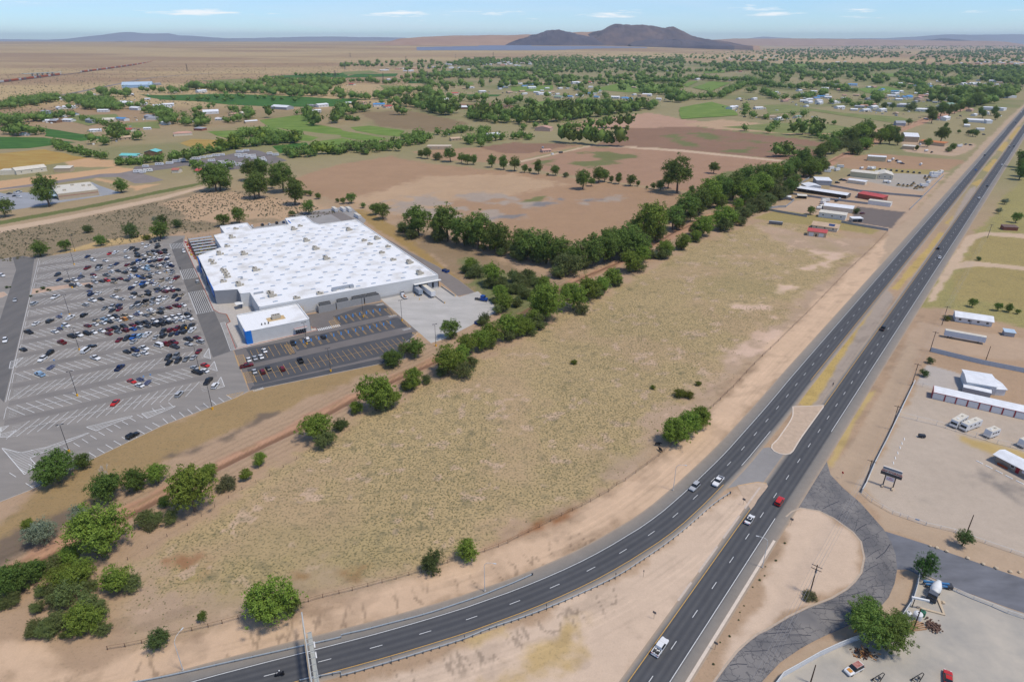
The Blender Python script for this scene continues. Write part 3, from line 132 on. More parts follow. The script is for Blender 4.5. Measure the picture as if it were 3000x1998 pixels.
TREES=(('canal bank near the parking lot',-151.6,173.1,13.3,'b'),('canal bank near the parking lot',-148,181.3,5.9,'b'),('canal bank near the parking lot',-129.5,163.8,11.3,'b'),('canal bank near the parking lot',-123.7,169.2,8.6,'b'),('canal bank near the parking lot',-118.1,173.1,7.6,'a'),('canal bank near the parking lot',-137.5,144.8,10.4,'s'),('canal bank near the parking lot',-146.1,150.6,4.1,'a'),('canal bank near the parking lot',-131.5,152.6,8,'s'),('canal bank near the parking lot',-117.2,141.1,17.1,'a'),('canal bank near the parking lot',-99.5,158.8,15,'a'),('canal bank near the parking lot',-108.8,153.1,5.9,'h'),('canal bank near the parking lot',-111.3,152.6,7,'h'),('canal bank near the parking lot',-109.9,161,4,'b'),('canal bank near the parking lot',-104.6,153.1,5.9,'h'),('canal bank near the parking lot',-94.4,170.1,8.3,'o'),('canal bank near the parking lot',-89.5,174.9,4.6,'a'),('canal bank near the parking lot',-101.2,173.7,7.3,'a'),('canal bank near the parking lot',-109.2,150.6,4.8,'o'),('canal bank near the parking lot',-87.5,182.3,5.1,'a'),('thicket at the lower left',-134.8,125.2,10,'b'),('thicket at the lower left',-132.1,128.3,9.3,'b'),('thicket at the lower left',-130.6,131.1,6.3,'b'),('thicket at the lower left',-127.8,134,7,'h'),('thicket at the lower left',-121.1,127.5,8.3,'a'),('thicket at the lower left',-124,136.6,7.1,'a'),('thicket at the lower left',-116.8,127.5,8,'a'),('thicket at the lower left',-117.2,131.1,6.6,'a'),('thicket at the lower left',-105.6,126.7,9.2,'a'),('thicket at the lower left',-115.3,122.1,9,'h'),('thicket at the lower left',-119.5,122.1,7.5,'h'),('thicket at the lower left',-108.2,119.2,8.8,'h'),('thicket at the lower left',-106,113.6,9.4,'a'),('thicket at the lower left',-113.4,115.3,7.2,'h'),('thicket at the lower left',-114.8,112.5,6.5,'h'),('thicket at the lower left',-130.9,122.1,5.4,'h'),('thicket at the lower left',-119.1,113.9,4.6,'h'),('thicket at the lower left',-109.9,112.5,4.3,'h'),('roadside along the field fence',-86.1,109.1,7.1,'d'),('roadside along the field fence',-78.7,116.9,2.8,'c'),('roadside along the field fence',-60.7,118,13.4,'a'),('roadside along the field fence',-63,116.9,4.1,'a'),('roadside along the field fence',-56.6,118.9,5.6,'c'),('roadside along the field fence',-22.1,134.2,8,'d'),('roadside along the field fence',-12.6,138,7.2,'a'),('field edge clump by the highway',60.1,195.7,10.9,'a'),('field edge clump by the highway',65.6,200.9,9.8,'a'),('field edge clump by the highway',71.3,206.4,8.7,'a'),('field edge clump by the highway',74.5,210.4,4.9,'a'),('field edge clump by the highway',57.8,196.5,6.3,'a'),('open field',28.1,259.4,3.2,'y'),('open field',59.8,236.4,2.4,'y'),('open field',70,230,5.7,'y'),('open field',72.8,229.1,4.7,'y'),('open field',80,239.7,3,'y'),('canal bank below the store',-53.7,257.1,9.3,'b'),('canal bank below the store',-45.4,266.3,10.6,'c'),('canal bank below the store',-72.6,198.7,12.2,'a'),('canal bank below the store',-65.2,204.8,6.5,'d'),('canal bank below the store',-61.4,217.1,5.9,'a'),('canal bank below the store',-54.7,219.6,15,'a'),('canal bank below the store',-48.8,222.3,9.2,'a'),('canal bank below the store',-42,236.2,9.7,'a'),('canal bank below the store',-45.4,236.2,5.3,'d'),('canal bank below the store',-36.9,242.2,4.9,'d'),('canal bank below the store',-28.3,250.5,15.2,'a'),('canal bank below the store',-31.1,248.4,6,'h'),('canal bank below the store',-23.2,257.1,10.3,'a'),('canal bank below the store',-30.5,287.7,10.5,'c'),('canal bank below the store',-21.4,268.7,10.7,'a'),('canal bank below the store',-15.7,273.5,10.9,'a'),('canal bank below the store',-9.4,279.8,11.6,'a'),('canal bank below the store',-2.3,287.7,12.4,'a'),('canal bank below the store',4.6,294.5,10.4,'a'),('canal bank below the store',-14.3,306,7.7,'d'),('canal bank below the store',11.2,301.6,9.4,'a'),('canal bank below the store',15.1,310.5,10.8,'a'),('canal bank below the store',-41.4,239.2,3.9,'h'),('canal bank beside the big field',3.4,289,9.1,'a'),('canal bank beside the big field',11.7,300.2,11.7,'h'),('canal bank beside the big field',18,309,19.8,'a'),('canal bank beside the big field',33.8,324.7,16.9,'a'),('canal bank beside the big field',44,338.3,11.7,'a'),('canal bank beside the big field',52.5,349.1,10,'a'),('canal bank beside the big field',60.4,362.4,10.3,'a'),('canal bank beside the big field',7.4,291.8,8.6,'a'),('canal bank beside the big field',104,418.2,11.2,'a'),('canal bank beside the big field',119.8,434.9,10.3,'a'),('canal bank beside the big field',96.8,416.2,6.8,'s'),('canal bank beside the big field',134.7,455.1,7.4,'a'),('canal bank beside the big field',143.3,469.5,15.8,'a'),('canal bank beside the big field',163.7,487.4,17.8,'a'),('canal bank beside the big field',177.3,503.7,12.4,'h'),('canal bank beside the big field',190.3,521,12.1,'h'),('canal bank beside the big field',200.4,533.1,11.5,'h'),('canal bank beside the big field',86.7,408.3,10.3,'a'),('canal bank beside the big field',75.6,386.2,12.8,'a'),('canal bank beside the big field',210.9,545.8,14.9,'h'),('canal bank beside the big field',225.9,565.8,16.2,'h'),('canal bank beside the big field',246.8,590.9,16.9,'h'),('canal bank beside the big field',265.8,618,14.1,'b'),('cottonwood grove behind the store',-70.5,469.8,16.3,'k'),('cottonwood grove behind the store',-83.3,480.9,8.3,'h'),('cottonwood grove behind the store',-46.9,456.3,16.8,'k'),('cottonwood grove behind the store',-56.2,465.2,10.2,'k'),('cottonwood grove behind the store',-34.4,444.8,13.9,'k'),('cottonwood grove behind the store',-24.2,436.5,18.5,'k'),('cottonwood grove behind the store',-11,425.9,15,'k'),('cottonwood grove behind the store',-4,436.5,8.1,'h'),('cottonwood grove behind the store',-15.3,436.5,10.5,'k'),('cottonwood grove behind the store',13.7,408.3,16,'k'),('cottonwood grove behind the store',7,418.2,13.2,'k'),('cottonwood grove behind the store',22.6,403.5,13.5,'k'),('cottonwood grove behind the store',31.3,398.8,14.9,'k'),('cottonwood grove behind the store',41.3,394.2,11.1,'k'),('cottonwood grove behind the store',3.1,413.2,10,'h'),('cottonwood grove behind the store',35.1,381,15.8,'h'),('cottonwood grove behind the store',52.1,398.8,14.2,'k'),('cottonwood grove behind the store',61.3,405.9,14.4,'k'),('cottonwood grove behind the store',77.6,418.2,17.1,'k'),('cottonwood grove behind the store',68.4,413.2,13.1,'k'),('cottonwood grove behind the store',87.7,418.2,11.6,'k'),('thicket east of the store',-26,385.3,8.7,'a'),('thicket east of the store',-21.3,376.7,10.6,'h'),('thicket east of the store',-11.7,362.4,11.7,'a'),('thicket east of the store',-6.1,360.5,7.5,'h'),('thicket east of the store',0,349.1,8,'h'),('thicket east of the store',-6.4,336.5,8.4,'a'),('thicket east of the store',-3.7,323.1,10.6,'a'),('thicket east of the store',3.2,329.7,7.6,'h'),('thicket east of the store',8.5,341.8,7.8,'h'),('thicket east of the store',18.9,354.7,7.4,'a'),('thicket east of the store',6.7,352.8,8.7,'h'),('thicket east of the store',13.7,360.5,7.5,'h'),('thicket east of the store',1.4,368.4,9,'h'),('thicket east of the store',9.8,372.5,7.7,'h'),('canal line of dense trees',75.1,428.5,11.4,'k'),('canal line of dense trees',82.4,426.4,12.6,'k'),('canal line of dense trees',102.4,457.5,20.1,'a'),('canal line of dense trees',94.5,469.5,10.3,'k'),('canal line of dense trees',125.3,487.4,14.2,'k'),('canal line of dense trees',139.2,509.4,14.8,'k'),('canal line of dense trees',155.8,533.1,16.2,'k'),('canal line of dense trees',173.7,559,17.7,'a'),('canal line of dense trees',183.4,559,9.6,'a'),('canal line of dense trees',187.9,579.9,16.6,'k'),('canal line of dense trees',204.6,590.9,16,'k'),('canal line of dense trees',208.8,572.8,15.6,'a'),('canal line of dense trees',229,626,17.8,'k'),('canal line of dense trees',232.2,602,18,'a'),('canal line of dense trees',250.1,643,17.3,'k'),('canal line of dense trees',251.7,618,15.8,'h'),('canal line of dense trees',269.3,666,14.1,'a'),('canal line of dense trees',286.9,684,14.5,'k'),('canal line of dense trees',306.5,710,13,'k'),('canal line of dense trees',335.6,754,12.6,'k'),('canal line of dense trees',194.4,545.8,7.9,'a'),('canal line of dense trees',221.9,559,9.6,'h'),('canal line of dense trees',277.6,635,10.8,'k'),('canal line of dense trees',207.3,549,10.3,'h'),('far end of the canal',376.5,803,12.3,'k'),('far end of the canal',396.2,830,13.8,'k'),('far end of the canal',412.8,851,14.2,'k'),('far end of the canal',433.7,881,13.4,'h'),('far end of the canal',450.9,905,17.5,'h'),('far end of the canal',468.8,922,19.1,'k'),('far end of the canal',441.1,851,16.5,'h'),('far end of the canal',499.9,957,21,'a'),('far end of the canal',515.6,975,20.1,'k'),('far end of the canal',472.9,889,13.5,'a'),('far end of the canal',337.1,754,13.7,'k'),('far end of the canal',319.9,742,12.5,'h'),('far end of the canal',321.6,699,15.7,'a'),('far end of the canal',340.5,720,10.1,'h'),('far end of the canal',359.9,748,8.4,'h'),('hedge between the brown fields',-114.1,821,8.6,'k'),('hedge between the brown fields',-105.4,814,10.6,'k'),('hedge between the brown fields',-90.9,805,12.6,'h'),('hedge between the brown fields',-74.5,792,14.5,'k'),('hedge between the brown fields',-23.7,754,10.5,'k'),('hedge between the brown fields',-9.1,742,11.7,'k'),('hedge between the brown fields',2.6,733,12.2,'k'),('hedge between the brown fields',13.9,723,7.6,'k'),('hedge between the brown fields',19.6,723,5.1,'k'),('hedge between the brown fields',29.5,715,10.7,'k'),('hedge between the brown fields',38.5,706,3.7,'h'),('hedge between the brown fields',47.2,706,9.9,'k'),('hedge between the brown fields',58.2,697,6.7,'h'),('hedge between the brown fields',-60.5,781,9.5,'k'),('hedge between the brown fields',-52.7,774,9.5,'k'),('hedge between the brown fields',-45.8,773,9.4,'k'),('hedge between the brown fields',69.9,636,14.7,'k'),('hedge between the brown fields',79.9,650,6.9,'k'),('hedge between the brown fields',89.4,667,12.9,'k'),('hedge between the brown fields',96.1,673,10.7,'k'),('hedge between the brown fields',103,667,5.9,'k'),('hedge between the brown fields',109.7,661,8.2,'k'),('hedge between the brown fields',120,652,10.4,'k'),('hedge between the brown fields',127,650,4.6,'k'),('hedge between the brown fields',133.6,636,2.8,'k'),('hedge between the brown fields',139.8,636,5.6,'k'),('hedge between the brown fields',145.5,631,9,'k'),('hedge between the brown fields',159.2,618,25.3,'k'),('hedge between the brown fields',155.1,639,12.5,'k'),('hedge between the brown fields',172.3,613,6.5,'k'),('single tree in the brown field',223.1,718,11.1,'k'),('behind the store and lot',-289.8,628,27.9,'w'),('behind the store and lot',-281.9,634,11.2,'w'),('behind the store and lot',-235.9,596,20.2,'k'),('behind the store and lot',-273.8,678,19.1,'k'),('behind the store and lot',-263.1,678,16.7,'k'),('behind the store and lot',-238.8,639,9.1,'k'),('behind the store and lot',-222.4,623,22.1,'k'),('behind the store and lot',-194.1,568.8,18.3,'k'),('behind the store and lot',-196.4,608,6,'c'),('behind the store and lot',-190.9,606,6.5,'c'),('behind the store and lot',-180,593.7,6.9,'c'),('behind the store and lot',-158.6,579.9,4.7,'c'),('behind the store and lot',-152.1,573.2,5.6,'c'),('behind the store and lot',-145.2,575.4,10.3,'c'),('behind the store and lot',-131.2,558.1,6,'c'),('behind the store and lot',-172.4,535.9,12.6,'c'),('behind the store and lot',-184.6,530.1,5.7,'h'),('behind the store and lot',-228.7,497.5,11.8,'c'),('behind the store and lot',-218.7,504.4,13.7,'c'),('behind the store and lot',-115.5,533.9,11.6,'c'),('behind the store and lot',-106,518.8,14.1,'c'),('behind the store and lot',-83.3,480.9,7.9,'h'),('edge of the parking lot',-322,419.4,13.5,'c'),('edge of the parking lot',-312.5,431.3,9.3,'c'),('edge of the parking lot',-295.4,445.2,9.6,'c'),('edge of the parking lot',-325.1,478.9,8.9,'d'),('edge of the parking lot',-284.9,466.1,14.3,'d'),('edge of the parking lot',-261.3,461.5,15.5,'c'),('edge of the parking lot',-270.1,458.5,5.6,'y'),('edge of the parking lot',-280.3,504.5,10.3,'d'),('edge of the parking lot',-286.8,506.2,7.5,'s'),('edge of the parking lot',-263.7,493.9,9.2,'d'),('beside the tan store',-410.5,563.6,20.6,'k'),('beside the tan store',-378.2,621,15.7,'c'),('beside the tan store',-423.1,526.7,17.4,'c'),('beside the tan store',-287,631,25.1,'w'),('beside the tan store',-239.9,595.7,16.2,'k'),('yard by the storage office',131.8,143.6,5.2,'e'),('driveway of the gravel yard',113.3,131.5,6.9,'p'),('gravel yard wall',91.2,108.7,9.3,'w'),('gravel yard wall',87.3,110.4,10.3,'w'),('gravel yard wall',96.4,113.4,6.7,'w'),('gravel yard wall',89.4,116.9,7.7,'w'),('highway side homes',191.3,260,3.8,'d'),('highway side homes',181.2,247.7,4.8,'d'),('highway side homes',254.8,328,5.1,'c'),('highway side homes',265.2,322.7,4.7,'c'),('highway side homes',270.1,320.7,5,'c'),('highway side homes',273,318.2,3,'c'),('highway side homes',229.5,310.1,4.4,'y'),('roadside east of the highway',443.4,572.5,7.3,'s'),('roadside east of the highway',414.3,538.5,5.9,'s'),('roadside east of the highway',312.9,410.5,3.9,'d'),('roadside east of the highway',407.4,508,8.4,'c'),('roadside east of the highway',535.8,683,13.5,'k'),('roadside east of the highway',576.4,736,11.8,'k'),('yard beside the white workshops',253,534.6,8.3,'c'),('yard beside the white workshops',293.2,538.5,7.4,'d'),('yard beside the white workshops',321.8,699,17.5,'k'),('yard beside the white workshops',340.2,715,12.8,'k'),('yard beside the white workshops',274.5,631,10.3,'k'),('yard beside the white workshops',357.7,743,7.9,'h'),('homes along the highway',622,961,17.8,'k'),('homes along the highway',571.5,909,10.3,'k'),('homes along the highway',584,874,8.2,'k'),('homes along the highway',575.1,868,8.1,'h'),('homes along the highway',539.3,879,5.5,'k'),('homes along the highway',706,1019,9.4,'k'),('homes along the highway',710,1035,8.5,'h'),('homes along the highway',706,1012,8.3,'k'),('homes along the highway',705,1051,5.4,'k'),('homes along the highway',724,1115,8,'k'),('homes along the highway',685,1157,9.4,'k'),('homes along the highway',743,1187,15.7,'k'),('homes along the highway',782,1157,9.4,'k'),('homes along the highway',891,1274,11.6,'k'),('homes along the highway',918,1323,10.7,'k'),('homes along the highway',893,1240,10.1,'k'),('homes along the highway',937,1310,13.3,'k'),('homes along the highway',804,1298,14.5,'k'),('homes along the highway',826,1298,19.8,'k'),('homes along the highway',842,1298,15.8,'k'),('homes along the highway',884,1348,15,'k'),('homes along the highway',922,1389,14,'k'),('homes along the highway',986,1461,17.7,'k'),('homes along the highway',1018,1492,24.1,'k'),('homes along the highway',1065,1541,18.6,'k'),('homes along the highway',1158,1648,26.5,'k'),('homes along the highway',1146,1667,23.4,'k'),('homes along the highway',1146,1687,20.3,'k'),('homes along the highway',1119,1667,15.1,'k'),('homes along the highway',1070,1629,22.9,'k'),('homes along the highway',1088,1718,24.1,'k'),('homes along the highway',591.4,754,17.4,'k'),('homes along the highway',552.4,701,13.3,'k'),('homes along the highway',565.3,1004,17.6,'k'),('homes along the highway',524.1,941,19.4,'a'),('homes along the highway',581.7,1012,14.6,'k'),('homes along the highway',541.3,928,13.4,'k'),('homes along the highway',536.8,941,14.6,'k'),('homes along the highway',548.9,1027,11.6,'k'),('homes along the highway',478.6,891,13.8,'a'),('homes along the highway',826,1402,24.1,'h'),('homes along the highway',787,1431,13,'k'),('homes along the highway',828,1541,15.5,'k'),('homes along the highway',797,1417,11.5,'k'))
ROWS=((((-1080,1426),(-1083,1473),(-1107,1578),(-1093,1636),(-1063,1677),(-964,1560),(-848,1426),(-806,1473)),110,12,'k',44),(((-941,1238),(-865,1150),(-878,1193),(-867,1204),(-848,1226),(-857,1287)),44,11,'k',26),(((-793,1039),(-762,1031),(-734,1039)),9,13,'k',8),(((-1152,1524),(-1128,1560),(-1128,1636),(-1113,1677)),30,12,'k',30),(((-1099,1813),(-1041,1766),(-991,1743),(-1001,1789)),9,16,'k',8),(((-654,946),(-601,887),(-540.1,834),(-512.1,817),(-501.3,817)),20,9,'h',6),(((-794,1238),(-746,1193),(-691,1150),(-644,1111)),14,9,'h',6),(((-473.8,781),(-458,771),(-446,771),(-435.5,791),(-416.6,807),(-406.1,823),(-396.4,851),(-388.8,868)),24,10,'h',6),(((-744,1367),(-698,1339),(-623,1226),(-622,1193),(-556.4,1150),(-534.9,1130),(-533,1171)),34,12,'k',18),(((-616,1262),(-645,1396),(-655,1490)),4,11,'k',8),(((-576.2,1381),(-544.5,1353),(-535.2,1367),(-493.2,1262),(-493.2,1193),(-523,1215)),14,11,'k',8),(((-1046,1916),(-1013,1916),(-955,1889),(-915,1863),(-912,1916)),9,15,'k',10),(((-965,2031),(-870,2001),(-745,1916),(-637,1838),(-552,1813),(-446,1789)),50,17,'k',22),(((-768,2160),(-722,2231),(-673,2306),(-552.4,2231)),34,16,'k',34),(((-869,2772),(-789,2717),(-708,2829)),12,12,'k',12),(((-780,1677),(-730,1636),(-723,1720),(-669,1597),(-681,1699),(-659,1699),(-634,1677),(-504.9,1578),(-503.5,1636),(-791,1813)),10,12,'k',12),(((-709,1636),(-852,1677),(-836,1720)),4,8,'k',4),(((-420.7,1367),(-362.9,1215),(-324.6,1150),(-312.4,1171),(-326.4,1287),(-367.7,1426)),24,12,'k',18),(((-466.4,1287),(-459.3,1274)),1,14,'k',0),(((-390,880),(-379.8,874),(-376.6,906),(-359.6,919),(-344.1,933),(-326.1,946),(-303.3,954)),34,13,'a',12),(((-407.5,991),(-404.1,1022),(-380.6,1006),(-353.4,991),(-334.2,999),(-319.1,1006)),22,13,'a',10),(((-316.8,743),(-378.2,762),(-355.2,748)),5,11,'h',8),(((-293.3,839),(-271.3,828),(-268.7,856)),9,13,'h',10),(((-254.6,834),(-240.3,856),(-218.7,845)),9,12,'a',8),(((-595.6,933),(-571.4,919),(-585,991),(-628,1056),(-546.7,976),(-544.2,983)),11,12,'k',10),(((-438.3,906),(-427.5,899),(-382.6,771)),3,9,'k',4),(((-582.6,2346),(-501.9,2387),(-410.5,2268),(-310.7,2387),(-245.4,2160),(-190.6,2160)),36,14,'k',14),(((-400,2614),(-306.9,2717),(-211.5,2665),(-103.3,2772),(-9.6,2614),(56.4,2614)),60,16,'k',30),(((-115.7,3300),(-18.6,3224),(74.3,3151),(146.9,3151)),30,16,'k',24),(((-436.7,1743),(-367.3,1677),(-313.7,1677),(-318.3,1766),(-283.5,1916),(-226.6,1916)),44,15,'k',22),(((-292.5,1560),(-249.7,1542),(-207.5,1473),(-157.9,1367),(-129.2,1312),(-110.9,1367)),34,15,'k',16),(((-235,1677),(-179.2,1560),(-145.9,1490)),16,14,'k',10),(((-251,1916),(-201.9,1766),(-166.7,1636),(-131.8,1636),(-96.9,1636),(-58.5,1636)),34,14,'k',18),(((-82.5,1287),(-60.8,1238),(-46.6,1215),(-20,1193),(16.1,1193),(52.2,1193),(85.4,1226),(120.4,1262),(163,1299),(196.6,1339),(240.4,1396),(278.9,1441),(303.8,1473)),80,14,'k',14),(((-61.4,1312),(-27,1287),(14.3,1262),(44.6,1274),(77,1312),(110.2,1339),(150.5,1339)),40,14,'k',10),(((-110.9,1022),(-94.5,1039),(-65.8,1092),(-41.5,1074),(-47.9,961),(-64.9,933),(-48.6,933),(-37.9,976),(-28.9,961),(-14.6,991)),30,12,'h',14),(((-168.9,968),(-157.3,976),(-135.6,1006),(-125,991),(-130.4,933),(-137.3,954),(-200.9,845),(-184.6,856),(-160.2,868),(-152.6,880)),30,13,'h',14),(((-222.4,856),(-216.6,880),(-197.2,880),(-187.1,919)),14,13,'h',10),(((-1.6,991),(8.1,983),(16,1014),(26.5,991),(21.9,976)),5,8,'k',4),(((69.4,954),(86.6,946),(95.9,946),(104.5,939),(120.3,926),(138.7,919),(152.8,912)),8,15,'k',3),(((84.7,1074),(97.9,1092),(115.1,1111),(138,1120),(158.6,1120),(179.3,1120),(196.3,1120)),8,13,'k',2),(((65.4,1150),(14.8,1092),(27.1,1111)),3,11,'h',4),(((-12,1490),(9.3,1578),(19.4,1578),(30.8,1560),(50.8,1507),(71.8,1507),(92.7,1507),(112.4,1490),(129.8,1507)),10,14,'k',3),(((142.7,1507),(168.5,1507),(195.4,1490),(236.8,1490),(262.4,1490)),16,14,'k',8),(((38.9,2231),(81.3,2231),(123.7,2231)),14,11,'h',8),(((1.3,2387),(68.6,2665),(147.1,2665),(192.2,2518),(240.9,2473),(298.1,2429),(353.5,2387)),34,14,'k',18),(((138.1,2160),(181.7,2031),(201.3,1813),(230.5,1863),(246.3,1720),(88.8,1720)),16,13,'k',12),(((464.8,2473),(497.8,2429),(530.6,2346),(595,2387)),24,14,'k',20),(((358.7,1916),(374.8,1813),(424.3,1863),(433.1,1720)),18,14,'k',12),(((374.4,1636),(389.6,1597),(437,1677)),10,14,'k',8),(((-345.8,1367),(-321.8,1339),(-304.8,1381),(-295.9,1411)),9,13,'k',8),(((-306.6,1238),(-280.1,1226)),6,9,'h',4),(((-227.5,1326),(-207.5,1326)),2,13,'k',1),(((431.3,1720),(456.7,1677),(485.3,1677),(526.6,1720),(613,1916),(729,2160),(800,2231)),40,14,'k',14),(((613,2473),(700,2565),(736,2429),(822,2473)),30,14,'k',18),(((832,2473),(800,2231),(805,2094),(833,2031),(894,2031)),44,14,'k',18),(((658,1916),(687,1863),(650,1677),(671,1677),(707,1677),(780,1766),(839,1813)),26,13,'k',14),(((777,3151),(863,3151),(975,3151),(1124,3300),(1173,3151),(1174,2888)),50,14,'k',24),(((1369,3646),(1338,3300),(1164,2665),(1326,2772),(1437,2772)),60,14,'k',26),(((979,2231),(965,2094),(958,1916),(926,1916)),20,13,'k',12),(((1457,3151),(1569,3151),(1489,2888)),18,13,'k',12),(((1781,3646),(1888,3646),(1904,3465)),20,14,'k',14),(((1195,2160),(1177,2031),(1166,1916),(1287,2160),(1395,2473)),40,13,'k',20),(((1623,2888),(1584,2665),(1540,2473),(1431,2231),(1603,2473)),50,14,'k',24),(((1210,2306),(1224,2268)),6,13,'k',4),(((864,1677),(882,1636),(966,1813)),10,12,'k',10),(((994,1490),(1076,1560),(1128,1597),(1132,1677),(1074,1636)),24,13,'k',12),(((541.7,1312),(554.4,1262),(561.5,1312),(543.5,1193),(451,1262),(437.4,1262),(509.6,1490),(445.6,1238)),10,10,'k',6),(((367.1,1092),(377.7,1074),(403.2,1048),(443,1130),(572.3,1171)),6,9,'k',3),(((423.1,1022),(462.2,1031),(492.1,1074),(449.7,991)),8,12,'k',8),(((458.1,976),(482.2,991),(507.8,1022),(526.9,1039),(519,991),(539.8,1006)),20,12,'h',10),(((587.7,1111),(597.3,1101)),4,10,'h',4),(((733,1560),(783,1597),(752,1490),(817,1524)),10,10,'k',8),(((343.9,834),(356.8,834),(329,828)),5,11,'k',4))
WOODS=((((24.8,5302),(233.5,6527),(640,6527),(772,5975),(1855,7573),(857,3465),(542.9,3151),(330.2,3014),(146.9,3151),(98.4,3848),(-114.9,4323),(-170.2,4607)),420),(((-405.5,4072),(-335.9,4930),(-140.5,5302),(-69.8,4323),(-211.4,3646)),60),(((2195,9015),(3039,9624),(4218,10322),(4929,9624),(4325,7573),(3187,5733),(2336,4930),(1705,4607),(1413,4930),(1297,5302)),330),(((4960,8478),(8222,11127),(3038,4072),(2862,4323),(2592,4323),(2807,4930)),260),(((5052,12068),(9301,18216),(9588,16161),(21665,29424),(8913,12068),(6564,10322),(5071,10322)),240),(((1061,4323),(1511,4323),(1934,4072),(2274,4072),(2873,3848),(2168,2888),(1899,3151),(1578,3465),(1021,3300)),150),(((1974,2888),(2168,2888),(1539,2031),(1519,2160)),60),(((-1061,4323),(-458,4607),(-383.5,3848),(-897,3646)),30),(((1421,4323),(1659,3646),(2359,4072),(2726,3646),(1454,1916),(1451,2160),(1395,2473),(949,2160),(874,2473)),150),(((-554.3,3646),(-128.6,3465),(344.9,3151),(817,3300),(422.7,1677),(278.4,1813),(101.6,2160),(-194.1,1916),(-404.9,2473)),130),(((-1089,2031),(-1086,2306),(-902,2473),(-611,2473),(-419.1,1677),(-583.6,1677),(-826,1916)),50),(((1129,1916),(1332,1916),(1588,2160),(1274,1720),(1030,1490),(918,1490)),60))
HOUSES=((-1115,1813,'w'),(-1095,1677,'w'),(-1116,1677,'w'),(-825,1204,'w'),(-963,1441,'w'),(-904,1578,'w'),(-840,1542,'w'),(-1014,1813,'w'),(-765,1507,'w'),(-778,1490,'w'),(-898,1677,'w'),(-661,1111,'t'),(-670,1074,'w'),(-601,1101,'w'),(-618,1074,'r'),(-574.3,983,'t'),(-755,1031,'b'),(-871,1916,'w'),(-948,1916,'w'),(-441,1490,'g'),(-418.7,1490,'w'),(-401.2,1381,'w'),(-583.3,1226,'t'),(-1156,2231,'g'),(-882,2160,'w'),(-937,2160,'w'),(-678,1262,'g'),(-377.5,1560,'w'),(-342.5,1560,'p'),(-295.9,1507,'b'),(-270.6,1473,'r'),(-451.9,2518,'w'),(-519.4,2231,'r'),(-620,3300,'w'),(-497.9,3224,'w'),(-470.9,3224,'w'),(-210.4,3381,'w'),(-37.7,2306,'w'),(11.3,2387,'t'),(-122.9,2094,'w'),(-142.9,2062,'t'),(-155.2,1838,'r'),(-84.3,1916,'w'),(-7,1889,'t'),(69.2,1889,'w'),(225.1,2306,'w'),(166.9,2062,'w'),(198.2,2001,'w'),(263.4,2346,'r'),(293.2,2306,'p'),(238.8,1916,'e'),(219.6,1838,'w'),(122,1838,'w'),(118.1,1720,'e'),(149.3,1743,'b'),(324.7,1813,'w'),(354.7,1789,'w'),(288.7,1677,'b'),(361.9,1677,'w'),(318.5,1636,'t'),(651,4323,'w'),(717,3224,'g'),(-30.4,1014,'w'),(-82.7,976,'t'),(44.5,868,'p'),(677,2518,'w'),(785,2473,'w'),(1041,3151,'r'),(1232,3646,'p'),(1361,3553,'w'),(485.2,1473,'w'),(465.8,1441,'w'),(524.5,1441,'w'),(558.5,1677,'w'),(596.1,1677,'w'),(729,1889,'w'),(648,1616,'p'),(774,1813,'w'),(690,1578,'w'),(647,1490,'w'),(759,1699,'b'),(706,1560,'w'),(798,1720,'w'),(751,1578,'w'),(705,1457,'w'),(714,1411,'w'),(730,1396,'w'),(777,1457,'w'),(918,1699,'w'),(763,1396,'w'),(983,1766,'w'),(942,1657,'w'),(999,1720,'b'),(986,1743,'b'),(844,1507,'b'),(860,1490,'g'),(762,1339,'t'),(1088,1916,'w'),(1089,2195,'b'),(988,2031,'w'),(849,2094,'w'),(830,2160,'w'),(2088,4461,'w'),(2204,4607,'w'),(1804,3646,'t'),(1547,3381,'w'),(2268,4323,'w'),(1868,3465,'w'),(1767,3151,'t'),(1288,2195,'b'),(1294,2126,'b'),(1350,2160,'t'),(1632,2518,'w'),(1543,2387,'w'),(1676,2473,'w'),(1992,2888,'w'),(1464,2231,'w'),(1516,2268,'w'),(1521,2231,'w'),(1671,2346,'w'),(1429,1944,'w'),(1431,2031,'w'),(1064,1677,'w'),(1059,1657,'w'),(1004,1636,'w'),(946,1396,'p'),(900,1312,'w'),(938,1339,'w'),(847,1396,'w'),(889,1441,'w'),(943,1490,'e'),(970,1507,'e'),(2538,4323,'t'),(2637,4323,'t'),(2472,3553,'w'),(2576,3553,'w'),(3169,4323,'w'),(2604,3646,'w'),(3096,4607,'w'),(785,1238,'r'),(796,1238,'w'),(491,1238,'w'),(540.3,1274,'e'),(483.7,1262,'t'),(471.7,1274,'t'))
TOWNS=((((-399.6,3848),(-400.4,4607),(-241.7,5109),(74.3,4930),(137.4,4323),(58.2,3848),(-187.8,3956)),60),(((741,6842),(1761,7190),(1134,4607),(614,4072),(587.1,4930)),38),(((1524,6239),(2521,6842),(2473,5733),(1801,4607),(1518,5302)),30),(((7589,16161),(9588,16161),(11587,16161),(8664,12068),(6173,12068)),30),(((2952,4607),(3898,5302),(3004,4072),(2613,4072)),24),(((-221,3553),(-373.4,3744),(-606,3300),(-665,3465)),8),(((787,2094),(1347,2387),(1811,2473),(1243,1677),(1026,1560),(819,1426),(726,1490),(655,1636)),95),(((-66.4,2473),(168,2473),(482.8,2031),(356.9,1636),(121.1,1766),(-30.7,1863)),34),(((-1166,1720),(-919,1636),(-652,1426),(-517.7,1312),(-529.7,1092),(-648,1092),(-880,1262)),30))
TRAIN=(((-1758,2306),(-1777,2429),(-1839,2665),(-1902,2912)),((-1945,3122),(-2082,3646),(-2281,4323),(-2587,5223),(-2825,6239),(-2939,7047)))
OVERPASS=((-1952,2772),(-1908,2912))
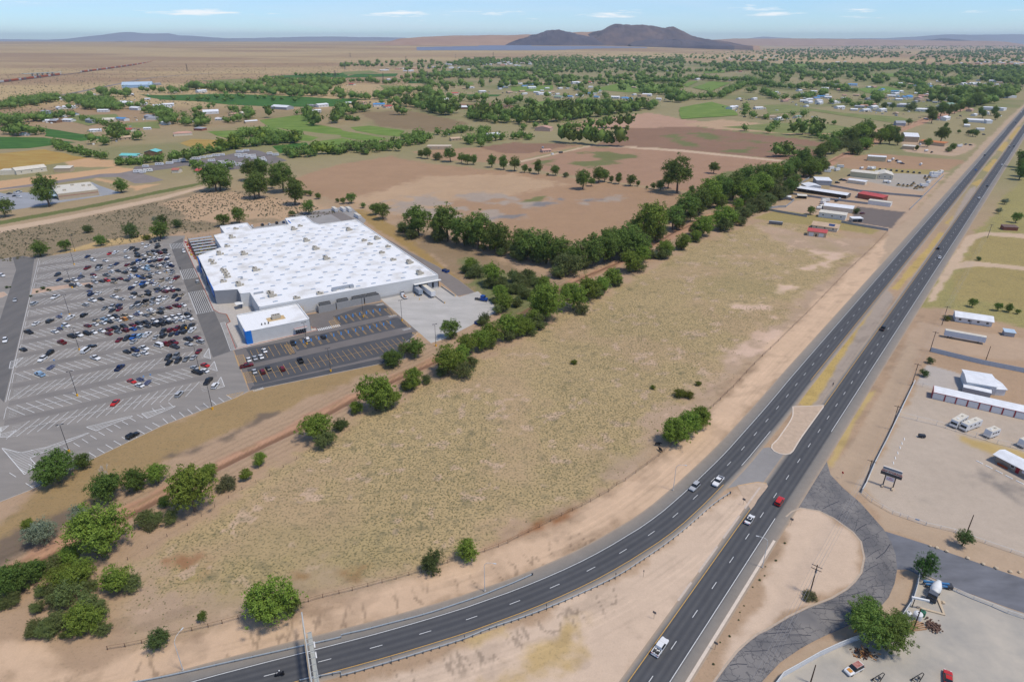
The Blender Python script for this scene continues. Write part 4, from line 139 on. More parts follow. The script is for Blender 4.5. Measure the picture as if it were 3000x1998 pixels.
ROAD2=((-1204,1507),(-1191,1578),(-1191,1677),(-1204,1838),(-1258,2062),(-1327,2346),(-1392,2614),(-1385,2829),(-1312,3081))
TRACK=((-1749,2268),(-1777,2429),(-1825,2644),(-1932,3081),(-2082,3646),(-2281,4323),(-2587,5223),(-2886,6527),(-3214,8478),(-3818,12068),(-5040,20868))
SOLAR=(((-1110,5827),(-1071,6239),(-650,5827),(-691,5383),(-892,5383)),((-1621,6527),(-1341,6977),(-1129,6131),(-1402,5733)),((-1871,6527),(-1663,6842),(-1374,5641),(-1526,5641)))
LOT_BLACK=(-141.5,200.2)
RED_SIGNS=((111.2,175.2),)
MEDIAN_SIGNS=((73.6,161.7),(85.1,152.4),(36.3,117.5),(49.3,108.4),(36.2,131.5),(28.4,130.5),(8.9,119.9),(-11.6,110.4),(-28.5,104.3))
FAR_CARS=(('b','c',525.7,737),('k','c',605,840),('s','c',917,1224),('d','c',896,1192),('w','c',1038,1375))
FAR_CARS_N=(('w','c',578.9,771),('s','u',685,909),('k','c',697,917),('d','c',480.2,650),('w','c',436,595.7),('d','u',301.9,436.8),('w','c',290.1,415.6))
ROAD_CARS=(('d','p',189.7,297.9,1),('m','u',85.5,162.7,1),('w','c',73.1,154.2,1),('w','p',36,108.6,1),('s','v',60.3,170.1,-1),('w','p',68.8,172.8,-1))
MOTO=(-54.1,101.3)
CARTS=((-161.2,243.6),(-156.9,241.6),(-230.8,297.6),(-207.8,255.6),(-240.9,313),(-268,374.2),(-247.4,350.9),(-236,372.5),(-218.7,365.2),(-208.1,352.1),(-201.4,316.1))
LOT_BUSHES=((-278.1,355.5),(-273.9,353.6),(-272.2,353.2),(-278.3,350.6),(-277.2,343.6),(-301.2,357.8),(-300,358.8))
DUMPSTERS=((-43.3,388.6),(-41.3,386.4),(-18.1,305.3))
FARM_CARS=(('w',-475.9,595.7),('d',-464.5,583),('w',-457,576.1),('d',-482.1,614),('w',-477.5,617),('d',-469.6,604),('w',-462.5,599.1),('k',-446.5,568),('s',-478.1,622))
HATCHES=(('w',((-146.9,216.7),(-136.6,222.6),(-136.1,222),(-142.8,213.3))),('w',((-162.9,206.9),(-150,215),(-149.4,214.5),(-152.7,210.8),(-155.6,207.2),(-157.5,204.3))),('w',((-185.3,193.1),(-176.5,190.2),(-169.5,193.6),(-160.6,202.5),(-159.4,202.9),(-164.9,195.1),(-170.8,186.9),(-166.3,183.2),(-166.2,177.4))),('w',((-144.3,267),(-145.7,276),(-139.9,264.5))),('w',((-136.9,255),(-137.2,262.1),(-131.9,252.7))),('w',((-126.7,235.9),(-128,247.1),(-122.9,238.5))),('w',((-195.8,206.7),(-193.4,208.1),(-193.2,203.6))),('w',((-192.4,202),(-188.2,204.8),(-188,200.2),(-191.1,200.2))),('w',((-231,261.9),(-228.1,266.3),(-225.6,255.1),(-226.8,255.1))),('y',((-129.8,267.7),(-126.6,269.2),(-121,258.8),(-124.1,257.4))),('y',((-119.7,251.1),(-116.2,252),(-111,243.1),(-114.5,241.5))),('y',((-110.5,279.4),(-108,279.9),(-103,271),(-104.5,269.5))),('y',((-96.6,308.6),(-94.2,310.5),(-89.2,302),(-92.1,299.8))),('y',((-119.1,231.2),(-112.9,233.9),(-113.9,228))),('y',((-70.7,325.6),(-66.9,326.7),(-62,316.8),(-64.6,316))),('y',((-58.6,309.5),(-57.2,310.5),(-51.9,300.5),(-53.5,301.1))),('y',((-50.6,293.9),(-48.1,294.7),(-44.5,289.5),(-47.5,289.5))))
YARD_ITEMS=(('t',364.3,743),('t',380,754),('t',367,734),('t',351.8,725),('t',461,712),('t',463.3,707),('t',470.5,714),('t',453.2,695),('t',428.8,664),('t',414.7,648),('t',281,574.7),('t',286.1,581.6),('t',327.3,603),('t',333.8,601),('w',399.5,744),('w',408,743),('w',410.2,741),('w',267.8,552.9),('w',272.1,559.3),('w',386.8,668),('w',388.8,665),('e',411.3,660),('e',407.2,645),('e',403.4,650),('e',408.5,641),('e',398.3,648),('e',400.2,637),('e',440.1,689),('e',435.3,677),('e',395.2,650),('e',392.1,653),('k',346.8,680),('k',349,677),('k',367.4,705),('k',335.6,665),('w',455.6,790),('w',468,805),('w',463.7,783),('w',481.5,769),('w',547.9,871),('w',571.1,925),('t',622,915),('t',618,912),('t',407,743),('t',411.3,743),('t',470.9,716),('t',465.5,712),('t',476.3,720),('k',469,797),('k',465.2,778),('k',639,931),('k',642,925),('k',550.1,862),('k',734,1035),('e',443.4,695),('e',446.7,693),('e',453.7,699),('e',455.5,697))
YARD_WALLS=(((287.3,650),(316,688)),((220,550.8),(233.1,537.7),(245.9,526)),((220.8,552.9),(234.8,559.3),(241.8,560.2),(259,585.3),(253.7,590.9),(246.8,591.9),(262.9,615)),((265.1,615),(290.7,591.9),(305.1,581.6),(319.2,571.6)),((321.3,650),(338.1,625),(361.4,611),(385.5,599.6)),((346.6,551.7),(385.5,599.6),(467.7,702)),((291.2,483.8),(283.9,490.5),(272.5,500.9),(266.6,508.1)))
MISC={'mixer':((109.7,122.3),(114.9,127.7)),'blue_lift':((112.1,128.6),(117.4,127.7)),'tank_white':((103.6,117.5),),'tank_white2':((101.6,118.2),),'tank_green':((105.5,118.6),),'pile':((106.1,115.1),),'scooter':((87,107.2),),'rusty':((80.2,102.6),),'red_car':((100.8,100.2),),'black_a':((84.9,100.2),),'black_b':((94,100.2),),'sign_beam':((104.5,121.2),),'trailer_black':((152.7,200),),'lot_jeep':((-141.5,200.2),),'person_median':((137.3,238.9),),'tractor':((-17.9,338.3),),'bush_pole':((78.8,124.2),),'rvA':((167.2,205.7),(176.1,211.5)),'rvB':((169.2,203.6),(180,208.6)),'rvC':((176.1,199.5),(181.8,202)),'rvD':((184.1,193.1),(190.4,195.7)),'cows':((53.2,194.7),(53.4,191)),'long_trailer':((206.7,505.1),(216.1,500.9)),'dead_tree':((-133.6,171.9),),'red_suv_lot':((298.1,537.4),)}
PEOPLE=((-214.1,392.4),(-177.1,322.8),(-174.3,319.9),(-179.7,299.3),(-229.1,297.3))
LOT2_CARS=(('w','c',-117.6,272.3,'u'),('w','c',-121.5,262.9,'u'),('s','c',-119.3,264.6,'u'),('w','c',-116.9,265.9,'u'),('m','p',-120.1,256.6,'x'),('s','c',-114.7,251.3,'u'),('m','u',-110.9,250.9,'u'),('d','c',-109.6,254.5,'u'),('m','u',-103,253.7,'u'),('k','p',-97.5,262.1,'u'),('d','p',-106.7,280.9,'u'),('w','u',-100.8,284.7,'u'),('d','u',-93.7,287.8,'u'),('w','u',-205.4,494.6,'u'),('d','u',-199.1,499.8,'u'),('w','c',-194.2,502,'u'),('k','u',-189.6,505.6,'u'),('n','c',-184.7,507.8,'u'))
# ================================================================ helpers
AL = R(30.85)
def W(u, v, z=0.0):                      # the store's own grid -> world
 return Vector((u*math.cos(AL) - v*math.sin(AL), u*math.sin(AL) + v*math.cos(AL), z))
def S(r, g, b, k=1.0):                   # photographed colour -> base colour
 f = lambda c: (c/255/12.92 if c/255 <= .04045 else ((c/255 + .055)/1.055)**2.4)/1.13*k
 return (f(r), f(g), f(b))
def ordinal(n):
 w = ['', 'first', 'second', 'third', 'fourth', 'fifth', 'sixth', 'seventh', 'eighth', 'ninth', 'tenth', 'eleventh', 'twelfth',
   'thirteenth', 'fourteenth', 'fifteenth', 'sixteenth', 'seventeenth', 'eighteenth', 'nineteenth', 'twentieth']
 return w[n] if n < len(w) else '%d%s' % (n, {1: 'st', 2: 'nd', 3: 'rd'}.get(n % 10 if n % 100 not in (11, 12, 13) else 0, 'th'))
def tag(o, label=None, cat=None, group=None, kind=None):
 if label: o['label'] = label
 if cat: o['category'] = cat
 if group: o['group'] = group
 if kind: o['kind'] = kind
 return o
def empty(name, loc=(0, 0, 0), rz=0.0, label=None, cat=None, group=None):
 o = bpy.data.objects.new(name, None); COL.objects.link(o)
 o.location = loc; o.rotation_euler = (0, 0, rz); o.empty_display_size = .3
 return tag(o, label, cat, group)
def obj(name, mesh, parent=None, mats=None):
 o = bpy.data.objects.new(name, mesh); COL.objects.link(o)
 if parent is not None: o.parent = parent
 if mats is not None:
  for i, m in enumerate(mats):
   if i < len(o.material_slots): o.material_slots[i].link = 'OBJECT'; o.material_slots[i].material = m
 return o
def copy_tree(o, parent=None):
 c = o.copy(); COL.objects.link(c); c.parent = parent
 for ch in list(o.children): copy_tree(ch, c)
 return c
class MB:
 def __init__(s): s.v = []; s.f = []; s.m = []; s.c = None
 def add(s, vs, fs, mi=0):
  b = len(s.v); s.v += [tuple(p) for p in vs]
  for f in fs: s.f.append(tuple(i + b for i in f)); s.m.append(mi)
  return s
 def box(s, c, d, rz=0, mi=0, tz=None):
  cx, cy, cz = c; dx, dy, dz = d[0]/2, d[1]/2, d[2]/2; co, si = math.cos(rz), math.sin(rz)
  vs = []
  for z in (-dz, dz):
   k = tz if (tz and z > 0) else 1
   for x, y in ((-dx, -dy), (dx, -dy), (dx, dy), (-dx, dy)):
    x *= k; y *= k
    vs.append((cx + x*co - y*si, cy + x*si + y*co, cz + z))
  return s.add(vs, [(0, 3, 2, 1), (4, 5, 6, 7), (0, 1, 5, 4), (1, 2, 6, 5), (2, 3, 7, 6), (3, 0, 4, 7)], mi)
 def prism(s, pts, z0, z1, mi=0, cap=True, mtop=None):
  n = len(pts); vs = [(p[0], p[1], z0) for p in pts] + [(p[0], p[1], z1) for p in pts]
  s.add(vs, [(i, (i+1) % n, n + (i+1) % n, n + i) for i in range(n)], mi)
  if cap:
   b = len(s.v) - 2*n
   s.f.append(tuple(range(b + n, b + 2*n))); s.m.append(mi if mtop is None else mtop)
   s.f.append(tuple(range(b + n - 1, b - 1, -1))); s.m.append(mi)
  return s
 def poly(s, pts, z, mi=0):
  return s.add([(p[0], p[1], z) for p in pts], [tuple(range(len(pts)))], mi)
 def tube(s, p0, p1, r0, r1=None, n=8, mi=0, caps=True):
  r1 = r0 if r1 is None else r1
  p0 = Vector(p0); p1 = Vector(p1); d = (p1 - p0)
  if d.length < 1e-6: return s
  q = d.to_track_quat('Z', 'Y'); vs = []
  for p, r in ((p0, r0), (p1, r1)):
   for i in range(n):
    a = 2*PI*i/n; vs.append(p + q @ Vector((r*math.cos(a), r*math.sin(a), 0)))
  fs = [(i, (i+1) % n, n + (i+1) % n, n + i) for i in range(n)]
  if caps: fs += [tuple(range(n - 1, -1, -1)), tuple(range(n, 2*n))]
  return s.add(vs, fs, mi)
 def mesh(s, name, mats, smooth=False):
  me = bpy.data.meshes.new(name); me.from_pydata(s.v, [], s.f)
  for m in mats: me.materials.append(m)
  if len(mats) > 1: me.polygons.foreach_set('material_index', s.m)
  if smooth: me.polygons.foreach_set('use_smooth', [True]*len(s.f))
  me.update(); return me
 def build(s, name, mats, parent=None, smooth=False):
  return obj(name, s.mesh(name, mats if isinstance(mats, (list, tuple)) else [mats], smooth), parent)
# ---------------------------------------------------------------- materials
MATS = {}
def nt_new(name):
 m = bpy.data.materials.new(name); m.use_nodes = True
 nt = m.node_tree; nt.nodes.clear()
 out = nt.nodes.new('ShaderNodeOutputMaterial'); b = nt.nodes.new('ShaderNodeBsdfPrincipled')
 nt.links.new(b.outputs[0], out.inputs[0])
 return m, nt, b
def mat(name, col, rough=.85, var=.12, scale=.6, spec=.3, metal=0.0, bump=0.0, bscale=None, world_co=False, stretch=None, col2=None, detail=5):
 if name in MATS: return MATS[name]
 m, nt, b = nt_new(name); N, L = nt.nodes, nt.links
 b.inputs['Roughness'].default_value = rough; b.inputs['Metallic'].default_value = metal
 b.inputs['Specular IOR Level'].default_value = spec
 if world_co: co = N.new('ShaderNodeNewGeometry').outputs['Position']
 else: co = N.new('ShaderNodeTexCoord').outputs['Object']
 if stretch:
  mp = N.new('ShaderNodeMapping'); mp.inputs['Scale'].default_value = stretch[:3]
  if len(stretch) > 3: mp.inputs['Rotation'].default_value = (0, 0, stretch[3])
  L.new(co, mp.inputs[0]); co = mp.outputs[0]
 n = N.new('ShaderNodeTexNoise'); n.inputs['Scale'].default_value = scale; n.inputs['Detail'].default_value = detail; n.inputs['Roughness'].default_value = .6
 L.new(co, n.inputs['Vector'])
 r = N.new('ShaderNodeValToRGB'); r.color_ramp.elements[0].position = .3; r.color_ramp.elements[1].position = .7
 c2 = col2 or tuple(min(1, c*(1 + var)) for c in col); c1 = tuple(c*(1 - var) for c in col) if col2 is None else col
 r.color_ramp.elements[0].color = (*c1, 1); r.color_ramp.elements[1].color = (*c2, 1)
 L.new(n.outputs[0], r.inputs[0]); L.new(r.outputs[0], b.inputs['Base Color'])
 if bump:
  n2 = N.new('ShaderNodeTexNoise'); n2.inputs['Scale'].default_value = bscale or scale*4; n2.inputs['Detail'].default_value = 4
  L.new(co, n2.inputs['Vector'])
  bp = N.new('ShaderNodeBump'); bp.inputs['Strength'].default_value = bump; bp.inputs['Distance'].default_value = .1
  L.new(n2.outputs[0], bp.inputs['Height']); L.new(bp.outputs[0], b.inputs['Normal'])
 MATS[name] = m
 return m
def tint_mat(name, rough=.9, amt=.3, scales=(.25, 3.0), bump=.0, spec=.25, tufts=False):
 """base colour from the mesh's own 'tint' attribute, broken up by noise in world space"""
 m, nt, b = nt_new(name); N, L = nt.nodes, nt.links
 b.inputs['Roughness'].default_value = rough; b.inputs['Specular IOR Level'].default_value = spec
 at = N.new('ShaderNodeAttribute'); at.attribute_name = 'tint'
 pos = N.new('ShaderNodeNewGeometry').outputs['Position']
 def noise(sc, det=5, rg=.62):
  n = N.new('ShaderNodeTexNoise'); n.inputs['Scale'].default_value = sc; n.inputs['Detail'].default_value = det; n.inputs['Roughness'].default_value = rg
  L.new(pos, n.inputs['Vector']); return n.outputs[0]
 def mth(op, a, c=None, cl=False):
  n = N.new('ShaderNodeMath'); n.operation = op; n.use_clamp = cl
  for i, v in enumerate((a, c)):
   if v is None: continue
   if isinstance(v, (int, float)): n.inputs[i].default_value = v
   else: L.new(v, n.inputs[i])
  return n.outputs[0]
 f = None
 for i, sc in enumerate(scales):
  t = mth('MULTIPLY', mth('SUBTRACT', noise(sc), .5), amt*2)
  f = t if f is None else mth('ADD', f, t)
 f = mth('ADD', f, 1.0)
 vm = N.new('ShaderNodeVectorMath'); vm.operation = 'SCALE'
 L.new(at.outputs['Color'], vm.inputs[0]); L.new(f, vm.inputs['Scale'])
 colr = vm.outputs[0]
 if tufts:
  veg = N.new('ShaderNodeAttribute'); veg.attribute_name = 'veg'
  v = veg.outputs['Fac']
  for sc, colt, k, off in ((1.25, (.125, .115, .058), 5.5, .60), (.34, (.19, .165, .095), 3.0, .62), (.15, (.12, .115, .065), 3.5, .70)):
   t = mth('MULTIPLY', mth('SUBTRACT', mth('ADD', noise(sc, 2, .5), mth('MULTIPLY', v, .12)), off), k, True)
   t = mth('MULTIPLY', t, mth('MULTIPLY', v, .85))
   mx = N.new('ShaderNodeMix'); mx.data_type = 'RGBA'
   L.new(t, mx.inputs[0]); L.new(colr, mx.inputs[6]); mx.inputs[7].default_value = (*colt, 1)
   colr = mx.outputs[2]
 L.new(colr, b.inputs['Base Color'])
 if bump:
  bp = N.new('ShaderNodeBump'); bp.inputs['Strength'].default_value = bump; bp.inputs['Distance'].default_value = .15
  L.new(noise(1.6), bp.inputs['Height']); L.new(bp.outputs[0], b.inputs['Normal'])
 return m
def tinted(me, cols, name='tint'):
 a = me.attributes.new(name, 'FLOAT_COLOR', 'POINT')
 arr = np.ones((len(me.vertices), 4), dtype=np.float32); arr[:, :3] = np.asarray(cols, dtype=np.float32)
 a.data.foreach_set('color', arr.ravel())
WHITE = mat('white_paint', (.72, .72, .70), .6, .06, .5)
WHITEMETAL = mat('white_metal_roof', (.70, .72, .74), .45, .08, .35, spec=.4)
STEEL = mat('galvanised_steel', (.42, .44, .46), .45, .12, 1.5, metal=.4)
DARKSTEEL = mat('dark_steel', (.06, .06, .065), .5, .2, 1.5)
RUST = mat('rusty_steel', (.13, .06, .035), .85, .35, 2)
WOODP = mat('pole_wood', (.075, .045, .03), .9, .3, 2)
GLASS = mat('dark_glass', (.02, .024, .028), .12, .2, 1, spec=.6)
RUBBER = mat('rubber', (.018, .018, .018), .9, .2, 3)
CONC = mat('concrete', S(190, 182, 172), .9, .12, .8, bump=.1)
LINEW = mat('white_road_paint', (.66, .66, .64), .8, .16, 2.5, world_co=True)
LINEY = mat('yellow_road_paint', (.62, .36, .09), .8, .2, 2.5, world_co=True)
YELLOW = mat('safety_yellow', (.80, .42, .02), .6, .1, 2)
BLUEP = mat('blue_panel', (.012, .16, .55), .5, .08, .5)
REDP = mat('red_paint', (.36, .035, .03), .55, .15, 1)
# ---------------------------------------------------------------- noise and polygons in numpy
def vnoise(x, y, seed=0):
 xi = np.floor(x).astype(np.int64); yi = np.floor(y).astype(np.int64); xf = x - xi; yf = y - yi
 def h(a, b):
  n = (a*374761393 + b*668265263 + seed*974634777) & 0xffffffff
  n = ((n ^ (n >> 13))*1274126177) & 0xffffffff
  return ((n ^ (n >> 16)) & 0xffff)/65535.0
 u = xf*xf*(3 - 2*xf); v = yf*yf*(3 - 2*yf)
 return (h(xi, yi)*(1-u) + h(xi+1, yi)*u)*(1-v) + (h(xi, yi+1)*(1-u) + h(xi+1, yi+1)*u)*v
def fbm(x, y, sc, seed=0, oct=4):
 t = 0; a = .5; s = 0
 for i in range(oct):
  t = t + a*vnoise(x/sc*2**i, y/sc*2**i, seed + i*17); s += a; a *= .5
 return t/s
def poly_sd(px, py, P):
 P = np.asarray(P, dtype=float); n = len(P); d = np.full(px.shape, 1e18); ins = np.zeros(px.shape, bool)
 for i in range(n):
  ax, ay = P[i]; bx, by = P[(i+1) % n]; ex, ey = bx-ax, by-ay
  wx, wy = px-ax, py-ay; t = np.clip((wx*ex + wy*ey)/(ex*ex + ey*ey + 1e-9), 0, 1)
  d = np.minimum(d, (wx-ex*t)**2 + (wy-ey*t)**2)
  c = ((ay > py) != (by > py))
  with np.errstate(divide='ignore', invalid='ignore'):
   xx = (bx-ax)*(py-ay)/(by-ay if by != ay else 1e-9) + ax
  ins ^= c & (px < xx)
 d = np.sqrt(d); return np.where(ins, d, -d)
def line_dist(px, py, P):
 d = np.full(px.shape, 1e18)
 for (ax, ay), (bx, by) in zip(P[:-1], P[1:]):
  ex, ey = bx-ax, by-ay; wx, wy = px-ax, py-ay; t = np.clip((wx*ex + wy*ey)/(ex*ex+ey*ey+1e-9), 0, 1)
  d = np.minimum(d, (wx-ex*t)**2 + (wy-ey*t)**2)
 return np.sqrt(d)
def sstep(a, b, x):
 t = np.clip((x-a)/(b-a), 0, 1); return t*t*(3-2*t)
def catmull(P, step):
 P = [Vector((p[0], p[1])) for p in P]; out = []
 for i in range(len(P)-1):
  p0 = P[max(i-1, 0)]; p1 = P[i]; p2 = P[i+1]; p3 = P[min(i+2, len(P)-1)]
  n = max(1, int((p2-p1).length/step))
  for k in range(n):
   t = k/n
   out.append(.5*((2*p1) + (p2-p0)*t + (2*p0-5*p1+4*p2-p3)*t*t + (3*p1-p0-3*p2+p3)*t**3))
 out.append(P[-1]); return out
def offset(P, d):
 """shift a polyline sideways (positive = right of travel)"""
 out = []
 for i, p in enumerate(P):
  a = P[max(i-1, 0)]; b = P[min(i+1, len(P)-1)]; t = (Vector(b[:2]) - Vector(a[:2])).normalized()
  out.append(Vector((p[0] + t.y*d, p[1] - t.x*d)))
 return out
# ================================================================ terrain
def terrain(x, y):
 r = np.hypot(x, y); a = np.arctan2(x, y)
 west = 1 - sstep(.10, .42, a)                    # the mesa climbs to the west and north, the valley stays level
 z = 66*sstep(4300, 9200, r)*west
 z = z + 34*sstep(9000, 13000, r)*west*sstep(-.55, -.10, a)
 z = z + 46*sstep(8000, 14000, r)*(1 - sstep(-.5, -.25, a))*.55
 z = z + 4.0*(fbm(x, y, 900, 5) - .5)*sstep(4300, 6000, r)*west
 return z
rows_ = np.concatenate([np.geomspace(62, 900, 520, endpoint=False), np.geomspace(900, 26000, 240)])
cols_ = np.linspace(-1.2, 1.2, 820)
gx = (cols_[None, :]*(rows_[:, None] + 70)).ravel(); gy = np.repeat(rows_, len(cols_))
PAL = dict(olive=S(186, 162, 119), bare=S(184, 158, 132), pale=S(214, 184, 160), rust=S(152, 106, 70), yellowg=S(162, 148, 88), sand=S(213, 182, 151),
 sand2=S(213, 188, 163), gold=S(196, 168, 120), wash=S(164, 138, 98), washdark=S(124, 108, 92), canalroad=S(188, 147, 119), scrub=S(158, 138, 112),
 tan=S(190, 160, 128), gold2=S(190, 155, 105), palepath=S(202, 176, 148), greenstrip=S(110, 118, 66), orangedirt=S(203, 165, 125), golddrain=S(166, 138, 88),
 under=S(154, 131, 103), greenscrub=S(124, 128, 82), brown=S(172, 140, 110), alkali=S(172, 156, 140), alkdark=S(134, 129, 126), greenweed=S(118, 122, 76),
 browndark=S(148, 117, 95), brownpink=S(170, 136, 110), pinkdirt=S(186, 151, 126), brownolive=S(144, 123, 93), verge=S(186, 162, 136), yard=S(188, 162, 136),
 drygrass=S(168, 150, 98), yardgrey=S(172, 164, 152), asph=S(120, 110, 104), median=S(192, 164, 102), medgravel=S(170, 155, 140), eastgrass=S(163, 152, 98),
 eastgold=S(192, 166, 112), concrete=S(188, 178, 168), yardtan=S(190, 174, 156), yarddark=S(138, 130, 122))
VEG = dict(olive=1.0, bare=.35, yellowg=.7, scrub=1.1, drygrass=.75, eastgrass=.8, wash=.55, under=.6, greenscrub=1.0, rust=.4, gold=.4, tan=.25, sand=.08, alkali=.2,
 brown=.22, brownpink=.2, browndark=.25, greenweed=.6, brownolive=.6, median=.5, golddrain=.4, greenstrip=.9, washdark=.4, gold2=.4, yard=.15, verge=.12, pale=.1)
def paint_ground():
 n = len(gx); r = np.hypot(gx, gy); a = np.arctan2(gx, gy)
 base = np.array(S(180, 152, 124)); desert = np.array(S(202, 174, 128)); desert2 = np.array(S(176, 143, 110)); valley = np.array(S(158, 146, 108))
 col = np.tile(base, (n, 1)); veg = np.full(n, .35)
 f1 = fbm(gx, gy, 220, 3, 5); f2 = fbm(gx*.35, gy, 420, 9, 4)
 des = sstep(900, 1900, r)*(1 - sstep(-.28, -.02, a)*sstep(0, 1, (5200-r)/900))
 val = sstep(500, 900, r)*(1 - des)
 col = col*(1-val)[:, None] + valley*val[:, None]
 dcol = desert*(1-sstep(.38, .66, f2))[:, None] + desert2*sstep(.38, .66, f2)[:, None]
 col = col*(1-des)[:, None] + dcol*des[:, None]
 veg = veg + .55*des + .15*val
 # streaks of green and plough-brown across the far valley floor
 g = val*sstep(.42, .58, f1)*.7*sstep(700, 1200, r)
 col = col*(1-g)[:, None] + np.array(S(124, 130, 82))*g[:, None]
 nz = fbm(gx, gy, 9, 21, 4) - .5; nz2 = fbm(gx, gy, 2.6, 33, 3) - .5; nzb = fbm(gx, gy, 34, 41, 4) - .5
 for key, feather, P in SOIL:
  A = np.asarray(P); m = feather*3 + 6
  sel = np.where((gx > A[:, 0].min()-m) & (gx < A[:, 0].max()+m) & (gy > A[:, 1].min()-m) & (gy < A[:, 1].max()+m))[0]
  if not len(sel): continue
  sd = poly_sd(gx[sel], gy[sel], P) + nz[sel]*feather*1.7 + nz2[sel]*feather*.8 + nzb[sel]*min(feather, 8)*1.6
  w = sstep(-feather*.5, feather*.5, sd)
  c = np.array(PAL[key]); vv = VEG.get(key, .12)
  if key in ('alkali', 'alkdark', 'rust', 'pale', 'greenweed', 'yellowg', 'yarddark'):
   w = w*sstep(.42, .58, fbm(gx[sel]*1.0, gy[sel]*1.0, 16 if key != 'greenweed' else 30, hash(key) % 97 if False else len(key)*7, 4))*.95
  col[sel] = col[sel]*(1-w)[:, None] + c*w[:, None]; veg[sel] = veg[sel]*(1-w) + vv*w
 # bare wandering patches and darker weed stains through the big field
 oliv = next(P for k, f, P in SOIL if k == 'olive'); A = np.asarray(oliv)
 sel = np.where((gx > A[:, 0].min()) & (gx < A[:, 0].max()) & (gy > A[:, 1].min()) & (gy < A[:, 1].max()))[0]
 ins = sstep(0, 8, poly_sd(gx[sel], gy[sel], oliv))
 t = sstep(.56, .72, fbm(gx[sel], gy[sel], 30, 61, 5))*ins*.4
 col[sel] = col[sel]*(1-t)[:, None] + np.array(S(184, 154, 126))*t[:, None]; veg[sel] *= 1-.5*t
 t = sstep(.69, .74, fbm(gx[sel], gy[sel], 5, 77, 3))*ins*.75
 col[sel] = col[sel]*(1-t)[:, None] + np.array(S(206, 176, 150))*t[:, None]
 t = sstep(.55, .7, fbm(gx[sel], gy[sel], 45, 85, 4))*ins*.35
 col[sel] = col[sel]*(1-t)[:, None] + np.array(S(160, 146, 100))*t[:, None]
 # plough lines on the brown fields, wheel ruts on the canal roads
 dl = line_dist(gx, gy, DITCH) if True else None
 near = dl < 14
 rut = near*sstep(.2, .9, np.sin(dl*2.2 + 3*nz))*.16*sstep(14, 10, dl)
 col *= (1-rut)[:, None]
 bed = sstep(1.7, .7, dl)*.8; col = col*(1-bed)[:, None] + np.array(S(118, 90, 70))*bed[:, None]; veg *= 1-bed  # ditch soil painted darker brown to take in the shade of its wall
 lip = sstep(1.2, 0, np.abs(dl-2.6))*.5*sstep(.4, .6, fbm(gx, gy, 6, 90)); col = col*(1-lip)[:, None] + np.array(S(104, 100, 62))*lip[:, None]
 # shallow rain gullies down the highway embankment
 z = terrain(gx, gy)
 z = z - .55*sstep(2.4, .8, dl)*sstep(1200, 600, r)
 gl = (1 - np.abs(fbm(gx*1.6 + gy*.6, gy*.35 - gx*.2, 7, 13, 4) - .5)*2)
 ds = line_dist(gx, gy, [p for p in SB])
 gm = sstep(7, 8.5, ds)*sstep(17, 12, ds)*sstep(.93, .985, gl)*(gy < 150)*(gx < 30)
 col *= (1 - .38*gm)[:, None]
 # vehicle tracks worn along the sandy verges
 for a_, w_, k_ in ((10.6, .5, .10), (12.4, .45, .12), (14.3, .45, -.10), (16.2, .4, -.08), (19.5, .5, .07)):
  tk = sstep(w_, w_*.3, np.abs(ds - a_ - 1.2*(fbm(gx, gy, 40, int(a_*7)) - .5)))*k_*sstep(.35, .55, fbm(gx, gy, 12, 55))*(r < 420)
  col *= (1 - tk)[:, None]
 st = fbm(gx*.5 + gy*.35, gy*.9 - gx*.5, 5, 91, 4); pb = (sstep(5, 30, ds) < 1)*(r < 500)*sstep(.58, .70, st)*.14
 col *= (1 - pb)[:, None]
 me = bpy.data.meshes.new('ground'); nr, nc = len(rows_), len(cols_)
 me.vertices.add(n); co = np.stack([gx, gy, z], 1).astype(np.float32); me.vertices.foreach_set('co', co.ravel())
 i = np.arange(nr-1)[:, None]*nc + np.arange(nc-1)[None, :]
 q = np.stack([i, i+1, i+nc+1, i+nc], -1).reshape(-1, 4).astype(np.int32)
 me.loops.add(q.size); me.loops.foreach_set('vertex_index', q.ravel())
 me.polygons.add(len(q)); me.polygons.foreach_set('loop_start', np.arange(0, q.size, 4, dtype=np.int32))
 me.update(calc_edges=True); me.validate()
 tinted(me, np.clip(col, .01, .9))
 av = me.attributes.new('veg', 'FLOAT', 'POINT'); av.data.foreach_set('value', np.clip(veg, 0, 1.2).astype(np.float32))
 me.polygons.foreach_set('use_smooth', np.ones(len(q), bool))
 me.materials.append(tint_mat('soil', .95, .12, (.013, .06, .35, 2.2), .35, .12, True))
 return tag(obj('ground', me), kind='structure')
ground = paint_ground()
